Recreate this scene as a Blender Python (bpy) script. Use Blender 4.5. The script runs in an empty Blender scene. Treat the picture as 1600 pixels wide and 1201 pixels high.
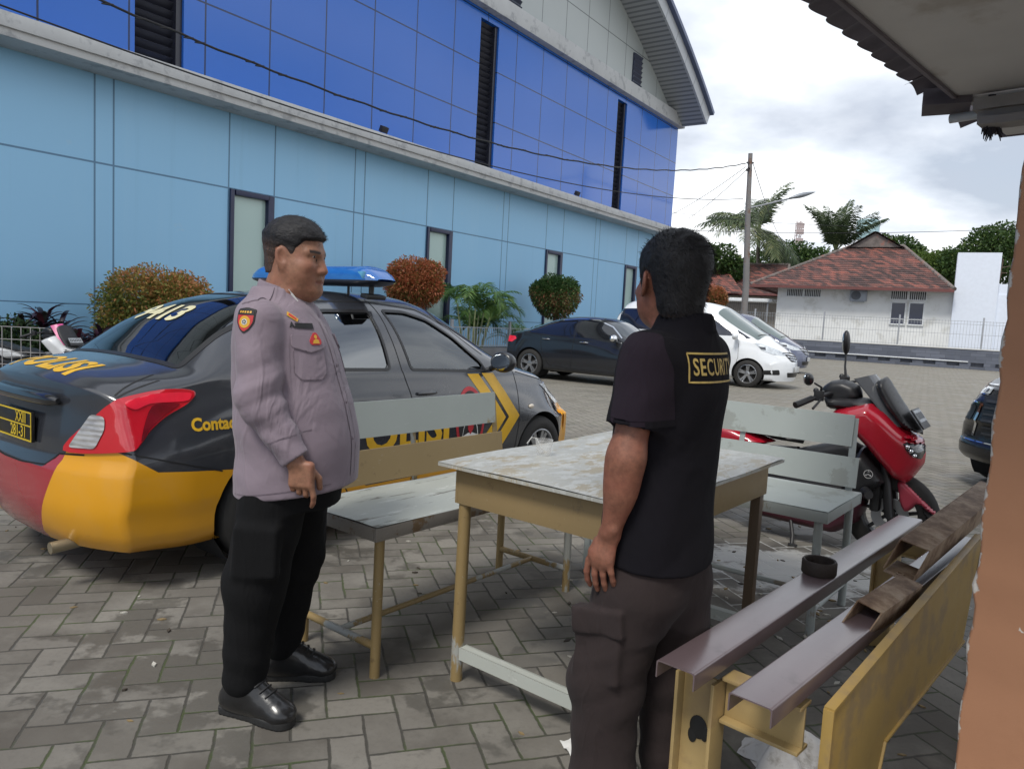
import bpy, bmesh, math, random
import numpy as np
from mathutils import Vector, Matrix
from mathutils.bvhtree import BVHTree
R = math.radians
SC = bpy.context.scene
COL = SC.collection
rnd = random.Random(7)

# ---------------------------------------------------------------- camera
CAM_H, FPX = 1.40, 1160.0
pitch, roll = math.atan(108 / FPX), R(3.03)
fw = Vector((0, math.cos(pitch), -math.sin(pitch)))
r0 = Vector((1, 0, 0)); u0 = Vector((0, math.sin(pitch), math.cos(pitch)))
rt = math.cos(roll) * r0 + math.sin(roll) * u0
up = -math.sin(roll) * r0 + math.cos(roll) * u0
cd = bpy.data.cameras.new('camera'); cam = bpy.data.objects.new('camera', cd); COL.objects.link(cam)
m = Matrix((rt, up, -fw)).transposed().to_4x4(); m.translation = Vector((0, 0, CAM_H)); cam.matrix_world = m
cd.sensor_width = 36; cd.lens = FPX / 1600 * 36; cd.clip_start = 0.05; cd.clip_end = 2000
SC.camera = cam

# ---------------------------------------------------------------- world: bright overcast sky with broken clouds
SUN_EL, SUN_AZ = R(56), R(212)      # azimuth clockwise from +Y
w = bpy.data.worlds.new('World'); SC.world = w; w.use_nodes = True
nt = w.node_tree; nt.nodes.clear()
def WN(t, **k):
    n = nt.nodes.new(t)
    for a, b in k.items(): setattr(n, a, b)
    return n
def WM(op, a, b=None):
    n = WN('ShaderNodeMath', operation=op)
    for i, v in enumerate((a, b)):
        if v is None: continue
        if isinstance(v, (int, float)): n.inputs[i].default_value = v
        else: nt.links.new(v, n.inputs[i])
    return n.outputs[0]
sky = WN('ShaderNodeTexSky', sky_type='NISHITA'); sky.sun_disc = False
sky.sun_elevation = SUN_EL; sky.sun_rotation = SUN_AZ; sky.air_density = 1.2; sky.dust_density = 3.0; sky.ozone_density = 1.0
tc = WN('ShaderNodeTexCoord'); sep = WN('ShaderNodeSeparateXYZ'); nt.links.new(tc.outputs['Generated'], sep.inputs[0])
zz = WM('ADD', WM('MAXIMUM', sep.outputs[2], 0.0), 0.22)
comb = WN('ShaderNodeCombineXYZ')
nt.links.new(WM('DIVIDE', sep.outputs[0], zz), comb.inputs[0]); nt.links.new(WM('DIVIDE', sep.outputs[1], zz), comb.inputs[1])
n1 = WN('ShaderNodeTexNoise'); n1.inputs['Scale'].default_value = 1.5; n1.inputs['Detail'].default_value = 7; n1.inputs['Roughness'].default_value = 0.52
mp1 = WN('ShaderNodeMapping'); mp1.inputs['Location'].default_value = (3.1, 1.7, 0.4); nt.links.new(comb.outputs[0], mp1.inputs[0]); nt.links.new(mp1.outputs[0], n1.inputs['Vector'])
rp = WN('ShaderNodeValToRGB'); e = rp.color_ramp.elements
e[0].position = 0.36; e[0].color = (3.4, 3.75, 4.4, 1); e[1].position = 0.62; e[1].color = (8.6, 8.75, 8.9, 1)
k = e.new(0.5); k.color = (5.5, 5.85, 6.4, 1)
nt.links.new(n1.outputs[0], rp.inputs[0])
n2 = WN('ShaderNodeTexNoise'); n2.inputs['Scale'].default_value = 0.8; n2.inputs['Detail'].default_value = 5; nt.links.new(comb.outputs[0], n2.inputs['Vector'])
mr = WN('ShaderNodeMapRange'); nt.links.new(n2.outputs[0], mr.inputs[0]); mr.inputs[1].default_value = 0.3; mr.inputs[2].default_value = 0.48; mr.inputs[3].default_value = 0.75; mr.inputs[4].default_value = 1.0
mx = WN('ShaderNodeMix', data_type='RGBA'); nt.links.new(mr.outputs[0], mx.inputs[0]); nt.links.new(sky.outputs[0], mx.inputs[6]); nt.links.new(rp.outputs[0], mx.inputs[7])
bg = WN('ShaderNodeBackground'); bg.inputs[1].default_value = 0.10; nt.links.new(mx.outputs[2], bg.inputs[0])
wo = WN('ShaderNodeOutputWorld'); nt.links.new(bg.outputs[0], wo.inputs[0])

sl = bpy.data.lights.new('sun', 'SUN'); so = bpy.data.objects.new('sun', sl); COL.objects.link(so)
sl.energy = 1.5; sl.angle = R(16); sl.color = (1.0, 0.96, 0.89)
sd = Vector((math.sin(SUN_AZ) * math.cos(SUN_EL), math.cos(SUN_AZ) * math.cos(SUN_EL), math.sin(SUN_EL)))
so.rotation_euler = sd.to_track_quat('Z', 'Y').to_euler(); so.location = sd * 30
vs = SC.view_settings; SC.display_settings.display_device = 'sRGB'
vs.view_transform = 'Standard'; vs.look = 'None'; vs.exposure = 0.8; vs.gamma = 1.0; vs.use_curve_mapping = False
SC.cycles.max_bounces = 8; SC.cycles.transparent_max_bounces = 12; SC.cycles.use_denoising = True

# ---------------------------------------------------------------- materials
MATS = {}
class NT:
    """small wrapper for node building"""
    def __init__(s, name):
        s.m = bpy.data.materials.new(name); s.m.use_nodes = True; s.t = s.m.node_tree
        s.b = s.t.nodes['Principled BSDF']; s.o = s.t.nodes['Material Output']; s._co = None
    def n(s, t, **k):
        x = s.t.nodes.new(t)
        for a, b in k.items(): setattr(x, a, b)
        return x
    def L(s, a, b): s.t.links.new(a, b)
    def put(s, sock, v):
        if isinstance(v, (int, float, tuple, list)): sock.default_value = v
        else: s.L(v, sock)
    def math(s, op, a, b=None, c=None):
        x = s.n('ShaderNodeMath', operation=op)
        for i, v in enumerate((a, b, c)):
            if v is not None: s.put(x.inputs[i], v)
        return x.outputs[0]
    def co(s):
        if s._co is None: s._co = s.n('ShaderNodeTexCoord').outputs['Object']
        return s._co
    def xyz(s, v=None):
        x = s.n('ShaderNodeSeparateXYZ'); s.L(v or s.co(), x.inputs[0]); return x.outputs
    def vec(s, a, b, c=0.0):
        x = s.n('ShaderNodeCombineXYZ')
        for i, v in enumerate((a, b, c)): s.put(x.inputs[i], v)
        return x.outputs[0]
    def map(s, loc=(0, 0, 0), rot=(0, 0, 0), sc=(1, 1, 1), v=None):
        x = s.n('ShaderNodeMapping'); s.L(v or s.co(), x.inputs[0])
        x.inputs[1].default_value = loc; x.inputs[2].default_value = rot; x.inputs[3].default_value = sc; return x.outputs[0]
    def noise(s, scale, detail=4, rough=0.55, v=None, dist=0.0):
        x = s.n('ShaderNodeTexNoise'); s.L(v or s.co(), x.inputs['Vector'])
        x.inputs['Scale'].default_value = scale; x.inputs['Detail'].default_value = detail
        x.inputs['Roughness'].default_value = rough; x.inputs['Distortion'].default_value = dist; return x.outputs[0]
    def white(s, v):
        x = s.n('ShaderNodeTexWhiteNoise'); s.L(v, x.inputs['Vector']); return x.outputs[0]
    def ramp(s, f, stops):
        x = s.n('ShaderNodeValToRGB'); s.put(x.inputs[0], f); el = x.color_ramp.elements
        while len(el) < len(stops): el.new(0.5)
        for i, (p, c) in enumerate(stops):
            el[i].position = p
            el[i].color = (c, c, c, 1) if isinstance(c, (int, float)) else (*c[:3], 1)
        return x.outputs[0]
    def step(s, f, lo, hi):
        x = s.n('ShaderNodeMapRange'); x.interpolation_type = 'SMOOTHSTEP'
        s.put(x.inputs[0], f); s.put(x.inputs[1], lo); s.put(x.inputs[2], hi); return x.outputs[0]
    def mix(s, f, a, b):
        x = s.n('ShaderNodeMix', data_type='RGBA'); s.put(x.inputs[0], f)
        for i, v in ((6, a), (7, b)):
            if isinstance(v, (tuple, list)): x.inputs[i].default_value = (*v[:3], 1)
            else: s.L(v, x.inputs[i])
        return x.outputs[2]
    def bump(s, h, strength=0.3, dist=0.01):
        x = s.n('ShaderNodeBump'); s.L(h, x.inputs['Height']); x.inputs['Strength'].default_value = strength
        x.inputs['Distance'].default_value = dist; s.L(x.outputs[0], s.b.inputs['Normal']); return x
    def set(s, **k):
        names = dict(col='Base Color', rough='Roughness', metal='Metallic', coat='Coat Weight', coatr='Coat Roughness', alpha='Alpha', trans='Transmission Weight',
                     ior='IOR', spec='Specular IOR Level', sheen='Sheen Weight', sss='Subsurface Weight', em='Emission Color', ems='Emission Strength')
        for a, v in k.items():
            sock = s.b.inputs[names[a]]
            if a in ('col', 'em') and isinstance(v, (tuple, list)): v = (*v[:3], 1)
            s.put(sock, v)
        return s
def mat(name, col, rough=0.6, metal=0.0, var=0.12, scale=6.0, bump=0.0, bscale=60.0, coat=0.0, dirt=None, **k):
    """paint-like material with gentle procedural variation; dirt=(colour, amount, scale)"""
    if name in MATS: return MATS[name]
    s = NT(name); f = s.noise(scale, 5)
    lo = tuple(c * (1 - var) for c in col); hi = tuple(min(1, c * (1 + var)) for c in col)
    c = s.ramp(f, [(0.3, lo), (0.7, hi)])
    rr = s.math('ADD', s.math('MULTIPLY', s.noise(scale * 2.3, 3), 0.14), rough - 0.07)
    if dirt:
        d = s.step(s.noise(dirt[2], 6, 0.65), 0.62 - dirt[1], 0.72 - dirt[1] * 0.5)
        c = s.mix(d, c, dirt[0])
    s.set(col=c, rough=rr, metal=metal, coat=coat, **k)
    if coat: s.set(coatr=0.06)
    if bump: s.bump(s.noise(bscale, 4), bump, 0.004)
    MATS[name] = s.m; return s.m
def glass(name, tint, dark=0.5, rough=0.02):
    """thin window film: part mirror, part see-through"""
    if name in MATS: return MATS[name]
    s = NT(name); s.t.nodes.remove(s.b)
    tr = s.n('ShaderNodeBsdfTransparent'); tr.inputs[0].default_value = (*tint, 1)
    gl = s.n('ShaderNodeBsdfGlossy'); gl.inputs[0].default_value = (0.9, 0.95, 1, 1); gl.inputs[1].default_value = rough
    fr = s.n('ShaderNodeFresnel'); fr.inputs[0].default_value = 1.52
    f = s.math('ADD', s.math('MULTIPLY', fr.outputs[0], 1.0), dark)
    mx = s.n('ShaderNodeMixShader'); s.L(f, mx.inputs[0]); s.L(tr.outputs[0], mx.inputs[1]); s.L(gl.outputs[0], mx.inputs[2]); s.L(mx.outputs[0], s.o.inputs[0])
    MATS[name] = s.m; return s.m

# ---------------------------------------------------------------- mesh builder
def rotz(a): return Matrix.Rotation(a, 3, 'Z')
class MB:
    def __init__(s): s.v = []; s.f = []; s.mi = []
    def add(s, vs, fs, mi=0):
        o = len(s.v); s.v += [tuple(x) for x in vs]; s.f += [tuple(o + i for i in f) for f in fs]; s.mi += [mi] * len(fs); return s
    def box(s, c, size, rot=None, mi=0):
        hx, hy, hz = size[0] / 2, size[1] / 2, size[2] / 2
        p = [Vector((x, y, z)) for x in (-hx, hx) for y in (-hy, hy) for z in (-hz, hz)]
        if rot is not None: p = [rot @ q for q in p]
        c = Vector(c)
        return s.add([c + q for q in p], [(0, 1, 3, 2), (4, 6, 7, 5), (0, 4, 5, 1), (2, 3, 7, 6), (0, 2, 6, 4), (1, 5, 7, 3)], mi)
    def bar(s, a, b, wd, ht, mi=0, upv=(0, 0, 1)):
        """box beam from a to b, wd across, ht along upv"""
        a, b = Vector(a), Vector(b); d = (b - a); L = d.length; d.normalize()
        sd = d.cross(Vector(upv)); sd.normalize(); u = sd.cross(d)
        M3 = Matrix((d, sd, u)).transposed()
        return s.box((a + b) / 2, (L, wd, ht), M3, mi)
    def tube(s, pts, r, n=10, caps=True, mi=0, flat=1.0):
        pts = [Vector(p) for p in pts]; rs = r if isinstance(r, (list, tuple)) else [r] * len(pts)
        t0 = (pts[1] - pts[0]).normalized(); a = t0.orthogonal().normalized(); rings = []; o = len(s.v)
        for i, p in enumerate(pts):
            t = ((pts[min(i + 1, len(pts) - 1)] - pts[max(i - 1, 0)])).normalized()
            a = (a - t * a.dot(t)); a.normalize(); b = t.cross(a)
            for j in range(n):
                th = 2 * math.pi * j / n
                s.v.append(tuple(p + (a * math.cos(th) + b * math.sin(th) * flat) * rs[i]))
        for i in range(len(pts) - 1):
            for j in range(n):
                s.f.append((o + i * n + j, o + i * n + (j + 1) % n, o + (i + 1) * n + (j + 1) % n, o + (i + 1) * n + j)); s.mi.append(mi)
        if caps:
            s.f.append(tuple(o + j for j in reversed(range(n)))); s.mi.append(mi)
            e_ = o + (len(pts) - 1) * n; s.f.append(tuple(e_ + j for j in range(n))); s.mi.append(mi)
        return s
    def lathe(s, prof, n=32, M=None, mi=0, closed=False, caps=True):
        """prof: (radius, height) pairs about local z; M 4x4"""
        o = len(s.v); M = M or Matrix.Identity(4)
        for (r, h) in prof:
            for j in range(n):
                th = 2 * math.pi * j / n; s.v.append(tuple(M @ Vector((r * math.cos(th), r * math.sin(th), h))))
        k = len(prof)
        for i in range(k if closed else k - 1):
            i2 = (i + 1) % k
            for j in range(n):
                s.f.append((o + i * n + j, o + i * n + (j + 1) % n, o + i2 * n + (j + 1) % n, o + i2 * n + j)); s.mi.append(mi)
        if not closed and caps:
            for i, rev in ((0, True), (k - 1, False)):
                if prof[i][0] > 1e-5:
                    idx = [o + i * n + j for j in range(n)]; s.f.append(tuple(reversed(idx) if rev else idx)); s.mi.append(mi)
        return s
    def prism(s, poly, a, b, fn, mi=0):
        """poly 2-D outline extruded from a to b; fn(u,v,w)->xyz"""
        n = len(poly); vs = [fn(u, v, a) for u, v in poly] + [fn(u, v, b) for u, v in poly]
        fs = [tuple(reversed(range(n))), tuple(range(n, 2 * n))] + [(i, (i + 1) % n, n + (i + 1) % n, n + i) for i in range(n)]
        return s.add(vs, fs, mi)
    def grid(s, nu, nv, fn, mi=0, wrapu=False):
        o = len(s.v)
        for i in range(nu):
            for j in range(nv): s.v.append(tuple(fn(i, j)))
        for i in range(nu if wrapu else nu - 1):
            for j in range(nv - 1):
                a = i; b = (i + 1) % nu
                s.f.append((o + a * nv + j, o + b * nv + j, o + b * nv + j + 1, o + a * nv + j + 1)); s.mi.append(mi)
        return s
    def sphere(s, c, r, nu=16, nv=10, mi=0, rot=None):
        r = r if isinstance(r, (tuple, list)) else (r, r, r); c = Vector(c); o = len(s.v)
        for i in range(nv + 1):
            ph = math.pi * i / nv
            for j in range(nu):
                th = 2 * math.pi * j / nu; q = Vector((r[0] * math.sin(ph) * math.cos(th), r[1] * math.sin(ph) * math.sin(th), r[2] * math.cos(ph)))
                if rot is not None: q = rot @ q
                s.v.append(tuple(c + q))
        for i in range(nv):
            for j in range(nu):
                s.f.append((o + i * nu + j, o + (i + 1) * nu + j, o + (i + 1) * nu + (j + 1) % nu, o + i * nu + (j + 1) % nu)); s.mi.append(mi)
        return s
    def build(s, name, mats, parent=None, smooth=35, bevel=0.0, seg=2, merge=0.0, recalc=True):
        me = bpy.data.meshes.new(name); me.from_pydata(s.v, [], s.f)
        mats = mats if isinstance(mats, (list, tuple)) else [mats]
        for q in mats: me.materials.append(q)
        if len(mats) > 1: me.polygons.foreach_set('material_index', s.mi)
        bm = bmesh.new(); bm.from_mesh(me)
        if merge: bmesh.ops.remove_doubles(bm, verts=bm.verts, dist=merge)
        if recalc: bmesh.ops.recalc_face_normals(bm, faces=bm.faces)
        if bevel:
            ed = [e_ for e_ in bm.edges if len(e_.link_faces) == 2 and e_.calc_face_angle(0) > R(30)]
            bmesh.ops.bevel(bm, geom=ed, offset=bevel, segments=seg, affect='EDGES', profile=0.6, clamp_overlap=True)
        bm.to_mesh(me); bm.free()
        if smooth: me.shade_smooth(); me.set_sharp_from_angle(angle=R(smooth))
        return link(name, me, parent)
def link(name, me, parent=None):
    o = bpy.data.objects.new(name, me); COL.objects.link(o)
    if parent is not None: o.parent = parent
    return o
def tag(o, label=None, cat=None, group=None, kind=None):
    for a, b in (('label', label), ('category', cat), ('group', group), ('kind', kind)):
        if b: o[a] = b
    return o
def thing(name, label, cat, loc=(0, 0, 0), rz=0.0, group=None):
    o = bpy.data.objects.new(name, None); COL.objects.link(o); o.location = loc; o.rotation_euler = (0, 0, rz); o.empty_display_size = 0.1
    return tag(o, label, cat, group)
def np_mesh(name, V, F, mats, parent=None, smooth=True, attr=None):
    """fast mesh from numpy (quads or tris, F of constant width)"""
    me = bpy.data.meshes.new(name); V = np.asarray(V, np.float32); F = np.asarray(F, np.int32); k = F.shape[1]
    me.vertices.add(len(V)); me.vertices.foreach_set('co', V.ravel())
    me.loops.add(F.size); me.loops.foreach_set('vertex_index', F.ravel())
    me.polygons.add(len(F)); me.polygons.foreach_set('loop_start', np.arange(0, F.size, k, dtype=np.int32))
    me.polygons.foreach_set('loop_total', np.full(len(F), k, np.int32)); me.update(calc_edges=True)
    if attr is not None:
        a = me.attributes.new('tint', 'FLOAT', 'POINT'); a.data.foreach_set('value', np.asarray(attr, np.float32))
    for q in (mats if isinstance(mats, (list, tuple)) else [mats]): me.materials.append(q)
    me.validate()
    if smooth: me.shade_smooth()
    return link(name, me, parent)
def text_mesh(txt, size, font_bold=0.0, xs=1.0, sp=1.0):
    """flat lettering as (verts2d, faces) centred on its own box"""
    cu = bpy.data.curves.new('lettering', 'FONT'); cu.body = txt; cu.size = size; cu.resolution_u = 3; cu.offset = font_bold; cu.align_x = 'CENTER'; cu.align_y = 'CENTER'; cu.space_character = sp
    ob = bpy.data.objects.new('lettering', cu); COL.objects.link(ob)
    dg = bpy.context.evaluated_depsgraph_get(); me = ob.evaluated_get(dg).to_mesh()
    vs_ = [(q.co.x * xs, q.co.y) for q in me.vertices]; fs_ = [tuple(p.vertices) for p in me.polygons]
    ob.evaluated_get(dg).to_mesh_clear(); bpy.data.objects.remove(ob); bpy.data.curves.remove(cu)
    return vs_, fs_
def flat_text(mb, txt, size, fn, bold=0.0, xs=1.0, sp=1.0, mi=0):
    vs_, fs_ = text_mesh(txt, size, bold, xs, sp); return mb.add([fn(u, v) for u, v in vs_], fs_, mi)
# ---------------------------------------------------------------- ground
def paving_material():
    s = NT('herringbone_pavers'); U = 0.118
    v = s.map(rot=(0, 0, R(-16)), sc=(1 / U, 1 / U, 1 / U))
    wob = s.n('ShaderNodeVectorMath', operation='ADD')
    dn = s.n('ShaderNodeTexNoise'); s.L(v, dn.inputs['Vector']); dn.inputs['Scale'].default_value = 0.9; dn.inputs['Detail'].default_value = 2
    sub = s.n('ShaderNodeVectorMath', operation='MULTIPLY_ADD'); s.L(dn.outputs[1], sub.inputs[0]); sub.inputs[1].default_value = (0.10, 0.10, 0); sub.inputs[2].default_value = (-0.05, -0.05, 0)
    s.L(v, wob.inputs[0]); s.L(sub.outputs[0], wob.inputs[1])
    x, y, _ = s.xyz(wob.outputs[0])
    ix, iy = s.math('FLOOR', x), s.math('FLOOR', y); fx, fy = s.math('SUBTRACT', x, ix), s.math('SUBTRACT', y, iy)
    mm = s.math('FLOORED_MODULO', s.math('SUBTRACT', ix, iy), 4.0)
    eq = lambda k: s.math('COMPARE', mm, float(k), 0.25)
    e1, e2, e3 = eq(1), eq(2), eq(3); vert = s.math('ADD', e2, e3)
    sel = lambda a, b: s.math('ADD', s.math('MULTIPLY', a, s.math('SUBTRACT', 1.0, vert)), s.math('MULTIPLY', b, vert))
    uu = sel(s.math('ADD', fx, e1), s.math('ADD', fy, e2)); vv = sel(fy, fx)
    d = s.math('MINIMUM', s.math('MINIMUM', uu, s.math('SUBTRACT', 2.0, uu)), s.math('MINIMUM', vv, s.math('SUBTRACT', 1.0, vv)))
    idv = s.vec(s.math('SUBTRACT', ix, e1), s.math('SUBTRACT', iy, e2), vert)
    h = s.white(idv)
    rag = s.math('MULTIPLY', s.math('SUBTRACT', s.noise(34, 4, 0.65), 0.5), 0.075)
    gap = s.step(s.math('ADD', d, rag), 0.016, 0.062)
    big = s.noise(0.55, 4, 0.6); mid = s.noise(2.6, 5, 0.62); fine = s.noise(46, 5, 0.7)
    stone = s.ramp(h, [(0.0, (0.090, 0.080, 0.068)), (0.3, (0.122, 0.111, 0.096)), (0.7, (0.158, 0.146, 0.128)), (1.0, (0.210, 0.195, 0.17))])
    stone = s.mix(s.math('MULTIPLY', s.step(mid, 0.42, 0.66), 0.55), stone, (0.225, 0.212, 0.186))
    stone = s.mix(s.math('MULTIPLY', s.step(fine, 0.45, 0.75), 0.32), stone, (0.085, 0.078, 0.07))
    # damp and grimy patches: fill whole pavers or cross them
    damp = s.step(s.math('ADD', s.noise(1.35, 6, 0.68), s.math('MULTIPLY', s.math('SUBTRACT', h, 0.5), 0.13)), 0.53, 0.58)
    stone = s.mix(s.math('MULTIPLY', damp, 0.68), stone, (0.062, 0.058, 0.050))
    fade = s.step(big, 0.44, 0.62)
    stone = s.mix(s.math('MULTIPLY', fade, 0.35), stone, (0.215, 0.203, 0.177))
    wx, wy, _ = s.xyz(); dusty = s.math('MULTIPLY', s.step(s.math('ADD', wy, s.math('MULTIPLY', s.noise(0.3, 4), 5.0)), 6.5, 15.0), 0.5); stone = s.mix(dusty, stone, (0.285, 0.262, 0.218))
    moss = s.mix(s.step(s.noise(3.1, 5, 0.6), 0.46, 0.6), (0.062, 0.058, 0.05), (0.06, 0.075, 0.034))
    # pale slurry spilled under the scooter and beside the grey bench
    px, py, _ = s.xyz()
    dx, dy = s.math('SUBTRACT', px, 1.72), s.math('SUBTRACT', py, 4.25)
    rr = s.math('ADD', s.math('MULTIPLY', dx, dx), s.math('MULTIPLY', s.math('MULTIPLY', dy, dy), 1.5))
    sp = s.step(s.math('SUBTRACT', s.math('MULTIPLY', s.noise(2.4, 6, 0.7), 1.9), s.math('ADD', rr, 0.32)), 0.28, 0.5)
    sp2 = s.step(s.math('SUBTRACT', s.math('MULTIPLY', s.noise(2.0, 4, 0.6), 1.6), s.math('MULTIPLY', rr, 0.4)), 0.45, 0.6)
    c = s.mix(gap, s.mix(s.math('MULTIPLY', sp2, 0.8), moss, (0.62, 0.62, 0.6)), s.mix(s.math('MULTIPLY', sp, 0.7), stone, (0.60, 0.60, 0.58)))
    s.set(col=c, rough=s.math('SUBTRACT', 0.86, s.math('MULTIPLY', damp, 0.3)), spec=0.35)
    hgt = s.math('ADD', s.math('MULTIPLY', gap, 1.0), s.math('ADD', s.math('MULTIPLY', fine, 0.22), s.math('MULTIPLY', h, 0.25)))
    s.bump(hgt, 0.55, 0.006); return s.m
mb = MB(); mb.grid(41, 41, lambda i, j: ((i / 20 - 1) * abs(i / 20 - 1) * 700, (j / 20 - 1) * abs(j / 20 - 1) * 700 + 20, 0))
g = mb.build('ground', paving_material(), smooth=0); tag(g, kind='structure')

# ---------------------------------------------------------------- blue hall, local frame: x along the wall, y out of the wall, z up
TH = R(34.5)
EU = Vector((math.sin(TH), math.cos(TH), 0)); EN = Vector((math.cos(TH), -math.sin(TH), 0))
W0 = Vector((-16.2, 0, 0)); UEND = 40.4
hall = thing('sports_hall', 'big blue panelled hall with pale blue lower wall and curved white roof edge', 'building', W0)
hall.matrix_world = Matrix((EU, EN, Vector((0, 0, 1)))).transposed().to_4x4(); hall.location = W0
def wall_lines(s, x, z, xs, zs, wid=0.012):
    """groove mask from explicit joint positions"""
    g_ = None
    for a, lst in ((x, xs), (z, zs)):
        for q in lst:
            d = s.math('COMPARE', a, float(q), wid); g_ = d if g_ is None else s.math('MAXIMUM', g_, d)
    return g_
def periodic(s, a, period, off, wid):
    fr = s.math('FLOORED_MODULO', s.math('SUBTRACT', a, off - period / 2), period)
    return s.math('COMPARE', fr, period / 2, wid)
def tone(s, x, z, px, pz, off, amt):
    h = s.white(s.vec(s.math('FLOOR', s.math('DIVIDE', s.math('SUBTRACT', x, off), px)), s.math('FLOOR', s.math('DIVIDE', z, pz)), 0.3))
    return s.math('ADD', 1 - amt / 2, s.math('MULTIPLY', h, amt))
LZ = 3.62
WIN_U = [(18.30, 19.35), (24.23, 25.27), (30.15, 31.19), (36.03, 37.07)]
LJ = sorted([c for a, b in WIN_U for c in (a - 0.02, b + 0.02)] + [15.69, 16.01, 21.63, 21.95, 27.66, 27.95, 33.47, 33.81, 39.6, 39.9, 10, 12.4, 13.4])
s = NT('pale_blue_cladding'); x, y, z = s.xyz()
gl_ = s.math('MAXIMUM', wall_lines(s, x, z, LJ, [LZ], 0.016), s.math('COMPARE', z, 1.2, 0.01))
base = s.mix(s.noise(0.35, 4), (0.27, 0.525, 0.755), (0.30, 0.565, 0.80))
streak = s.step(s.noise(1.0, 5, 0.6, v=s.map(sc=(2.2, 1, 0.16))), 0.5, 0.75)
base = s.mix(s.math('MULTIPLY', streak, 0.16), base, (0.38, 0.60, 0.78))
gr_ = s.step(s.noise(1.0, 6, 0.65, v=s.map(loc=(4, 2, 7), sc=(3.1, 1, 0.10))), 0.56, 0.80); base = s.mix(s.math('MULTIPLY', gr_, 0.30), base, (0.17, 0.35, 0.50))
sm = s.step(s.noise(1.6, 6, 0.65), 0.63, 0.68); base = s.mix(s.math('MULTIPLY', sm, 0.10), base, (0.55, 0.58, 0.6))
s.set(col=s.mix(s.math('MULTIPLY', gl_, 0.75), base, (0.04, 0.10, 0.19)), rough=0.42, spec=0.4); s.bump(s.math('SUBTRACT', 1.0, gl_), 0.5, 0.01)
M_LB = s.m
s = NT('royal_blue_composite_panel'); x, y, z = s.xyz()
gl_ = s.math('MAXIMUM', periodic(s, x, 1.46, 14.82, 0.017), periodic(s, z, 1.41, 5.55, 0.017))
cb = s.mix(s.noise(0.25, 3), (0.018, 0.135, 0.56), (0.025, 0.16, 0.62))
s.set(col=s.mix(s.math('MULTIPLY', gl_, 0.9), cb, (0.004, 0.010, 0.03)), rough=0.14, coat=0.12, spec=0.45)
wv = s.math('MULTIPLY', s.noise(0.8, 2), 1.0)
hh = s.math('SUBTRACT', wv, s.math('MULTIPLY', gl_, 0.6)); s.bump(hh, 0.12, 0.02)
M_RB = s.m
s = NT('white_composite_panel'); x, y, z = s.xyz()
gl_ = s.math('MAXIMUM', periodic(s, x, 1.44, 29.23, 0.016), periodic(s, z, 1.33, 11.69, 0.016))
cw = s.mix(s.noise(0.5, 4), (0.40, 0.435, 0.43), (0.47, 0.505, 0.495))
s.set(col=s.mix(s.math('MULTIPLY', gl_, 0.8), cw, (0.05, 0.055, 0.06)), rough=0.4); M_WP = s.m
M_CORN = mat('aged_white_cornice', (0.50, 0.51, 0.51), 0.6, var=0.08, scale=1.5, dirt=((0.33, 0.34, 0.35), 0.12, 3.0))
M_SOFF = mat('cornice_soffit_grey', (0.42, 0.44, 0.46), 0.6, var=0.06)
M_NAVY = mat('navy_window_frame', (0.012, 0.018, 0.06), 0.35)
s = NT('frosted_green_pane'); s.set(col=s.mix(s.noise(0.8, 3), (0.38, 0.52, 0.49), (0.44, 0.58, 0.54)), rough=0.16, spec=0.6); M_FROST = s.m
C1, C1T = 5.08, 5.42       # lower cornice bottom/top
C2, C2T = 9.86, 10.36
# lower wall with recessed window openings
mb = MB(); us = [-30.0]
for a, b in WIN_U: us += [a, b]
us.append(UEND)
for i in range(0, len(us), 2): mb.box(((us[i] + us[i + 1]) / 2, -0.15, C1 / 2), (us[i + 1] - us[i], 0.3, C1))
for a, b in WIN_U:
    mb.box(((a + b) / 2, -0.15, (C1 + LZ) / 2), (b - a, 0.3, C1 - LZ)); mb.box(((a + b) / 2, -0.15, 0.2), (b - a, 0.3, 0.4))
mb.box(((UEND - 30) / 2, -9.0, C1 / 2), (UEND + 30, 17.0, C1))
mb.build('lower_wall', M_LB, hall, smooth=0)
mb = MB(); mb.box(((UEND - 30) / 2, 0.19, (C1 + C1T) / 2), (UEND + 30.9, 0.9, C1T - C1)); mb.box(((UEND - 30) / 2, 0.66, C1T - 0.11), (UEND + 31.0, 0.06, 0.22))
mb.build('lower_cornice', M_CORN, hall, bevel=0.012)
for a, b in WIN_U:
    f = MB(); zt, zb_ = LZ - 0.01, 0.4
    for (c, sz) in (((a + 0.045, -0.03, (zt + zb_) / 2), (0.09, 0.16, zt - zb_)), ((b - 0.075, -0.03, (zt + zb_) / 2), (0.15, 0.16, zt - zb_)),
                    (((a + b) / 2, -0.03, zt - 0.05), (b - a - 0.24, 0.16, 0.10)), (((a + b) / 2, -0.03, zb_ + 0.05), (b - a - 0.24, 0.16, 0.10))): f.box(c, sz)
    fo = f.build('window', M_NAVY, hall, bevel=0.006)
    MB().box(((a + b) / 2 - 0.03, -0.07, (zt + zb_) / 2), (b - a - 0.2, 0.02, zt - zb_ - 0.1)).build('pane', M_FROST, fo, smooth=0)
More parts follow.
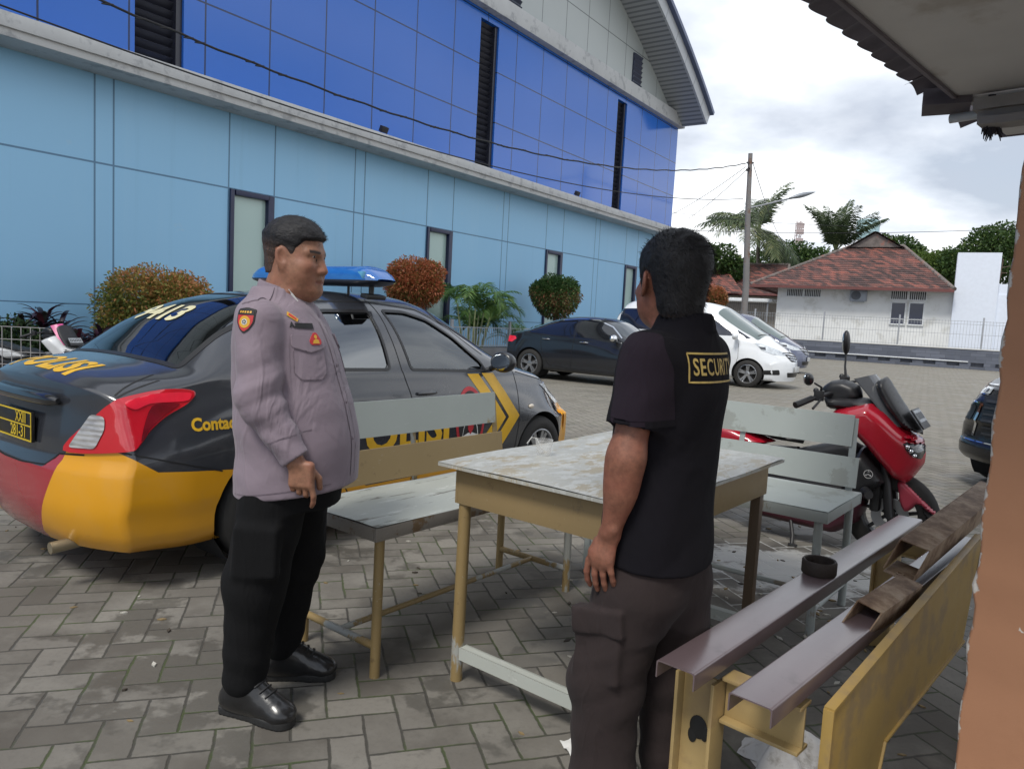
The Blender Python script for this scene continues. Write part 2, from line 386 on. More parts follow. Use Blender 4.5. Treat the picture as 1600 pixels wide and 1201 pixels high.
# upper blue wall with louvres
UL = [(16.38, 17.30), (26.17, 27.03), (34.62, 35.38)]
M_LOUV = mat('dark_louvre_blade', (0.030, 0.032, 0.045), 0.35)
def louvred(nm, m_, z0, z1, opens, yf, uend, lz0, lz1):
    mb = MB(); us = [-30.0]
    for a, b in opens: us += [a, b]
    us.append(uend)
    for i in range(0, len(us), 2): mb.box(((us[i] + us[i + 1]) / 2, yf - 0.15, (z0 + z1) / 2), (us[i + 1] - us[i], 0.3, z1 - z0))
    for a, b in opens:
        if lz1 < z1: mb.box(((a + b) / 2, yf - 0.15, (lz1 + z1) / 2), (b - a, 0.3, z1 - lz1))
        if lz0 > z0: mb.box(((a + b) / 2, yf - 0.15, (lz0 + z0) / 2), (b - a, 0.3, lz0 - z0))
    mb.box(((uend - 30) / 2, yf - 9, (z0 + z1) / 2), (uend + 30, 17, z1 - z0))
    mb.build(nm, m_, hall, smooth=0)
    for a, b in opens:
        lm = MB(); n = int((lz1 - lz0) / 0.16)
        for q in range(n):
            lm.box(((a + b) / 2, yf - 0.2, lz0 + (q + 0.5) * (lz1 - lz0) / n), (b - a, 0.012, 0.19), Matrix.Rotation(R(-42), 3, 'X'))
        lm.box(((a + b) / 2, yf - 0.32, (lz0 + lz1) / 2), (b - a, 0.02, lz1 - lz0))
        lm.box((b - 0.06, yf - 0.16, (lz0 + lz1) / 2), (0.12, 0.2, lz1 - lz0))
        lm.build('louvre', M_LOUV, hall, smooth=0)
louvred('upper_wall', M_RB, C1T, C2, UL, -0.02, UEND - 0.05, C1T + 0.06, C2 - 0.24)
mb = MB(); mb.box(((UEND - 30) / 2, 0.05, (C2 + C2T) / 2), (UEND + 30.2, 0.36, C2T - C2)); mb.build('upper_cornice', M_CORN, hall, bevel=0.015)
# gable infill under the barrel roof: arch through measured points
UA, ZA = UEND + 0.0, 11.0
arcP = lambda t: None
ACX, ACZ, ARX, ARZ = 19.5, -22.0, 38.0, 38.0
def arch(u, k=1.0):
    q = max(0.0, 1 - ((u - ACX) / (ARX * k)) ** 2); return ACZ + ARZ * k * math.sqrt(q)
us_ = [ACX - 20.7 + 41.5 * i / 80 for i in range(81)]
mb = MB(); pl = [(u, C2T) for u in (us_[0], us_[-1])] + [(u, max(C2T + 0.01, arch(u))) for u in reversed(us_)]
mb.prism(pl, -0.25, -0.02, lambda u, v, w_: (u, w_, v)); mb.build('gable_wall', M_WP, hall, smooth=0)
for a, b in ((27.15, 27.97), (35.6, 36.3)):
    lm = MB(); z1 = min(arch(b), arch(a)) - 0.5; lm.box(((a + b) / 2, 0.0, (C2T + z1) / 2), (b - a, 0.05, z1 - C2T))
    n = int((z1 - C2T) / 0.16)
    for q in range(n): lm.box(((a + b) / 2, 0.04, C2T + (q + 0.5) * (z1 - C2T) / n), (b - a, 0.012, 0.15), Matrix.Rotation(R(-40), 3, 'X'))
    lm.build('louvre', mat('slate_louvre', (0.03, 0.04, 0.075), 0.4), hall, smooth=0)
# roof edge: ribbed soffit, white fascia, blue metal sheet
def strip(pts_in, y0, y1, nm, m_, th=0.12, offs=0.0):
    mb = MB(); n = len(pts_in)
    P_ = [Vector((u, 0, z_)) for u, z_ in pts_in]
    for i in range(n):
        t = (P_[min(i + 1, n - 1)] - P_[max(i - 1, 0)]).normalized(); nn = Vector((-t.z, 0, t.x))
        if nn.z < 0: nn = -nn
        b0 = P_[i] + nn * offs; b1 = b0 + nn * th
        for q, yy in ((b0, y0), (b0, y1), (b1, y1), (b1, y0)): mb.v.append((q.x, yy, q.z))
    for i in range(n - 1):
        for j in range(4): mb.f.append((4 * i + j, 4 * i + (j + 1) % 4, 4 * i + 4 + (j + 1) % 4, 4 * i + 4 + j)); mb.mi.append(0)
    mb.f += [(0, 1, 2, 3), tuple(4 * (n - 1) + j for j in range(4))]; mb.mi += [0, 0]
    return mb.build(nm, m_, hall, smooth=30)
ap = []
for i in range(140):
    th = R(57.0 + 66 * i / 139); ap.append((ACX + ARX * math.cos(th), ACZ + ARZ * math.sin(th)))
s = NT('ribbed_soffit'); x, y, z = s.xyz(); ang = s.math('ARCTAN2', s.math('SUBTRACT', z, ACZ), s.math('SUBTRACT', x, ACX))
rib = periodic(s, ang, 0.0058, 0.0, 0.0012); s.set(col=s.mix(s.math('MULTIPLY', rib, 0.7), (0.36, 0.38, 0.40), (0.12, 0.13, 0.15)), rough=0.5); s.bump(s.math('SUBTRACT', 1.0, rib), 0.4, 0.02)
strip(ap, -4.0, 1.25, 'soffit', s.m, 0.1, 0.0)
s = NT('roof_edge_white'); x, y, z = s.xyz(); ang = s.math('ARCTAN2', s.math('SUBTRACT', z, ACZ), s.math('SUBTRACT', x, ACX))
jn = periodic(s, ang, 0.03, 0.0, 0.0005); s.set(col=s.mix(s.math('MULTIPLY', jn, 0.6), (0.48, 0.50, 0.52), (0.16, 0.17, 0.2)), rough=0.45)
strip(ap, 1.25, 1.33, 'fascia', s.m, 0.5, 0.0)
M_RBL = mat('blue_grey_roof_sheet', (0.085, 0.11, 0.20), 0.4, var=0.15, scale=2)
strip(ap, -20, 1.5, 'roof', M_RBL, 0.16, 0.5)
# ---------------------------------------------------------------- worn painted steel
def worn_paint(name, base, under, amt=0.5, white=(0.52, 0.54, 0.53), wamt=0.35, rough=0.45, stretch=(1, 1, 1), rust=0.0):
    s = NT(name); v = s.map(sc=stretch)
    m1 = s.step(s.noise(4.0, 7, 0.68, v=v), 0.66 - amt * 0.3, 0.70 - amt * 0.3)
    m2 = s.step(s.noise(11.0, 7, 0.72, v=s.map(loc=(3, 5, 1), sc=stretch)), 0.68 - wamt * 0.25, 0.74 - wamt * 0.25)
    c = s.mix(s.noise(2.5, 4), tuple(q * 0.88 for q in base), tuple(min(1, q * 1.1) for q in base))
    c = s.mix(m1, c, under); c = s.mix(s.math('MULTIPLY', m2, 0.75), c, white)
    if rust: c = s.mix(s.math('MULTIPLY', s.step(s.noise(17, 6, 0.7), 0.60, 0.70), rust), c, (0.075, 0.04, 0.022))
    sc_ = s.step(s.noise(60, 3, 0.6, v=s.map(rot=(0, 0, 0.5), sc=(0.35, 2.5, 1))), 0.66, 0.7)
    c = s.mix(s.math('MULTIPLY', sc_, 0.25), c, white)
    s.set(col=c, rough=s.math('ADD', rough - 0.08, s.math('MULTIPLY', s.noise(9, 4), 0.22)), spec=0.4)
    s.bump(s.math('ADD', s.math('MULTIPLY', m1, 0.6), s.math('MULTIPLY', s.noise(30, 5), 0.5)), 0.14, 0.004); return s.m
M_TAN = worn_paint('worn_tan_paint', (0.285, 0.205, 0.100), (0.235, 0.17, 0.088), 0.3, (0.40, 0.38, 0.30), 0.10, rust=0.3)
M_TANLEG = worn_paint('chipped_tan_tube', (0.27, 0.190, 0.082), (0.34, 0.345, 0.32), 0.42, (0.42, 0.42, 0.38), 0.18, stretch=(1, 1, 0.35), rust=0.5)
M_GREYP = worn_paint('worn_grey_paint', (0.375, 0.41, 0.395), (0.30, 0.32, 0.30), 0.35, (0.50, 0.52, 0.50), 0.10)
M_GREYTAN = worn_paint('grey_paint_wearing_to_tan', (0.34, 0.37, 0.35), (0.27, 0.20, 0.10), 0.18, (0.47, 0.49, 0.47), 0.18, stretch=(0.6, 2.2, 1))
M_SEATB = worn_paint('scuffed_pale_seat', (0.40, 0.425, 0.40), (0.15, 0.15, 0.135), 0.34, (0.60, 0.62, 0.60), 0.36, rough=0.34, stretch=(0.45, 3.0, 1))
M_TABTOP = worn_paint('peeling_table_top', (0.41, 0.41, 0.375), (0.36, 0.315, 0.225), 0.46, (0.51, 0.52, 0.50), 0.70, rough=0.36, stretch=(1.3, 2.6, 1))
M_DKEDGE = worn_paint('weathered_apron', (0.21, 0.19, 0.165), (0.15, 0.10, 0.055), 0.45, (0.36, 0.36, 0.33), 0.25, rust=0.5)
M_GREYLEG = worn_paint('chalky_grey_tube', (0.32, 0.35, 0.345), (0.22, 0.20, 0.16), 0.25, (0.45, 0.47, 0.46), 0.2, stretch=(1, 1, 0.35))
def steel_bench(lbl, loc, rz, dep, m_seat, m_up, m_low, m_leg, m_apron, ln=1.36, h=0.595):
    t = thing('steel_bench', lbl, 'bench', loc, rz, 'steel benches around the table'); hx, hy = ln / 2, dep / 2
    mb = MB()   # sheet steel seat, folded rim, very slightly dished and dented
    def top(i, j):
        x = -hx + ln * i / 40; y = -hy + dep * j / 14
        return (x, y, h - 0.003 * math.sin(math.pi * i / 40) - 0.0025 * math.sin(x * 9 + 1) * math.sin(y * 11))
    mb.grid(41, 15, top)
    mb.box((0, 0, h - 0.012), (ln - 0.006, dep - 0.006, 0.008)); mb.build('seat', m_seat, t, smooth=30)
    ap = MB()
    for y in (-hy + 0.006, hy - 0.006): ap.box((0, y, h - 0.030), (ln + 0.004, 0.014, 0.052))
    for x in (-hx + 0.006, hx - 0.006): ap.box((x, 0, h - 0.030), (0.014, dep - 0.03, 0.052))
    ap.build('apron', m_apron, t, bevel=0.003)
    lx, ly = hx - 0.045, hy - 0.03
    for sx in (-1, 1):
        MB().tube([(sx * (lx + 0.006), -ly - 0.004, 0.0), (sx * lx, -ly, h - 0.05)], 0.0195, 14).build('leg', m_leg, t)
        MB().tube([(sx * (lx + 0.006), ly + 0.004, 0.0), (sx * lx, ly, h - 0.05)], 0.0195, 14).build('leg', m_leg, t)
        mb = MB(); mb.tube([(sx * (lx + 0.003), -ly, 0.118), (sx * (lx + 0.003), ly, 0.118)], 0.0155, 12); mb.build('stretcher', m_leg, t)
    MB().tube([(-lx, 0.0, 0.118), (lx, 0.0, 0.118)], 0.0125, 12).build('stretcher', m_leg, t)
    for sx in (-1, 1):   # uprights of flat bar leaning back
        MB().bar((sx * (lx - 0.02), hy + 0.004, h - 0.04), (sx * (lx - 0.03), hy + 0.050, 0.965), 0.034, 0.006, upv=(0, 1, 0)).build('back_upright', m_leg, t, bevel=0.001)
    MB().bar((0, hy + 0.004, h - 0.04), (0, hy + 0.050, 0.965), 0.03, 0.006, upv=(0, 1, 0)).build('back_upright', m_leg, t, bevel=0.001)
    for z0, z1, y0, y1, m_, x0, x1 in ((0.612, 0.765, hy + 0.000, hy + 0.018, m_low, -hx + 0.0, hx - 0.03), (0.818, 0.980, hy + 0.026, hy + 0.042, m_up, -hx + 0.02, hx - 0.075)):
        b = MB(); n = 24
        def sheet(i, j):
            a = i / n; f = [0, 0.06, 0.5, 0.94, 1][j]; x = x0 + (x1 - x0) * a
            return (x, y0 + (y1 - y0) * f + 0.003 * math.sin(a * 7 + z0 * 9), z0 + (z1 - z0) * f)
        b.grid(n + 1, 5, sheet); b.grid(n + 1, 5, lambda i, j: Vector(sheet(i, j)) + Vector((0, -0.007, 0)))
        for k in range(n + 1):
            pass
        o1 = 0; o2 = (n + 1) * 5
        rim = [i * 5 for i in range(n + 1)] + [n * 5 + j for j in range(1, 5)] + [i * 5 + 4 for i in range(n - 1, -1, -1)] + [j for j in (3, 2, 1)]
        for q in range(len(rim)):
            a, c = rim[q], rim[(q + 1) % len(rim)]; b.f.append((a, c, o2 + c, o2 + a)); b.mi.append(0)
        b.build('back_board', m_, t, smooth=40)
    return t
steel_bench('worn tan and grey steel bench beside the police car, behind the officer', (-0.2425, 3.359, 0), R(51.5), 0.50, M_SEATB, M_GREYTAN, M_TAN, M_TANLEG, M_DKEDGE)
steel_bench('plain grey steel bench in front of the red scooter', (1.117, 3.909, 0), R(-38.5), 0.58, M_GREYP, M_GREYP, M_GREYP, M_GREYLEG, M_GREYLEG, 1.31)

# ---------------------------------------------------------------- steel table
t = thing('steel_table', 'square steel table with peeling top and tan apron between the two men', 'table', (0.467, 2.948, 0), R(51.4)); hx, hy, h = 0.628, 0.43, 0.85
mb = MB()
def ttop(i, j):
    x = -hx + 2 * hx * i / 40; y = -hy + 2 * hy * j / 30
    ed = max(abs(x) / hx, abs(y) / hy)
    return (x, y, h + 0.003 * math.sin(x * 7 + 0.5) * math.cos(y * 8) - 0.004 * max(0, ed - 0.85) / 0.15)
mb.grid(41, 31, ttop); mb.box((0, 0, h - 0.014), (2 * hx - 0.002, 2 * hy - 0.002, 0.012)); mb.build('table_top', M_TABTOP, t, smooth=30)
mb = MB()
for sy in (-1, 1): mb.box((0, sy * (hy - 0.055), h - 0.09), (2 * hx - 0.10, 0.012, 0.14))
for sx in (-1, 1): mb.box((sx * (hx - 0.055), 0, h - 0.09), (0.012, 2 * hy - 0.124, 0.14))
mb.build('apron', M_TAN, t, bevel=0.002)
M_DKLEG = worn_paint('brown_square_leg', (0.125, 0.085, 0.052), (0.16, 0.11, 0.06), 0.3, (0.3, 0.28, 0.24), 0.05, rust=0.5)
for sx in (-1, 1):
    for sy in (-1, 1):
        x, y = sx * (hx - 0.078), sy * (hy - 0.078)
        if sx < 0: MB().tube([(x - 0.006, y, 0), (x, y, h - 0.155)], 0.0235, 16).build('leg', M_TANLEG, t)
        else: MB().box((x, y, (h - 0.155) / 2), (0.042, 0.042, h - 0.155)).build('leg', M_DKLEG, t, bevel=0.003)
M_STR = worn_paint('pale_channel_stretcher', (0.44, 0.46, 0.42), (0.30, 0.25, 0.15), 0.3, (0.56, 0.57, 0.53), 0.3, stretch=(2, 0.5, 1), rust=0.3)
for sx in (-1, 1):
    b = MB(); x = sx * (hx - 0.078)
    b.box((x, 0, 0.135), (0.036, 2 * hy - 0.2, 0.005)); b.box((x - 0.0185, 0, 0.114), (0.005, 2 * hy - 0.2, 0.047)); b.box((x + 0.0185, 0, 0.114), (0.005, 2 * hy - 0.2, 0.047))
    b.build('stretcher', M_STR, t)
# clear plastic cup standing on the table
s = NT('clear_cup'); tr = s.n('ShaderNodeBsdfTransparent'); mx = s.n('ShaderNodeMixShader'); s.set(col=(0.7, 0.7, 0.69), rough=0.25)
lw = s.n('ShaderNodeLayerWeight'); lw.inputs[0].default_value = 0.25; s.L(s.math('ADD', 0.12, s.math('MULTIPLY', lw.outputs[1], 0.5)), mx.inputs[0]); s.L(tr.outputs[0], mx.inputs[1]); s.L(s.b.outputs[0], mx.inputs[2]); s.L(mx.outputs[0], s.o.inputs[0]); M_CUP = s.m
t = thing('plastic_cup', 'clear plastic cup standing near the far edge of the steel table', 'cup', (0.14, 2.93, 0.851))
MB().lathe([(0.026, 0.001), (0.028, 0.0), (0.035, 0.060), (0.037, 0.062), (0.0355, 0.064), (0.034, 0.060), (0.0265, 0.003)], 28, closed=True).build('cup_wall', M_CUP, t)
MB().tube([(0.0, 0.0, 0.01), (-0.03, 0, 0.066), (-0.05, -0.004, 0.070), (-0.068, -0.008, 0.045)], 0.002, 8).build('straw', mat('straw', (0.6, 0.6, 0.58), 0.4), t)

# ---------------------------------------------------------------- yellow steel frame with channels lying on it
M_YEL = mat('mustard_primer', (0.345, 0.225, 0.062), 0.5, var=0.14, scale=5, dirt=((0.24, 0.165, 0.075), 0.16, 5), bump=0.05)
M_YELP = mat('cream_primer', (0.37, 0.265, 0.115), 0.5, var=0.12, scale=5, dirt=((0.30, 0.21, 0.10), 0.14, 6), bump=0.05)
az = R(43); ex = Vector((math.sin(az), math.cos(az), 0)); ey = Vector((-math.cos(az), math.sin(az), 0)); KN = Vector((0.745, 1.58, 0))
fr = thing('steel_trestle', 'mustard painted steel beam trestle standing beside the orange pillar', 'trestle', KN)
fr.rotation_euler = (0, 0, math.pi / 2 - az)   # local x along ex, y along ey
def ibeam(mb, a, b, h_, w_, upv=(0, 0, 1), tw=0.007, tf=0.009):
    """I-section between a and b, depth h_ along upv"""
    a, b, u = Vector(a), Vector(b), Vector(upv); d = (b - a).normalized(); u = (u - d * u.dot(d)).normalized()
    mb.bar(a, b, tw, h_ - 2 * tf, upv=u); mb.bar(a + u * (h_ / 2 - tf / 2), b + u * (h_ / 2 - tf / 2), w_, tf, upv=u); mb.bar(a - u * (h_ / 2 - tf / 2), b - u * (h_ / 2 - tf / 2), w_, tf, upv=u)
# bent rafter: web plate with flanges along both edges
out = [(0, 0), (0, 0.56), (1.40, 0.70), (1.43, 0.665), (1.30, 0.345), (0.44, 0.318), (0.30, 0.0)]
mb = MB(); mb.prism(out, -0.0035, 0.0035, lambda u, v, w_: (u, w_, v))
for a, b in (((0.0, 0, 0), (0.0, 0, 0.565)), ((0, 0, 0.565), (1.40, 0, 0.705)), ((0.30, 0, 0), (0.44, 0, 0.318)), ((0.44, 0, 0.318), (1.30, 0, 0.345))):
    d = (Vector(b) - Vector(a)).normalized(); mb.bar(Vector(a) + Vector((0, 0.002, 0)), Vector(b) + Vector((0, 0.002, 0)), 0.024, 0.009, upv=(-d.z, 0, d.x))
mb.build('bent_beam', M_YEL, fr, bevel=0.0015)
yb = 0.30   # distance to the left post
mb = MB(); ibeam(mb, (-0.028, yb, 0.0), (-0.028, yb, 0.545), 0.105, 0.07, upv=(0, 1, 0)); mb.build('post', M_YELP, fr, bevel=0.0015)
mb = MB(); ibeam(mb, (0.0, 0.052, 0.50), (0.0, yb - 0.055, 0.50), 0.115, 0.06); mb.build('crossbeam', M_YELP, fr, bevel=0.0015)
mb = MB(); ibeam(mb, (1.86, yb + 0.12, 0.0), (1.86, yb + 0.12, 0.545), 0.10, 0.07, upv=(0, 1, 0)); mb.build('post', M_YELP, fr, bevel=0.0015)
mb = MB(); ibeam(mb, (1.86, -0.25, 0.50), (1.86, yb + 0.065, 0.50), 0.11, 0.06); mb.build('crossbeam', M_YELP, fr, bevel=0.0015)
mb = MB(); ibeam(mb, (1.86, -0.3, 0.0), (1.86, -0.3, 0.545), 0.10, 0.07, upv=(0, 1, 0)); mb.build('post', M_YELP, fr, bevel=0.0015)
mb = MB(); mb.sphere((-0.034, yb - 0.005, 0.41), (0.0025, 0.024, 0.03)); mb.sphere((-0.034, yb - 0.022, 0.40), (0.0025, 0.012, 0.02)); mb.sphere((-0.034, yb + 0.01, 0.385), (0.002, 0.012, 0.02)); mb.build('paint_smudge', mat('black_smudge', (0.012, 0.012, 0.012), 0.7), fr)
s = NT('red_oxide_channel_steel'); v = s.map(sc=(0.5, 3, 1)); c = s.mix(s.noise(3, 5, v=v), (0.105, 0.074, 0.080), (0.150, 0.112, 0.120))
c = s.mix(s.math('MULTIPLY', s.step(s.noise(9, 6, 0.7), 0.55, 0.72), 0.4), c, (0.045, 0.026, 0.022)); s.set(col=c, rough=s.math('ADD', 0.22, s.math('MULTIPLY', s.noise(7, 5, v=v), 0.16)), spec=0.8, coat=0.45, coatr=0.22)
s.bump(s.noise(40, 4), 0.05, 0.002); M_CH = s.m
def channel(lbl, a, b, wd, ht=0.042, z=0.62):
    a, b = Vector((*a, z)), Vector((*b, z)); d = (b - a); L = d.length; d.normalize()
    prof = []; r = 0.006; th = 0.0032     # C-section, flange down, small outer radius
    hw = wd / 2
    outer = [(-hw, -ht), (-hw, -r)] + [(-hw + r - r * math.cos(q), -r + r * math.sin(q)) for q in (R(30), R(60))] + [(-hw + r, 0), (hw - r, 0)] + [(hw - r + r * math.sin(q), -r + r * math.cos(q)) for q in (R(30), R(60))] + [(hw, -r), (hw, -ht)]
    inner = [(x * (hw - th) / hw, (y - th) if y > -ht * 0.5 else y) for x, y in reversed(outer)]
    mb = MB(); mb.prism(outer + inner, 0, L, lambda u, v_, w_: (w_, u, v_))
    o = mb.build('steel_channel', M_CH, smooth=50); o.location = a; o.rotation_euler = (0, 0, math.atan2(d.y, d.x))
    return tag(o, lbl, 'steel channel', 'loose steel channels laid on the yellow frame')
channel('dark steel channel on the yellow frame with the black ring standing on it', (0.408, 1.636), (1.757, 3.166), 0.098)
channel('dark steel channel on the yellow frame lying beside the rusty offcuts', (0.538, 1.503), (1.84, 2.905), 0.098, z=0.618)
t = tag(MB().lathe([(0.052, 0.0), (0.054, 0.004), (0.054, 0.040), (0.050, 0.046), (0.045, 0.044), (0.044, 0.012), (0.0, 0.010)], 26).build('ashtray', mat('charred_ring', (0.030, 0.022, 0.018), 0.7, bump=0.4, bscale=90)), 'round black ashtray ring standing on the dark steel channel', 'ashtray')
t.location = (1.025, 2.345, 0.6215)
# rusty folded offcuts hung over the frame
s = NT('rusty_steel'); c = s.ramp(s.noise(9, 7, 0.7), [(0.30, (0.06, 0.034, 0.020)), (0.45, (0.15, 0.088, 0.050)), (0.58, (0.27, 0.19, 0.125)), (0.75, (0.38, 0.31, 0.235))])
s.set(col=c, rough=0.75); s.bump(s.noise(50, 5, 0.7), 0.3, 0.003); M_RUST = s.m
def offcut(lbl, a, b, wd, ht, lip, rollx):
    a, b = Vector(a), Vector(b); d = (b - a); L = d.length; mb = MB(); th = 0.004
    # local x along the piece; top plate, deep left flange reaching forward as a lip, short right flange
    n = 8
    top = [(0.0, -wd / 2), (0.0, wd / 2), (L, wd / 2), (L, -wd / 2)]
    mb.prism(top, 0, th, lambda u, v, w_: (u, v, w_))
    mb.prism([(0.0, th), (-lip, -ht), (L, -ht), (L, th)], -wd / 2 - th, -wd / 2, lambda u, v, w_: (u, w_, v))
    mb.prism([(0.0, th), (-lip * 0.9, -ht * 0.9), (L, -ht * 0.9), (L, th)], wd / 2, wd / 2 + th, lambda u, v, w_: (u, w_, v))
    mb.prism([(-lip, -wd / 2), (-lip * 0.9, wd / 2), (0.02, wd / 2), (0.02, -wd / 2)], -ht - th, -ht, lambda u, v, w_: (u, v, w_))
    mb.lathe([(0.007, -0.001), (0.013, -0.001), (0.013, 0.005), (0.007, 0.005)], 14, Matrix.Translation((-lip * 0.72, 0, -ht)), closed=True)
    o = mb.build('rusty_bracket', M_RUST, bevel=0.0012); d.normalize(); y_ = Vector((0, 0, 1)).cross(d).normalized(); z_ = d.cross(y_)
    o.matrix_world = Matrix.Translation(a) @ Matrix((d, y_, z_)).transposed().to_4x4() @ Matrix.Rotation(rollx, 4, 'X')
    return tag(o, lbl, 'bracket', 'rusty steel offcuts on the yellow frame')
offcut('short rusty folded steel bracket leaning between channel and mustard beam', tuple(KN + ex * 0.47 + ey * 0.075 + Vector((0, 0, 0.655))), tuple(KN + ex * 0.80 + ey * 0.06 + Vector((0, 0, 0.66))), 0.062, 0.062, 0.10, R(12))
offcut('long rusty steel bracket with bolt hole lying on top of the mustard beam', tuple(KN + ex * 0.93 + ey * 0.09 + Vector((0, 0, 0.735))), tuple(KN + ex * 1.95 + ey * 0.07 + Vector((0, 0, 0.80))), 0.085, 0.075, 0.12, R(10))
# rag and litter
def rag():
    mb = MB(); n = 26; k = 34
    def f(i, j):
        r = i / (n - 1); th = 2 * math.pi * j / (k - 1) if j < k - 1 else 0
        ra = 0.115 * (1 + 0.22 * math.sin(3 * th + 1) + 0.12 * math.sin(7 * th)); hgt = 0.10 * (1 - r ** 2.2) * (0.75 + 0.3 * math.sin(2 * th + 0.6) + 0.16 * math.sin(9 * th + 6 * r)) + 0.012 * math.sin(14 * r + 5 * th) * (1 - r)
        return (r * ra * math.cos(th) * 1.25, r * ra * math.sin(th), max(0.004, hgt + 0.004))
    mb.grid(n, k, f); mb.lathe([(0.02, 0.0005), (0.115, 0.001)], 20)
    return mb.build('rag', mat('grubby_white_cotton', (0.62, 0.61, 0.60), 0.9, var=0.12, dirt=((0.38, 0.36, 0.33), 0.12, 14), bump=0.4, bscale=160), merge=0.0005, smooth=80)
o = tag(rag(), 'crumpled white rag on the paving under the yellow frame', 'rag'); o.location = (0.93, 2.0, 0.22); o.location = (0.955, 2.30, 0.0)
def paper(lbl, x, y, a, w_, h_, nm='paper_scrap'):
    mb = MB(); mb.grid(7, 6, lambda i, j: ((i / 6 - 0.5) * w_ * (1 - 0.12 * j / 5), (j / 5 - 0.5) * h_, 0.005 + 0.010 * math.sin(i * 0.9 + j) ** 2))
    mb.grid(7, 6, lambda i, j: ((i / 6 - 0.5) * w_ * (1 - 0.12 * j / 5), (j / 5 - 0.5) * h_, 0.0035 + 0.010 * math.sin(i * 0.9 + j) ** 2))
    o = mb.build(nm, mat('white_paper', (0.72, 0.72, 0.70), 0.8), smooth=60); o.location = (x, y, 0); o.rotation_euler = (0, 0, a); return tag(o, lbl, 'paper')
paper('white paper scrap on the paving by the guard\'s trouser leg', 0.285, 2.325, 0.5, 0.12, 0.08)
# scattered leaf and grit litter nobody could count
mb = MB(); rr = random.Random(5)
for q in range(420):
    if q < 170: x, y = rr.uniform(0.3, 2.6), rr.uniform(2.0, 4.4)
    else: x, y = rr.uniform(-3.5, 3.5), rr.uniform(1.7, 9.0)
    s_ = rr.uniform(0.004, 0.013) * (1.3 if q < 170 else 1); a = rr.uniform(0, 6.3)
    p = [(math.cos(a + k) * s_ * f_, math.sin(a + k) * s_ * f_) for k, f_ in ((0, 1.6), (1.5, 0.6), (3.14, 1.5), (4.6, 0.7))]
    hgt = rr.uniform(0.003, 0.008)
    mb.prism(p, 0.0005, hgt, lambda u, v, w_: (x + u, y + v, w_), mi=rr.choice((0, 0, 1, 2)))
o = mb.build('litter', [mat('dry_leaf', (0.24, 0.17, 0.08), 0.8), mat('pale_grit', (0.45, 0.43, 0.38), 0.8), mat('dark_crumb', (0.05, 0.04, 0.03), 0.8)], smooth=0); tag(o, 'dry leaf crumbs and grit scattered over the paving', 'litter', kind='stuff')

# ---------------------------------------------------------------- guardhouse: orange corner pillar and its roof, shortened to let sun in
gh = thing('guardhouse', 'guardhouse corner with peeling orange plaster and tiled roof eave', 'guardhouse', (0.98, 1.5, 0)); gh.rotation_euler = (0, 0, R(-45))   # local x along az 135, y along az 45
s = NT('orange_plaster'); c = s.mix(s.noise(1.8, 5), (0.40, 0.195, 0.105), (0.475, 0.235, 0.13))
x, y, z = s.xyz(); ed = s.math('SUBTRACT', 0.016, s.math('ADD', x, s.math('MULTIPLY', s.noise(16, 4, 0.7), 0.05)))
ch = s.step(ed, -0.012, -0.008); spots = s.step(s.noise(26, 3), 0.72, 0.74)
c = s.mix(s.math('MAXIMUM', ch, spots), c, (0.66, 0.62, 0.56)); c = s.mix(s.math('MULTIPLY', s.step(s.noise(5, 6, 0.7), 0.55, 0.7), 0.25), c, (0.33, 0.14, 0.07))
s.set(col=c, rough=0.75); s.bump(s.math('ADD', s.math('MULTIPLY', s.noise(22, 6, 0.65), 0.7), s.math('MULTIPLY', ch, -1.0)), 0.25, 0.006)
mb = MB(); n = 60
prof = [0.003 * math.sin(i * 1.7) + 0.002 * math.sin(i * 4.1) + rnd.uniform(-0.0015, 0.0015) for i in range(n + 1)]
for i in range(n):
    z0, z1 = 2.55 * i / n, 2.55 * (i + 1) / n
    for (xa, ya), (xb, yb_) in (((1, 0), (0, 0)), ((0, 0), (0, 1))):
        pass
mb.grid(n + 1, 4, lambda i, j: ((1.6, 0.0, 2.55 * i / n), (prof[i] + 0.006, 0.0, 2.55 * i / n), (prof[i], 0.006, 2.55 * i / n), (0.0, 0.16, 2.55 * i / n))[j]); mb.grid(2, 2, lambda i, j: (0 if j == 0 else 1.6, 0.16, 2.55 * i))
mb.build('wall', s.m, gh, smooth=60, merge=0.0001)

# roof eave, cut short of the camera so sun reaches the pillar: two soffit panels, rough beam, tiles
M_SOF = mat('dull_white_soffit', (0.62, 0.60, 0.585), 0.8, var=0.1, scale=1.2, dirt=((0.46, 0.42, 0.38), 0.08, 1.6))
mb = MB(); mb.box((1.4, 0.585, 2.53), (4.3, 3.18, 0.04)); mb.build('soffit', M_SOF, gh, bevel=0.004)
mb = MB(); mb.box((1.42, 2.55, 2.50), (4.24, 0.74, 0.03)); mb.build('soffit', M_SOF, gh, bevel=0.004)
mb = MB()
for q, (dz, dy, th) in enumerate(((2.43, 0.0, 0.05), (2.39, 0.03, 0.045), (2.36, -0.01, 0.035))):
    n = 30; pr_ = [(-0.66 + 0.012 * q + 3.6 * i / n, 0.006 * math.sin(i * 2.3 + q) + 0.004 * math.sin(i * 5.1)) for i in range(n + 1)]
    mb.grid(n + 1, 5, lambda i, j: (pr_[i][0], 2.12 + dy + (0, 0.11, 0.11, 0, 0)[j] + pr_[i][1], dz + (0, 0, th, th, 0)[j] + pr_[i][1] * 0.6))
mb.build('beam', mat('rough_cement_beam', (0.30, 0.28, 0.27), 0.9, bump=0.5, bscale=30), gh, smooth=30)
M_TIL = mat('dark_roof_tile', (0.115, 0.10, 0.115), 0.75, var=0.2, scale=9, bump=0.3)
mb = MB(); n = 34
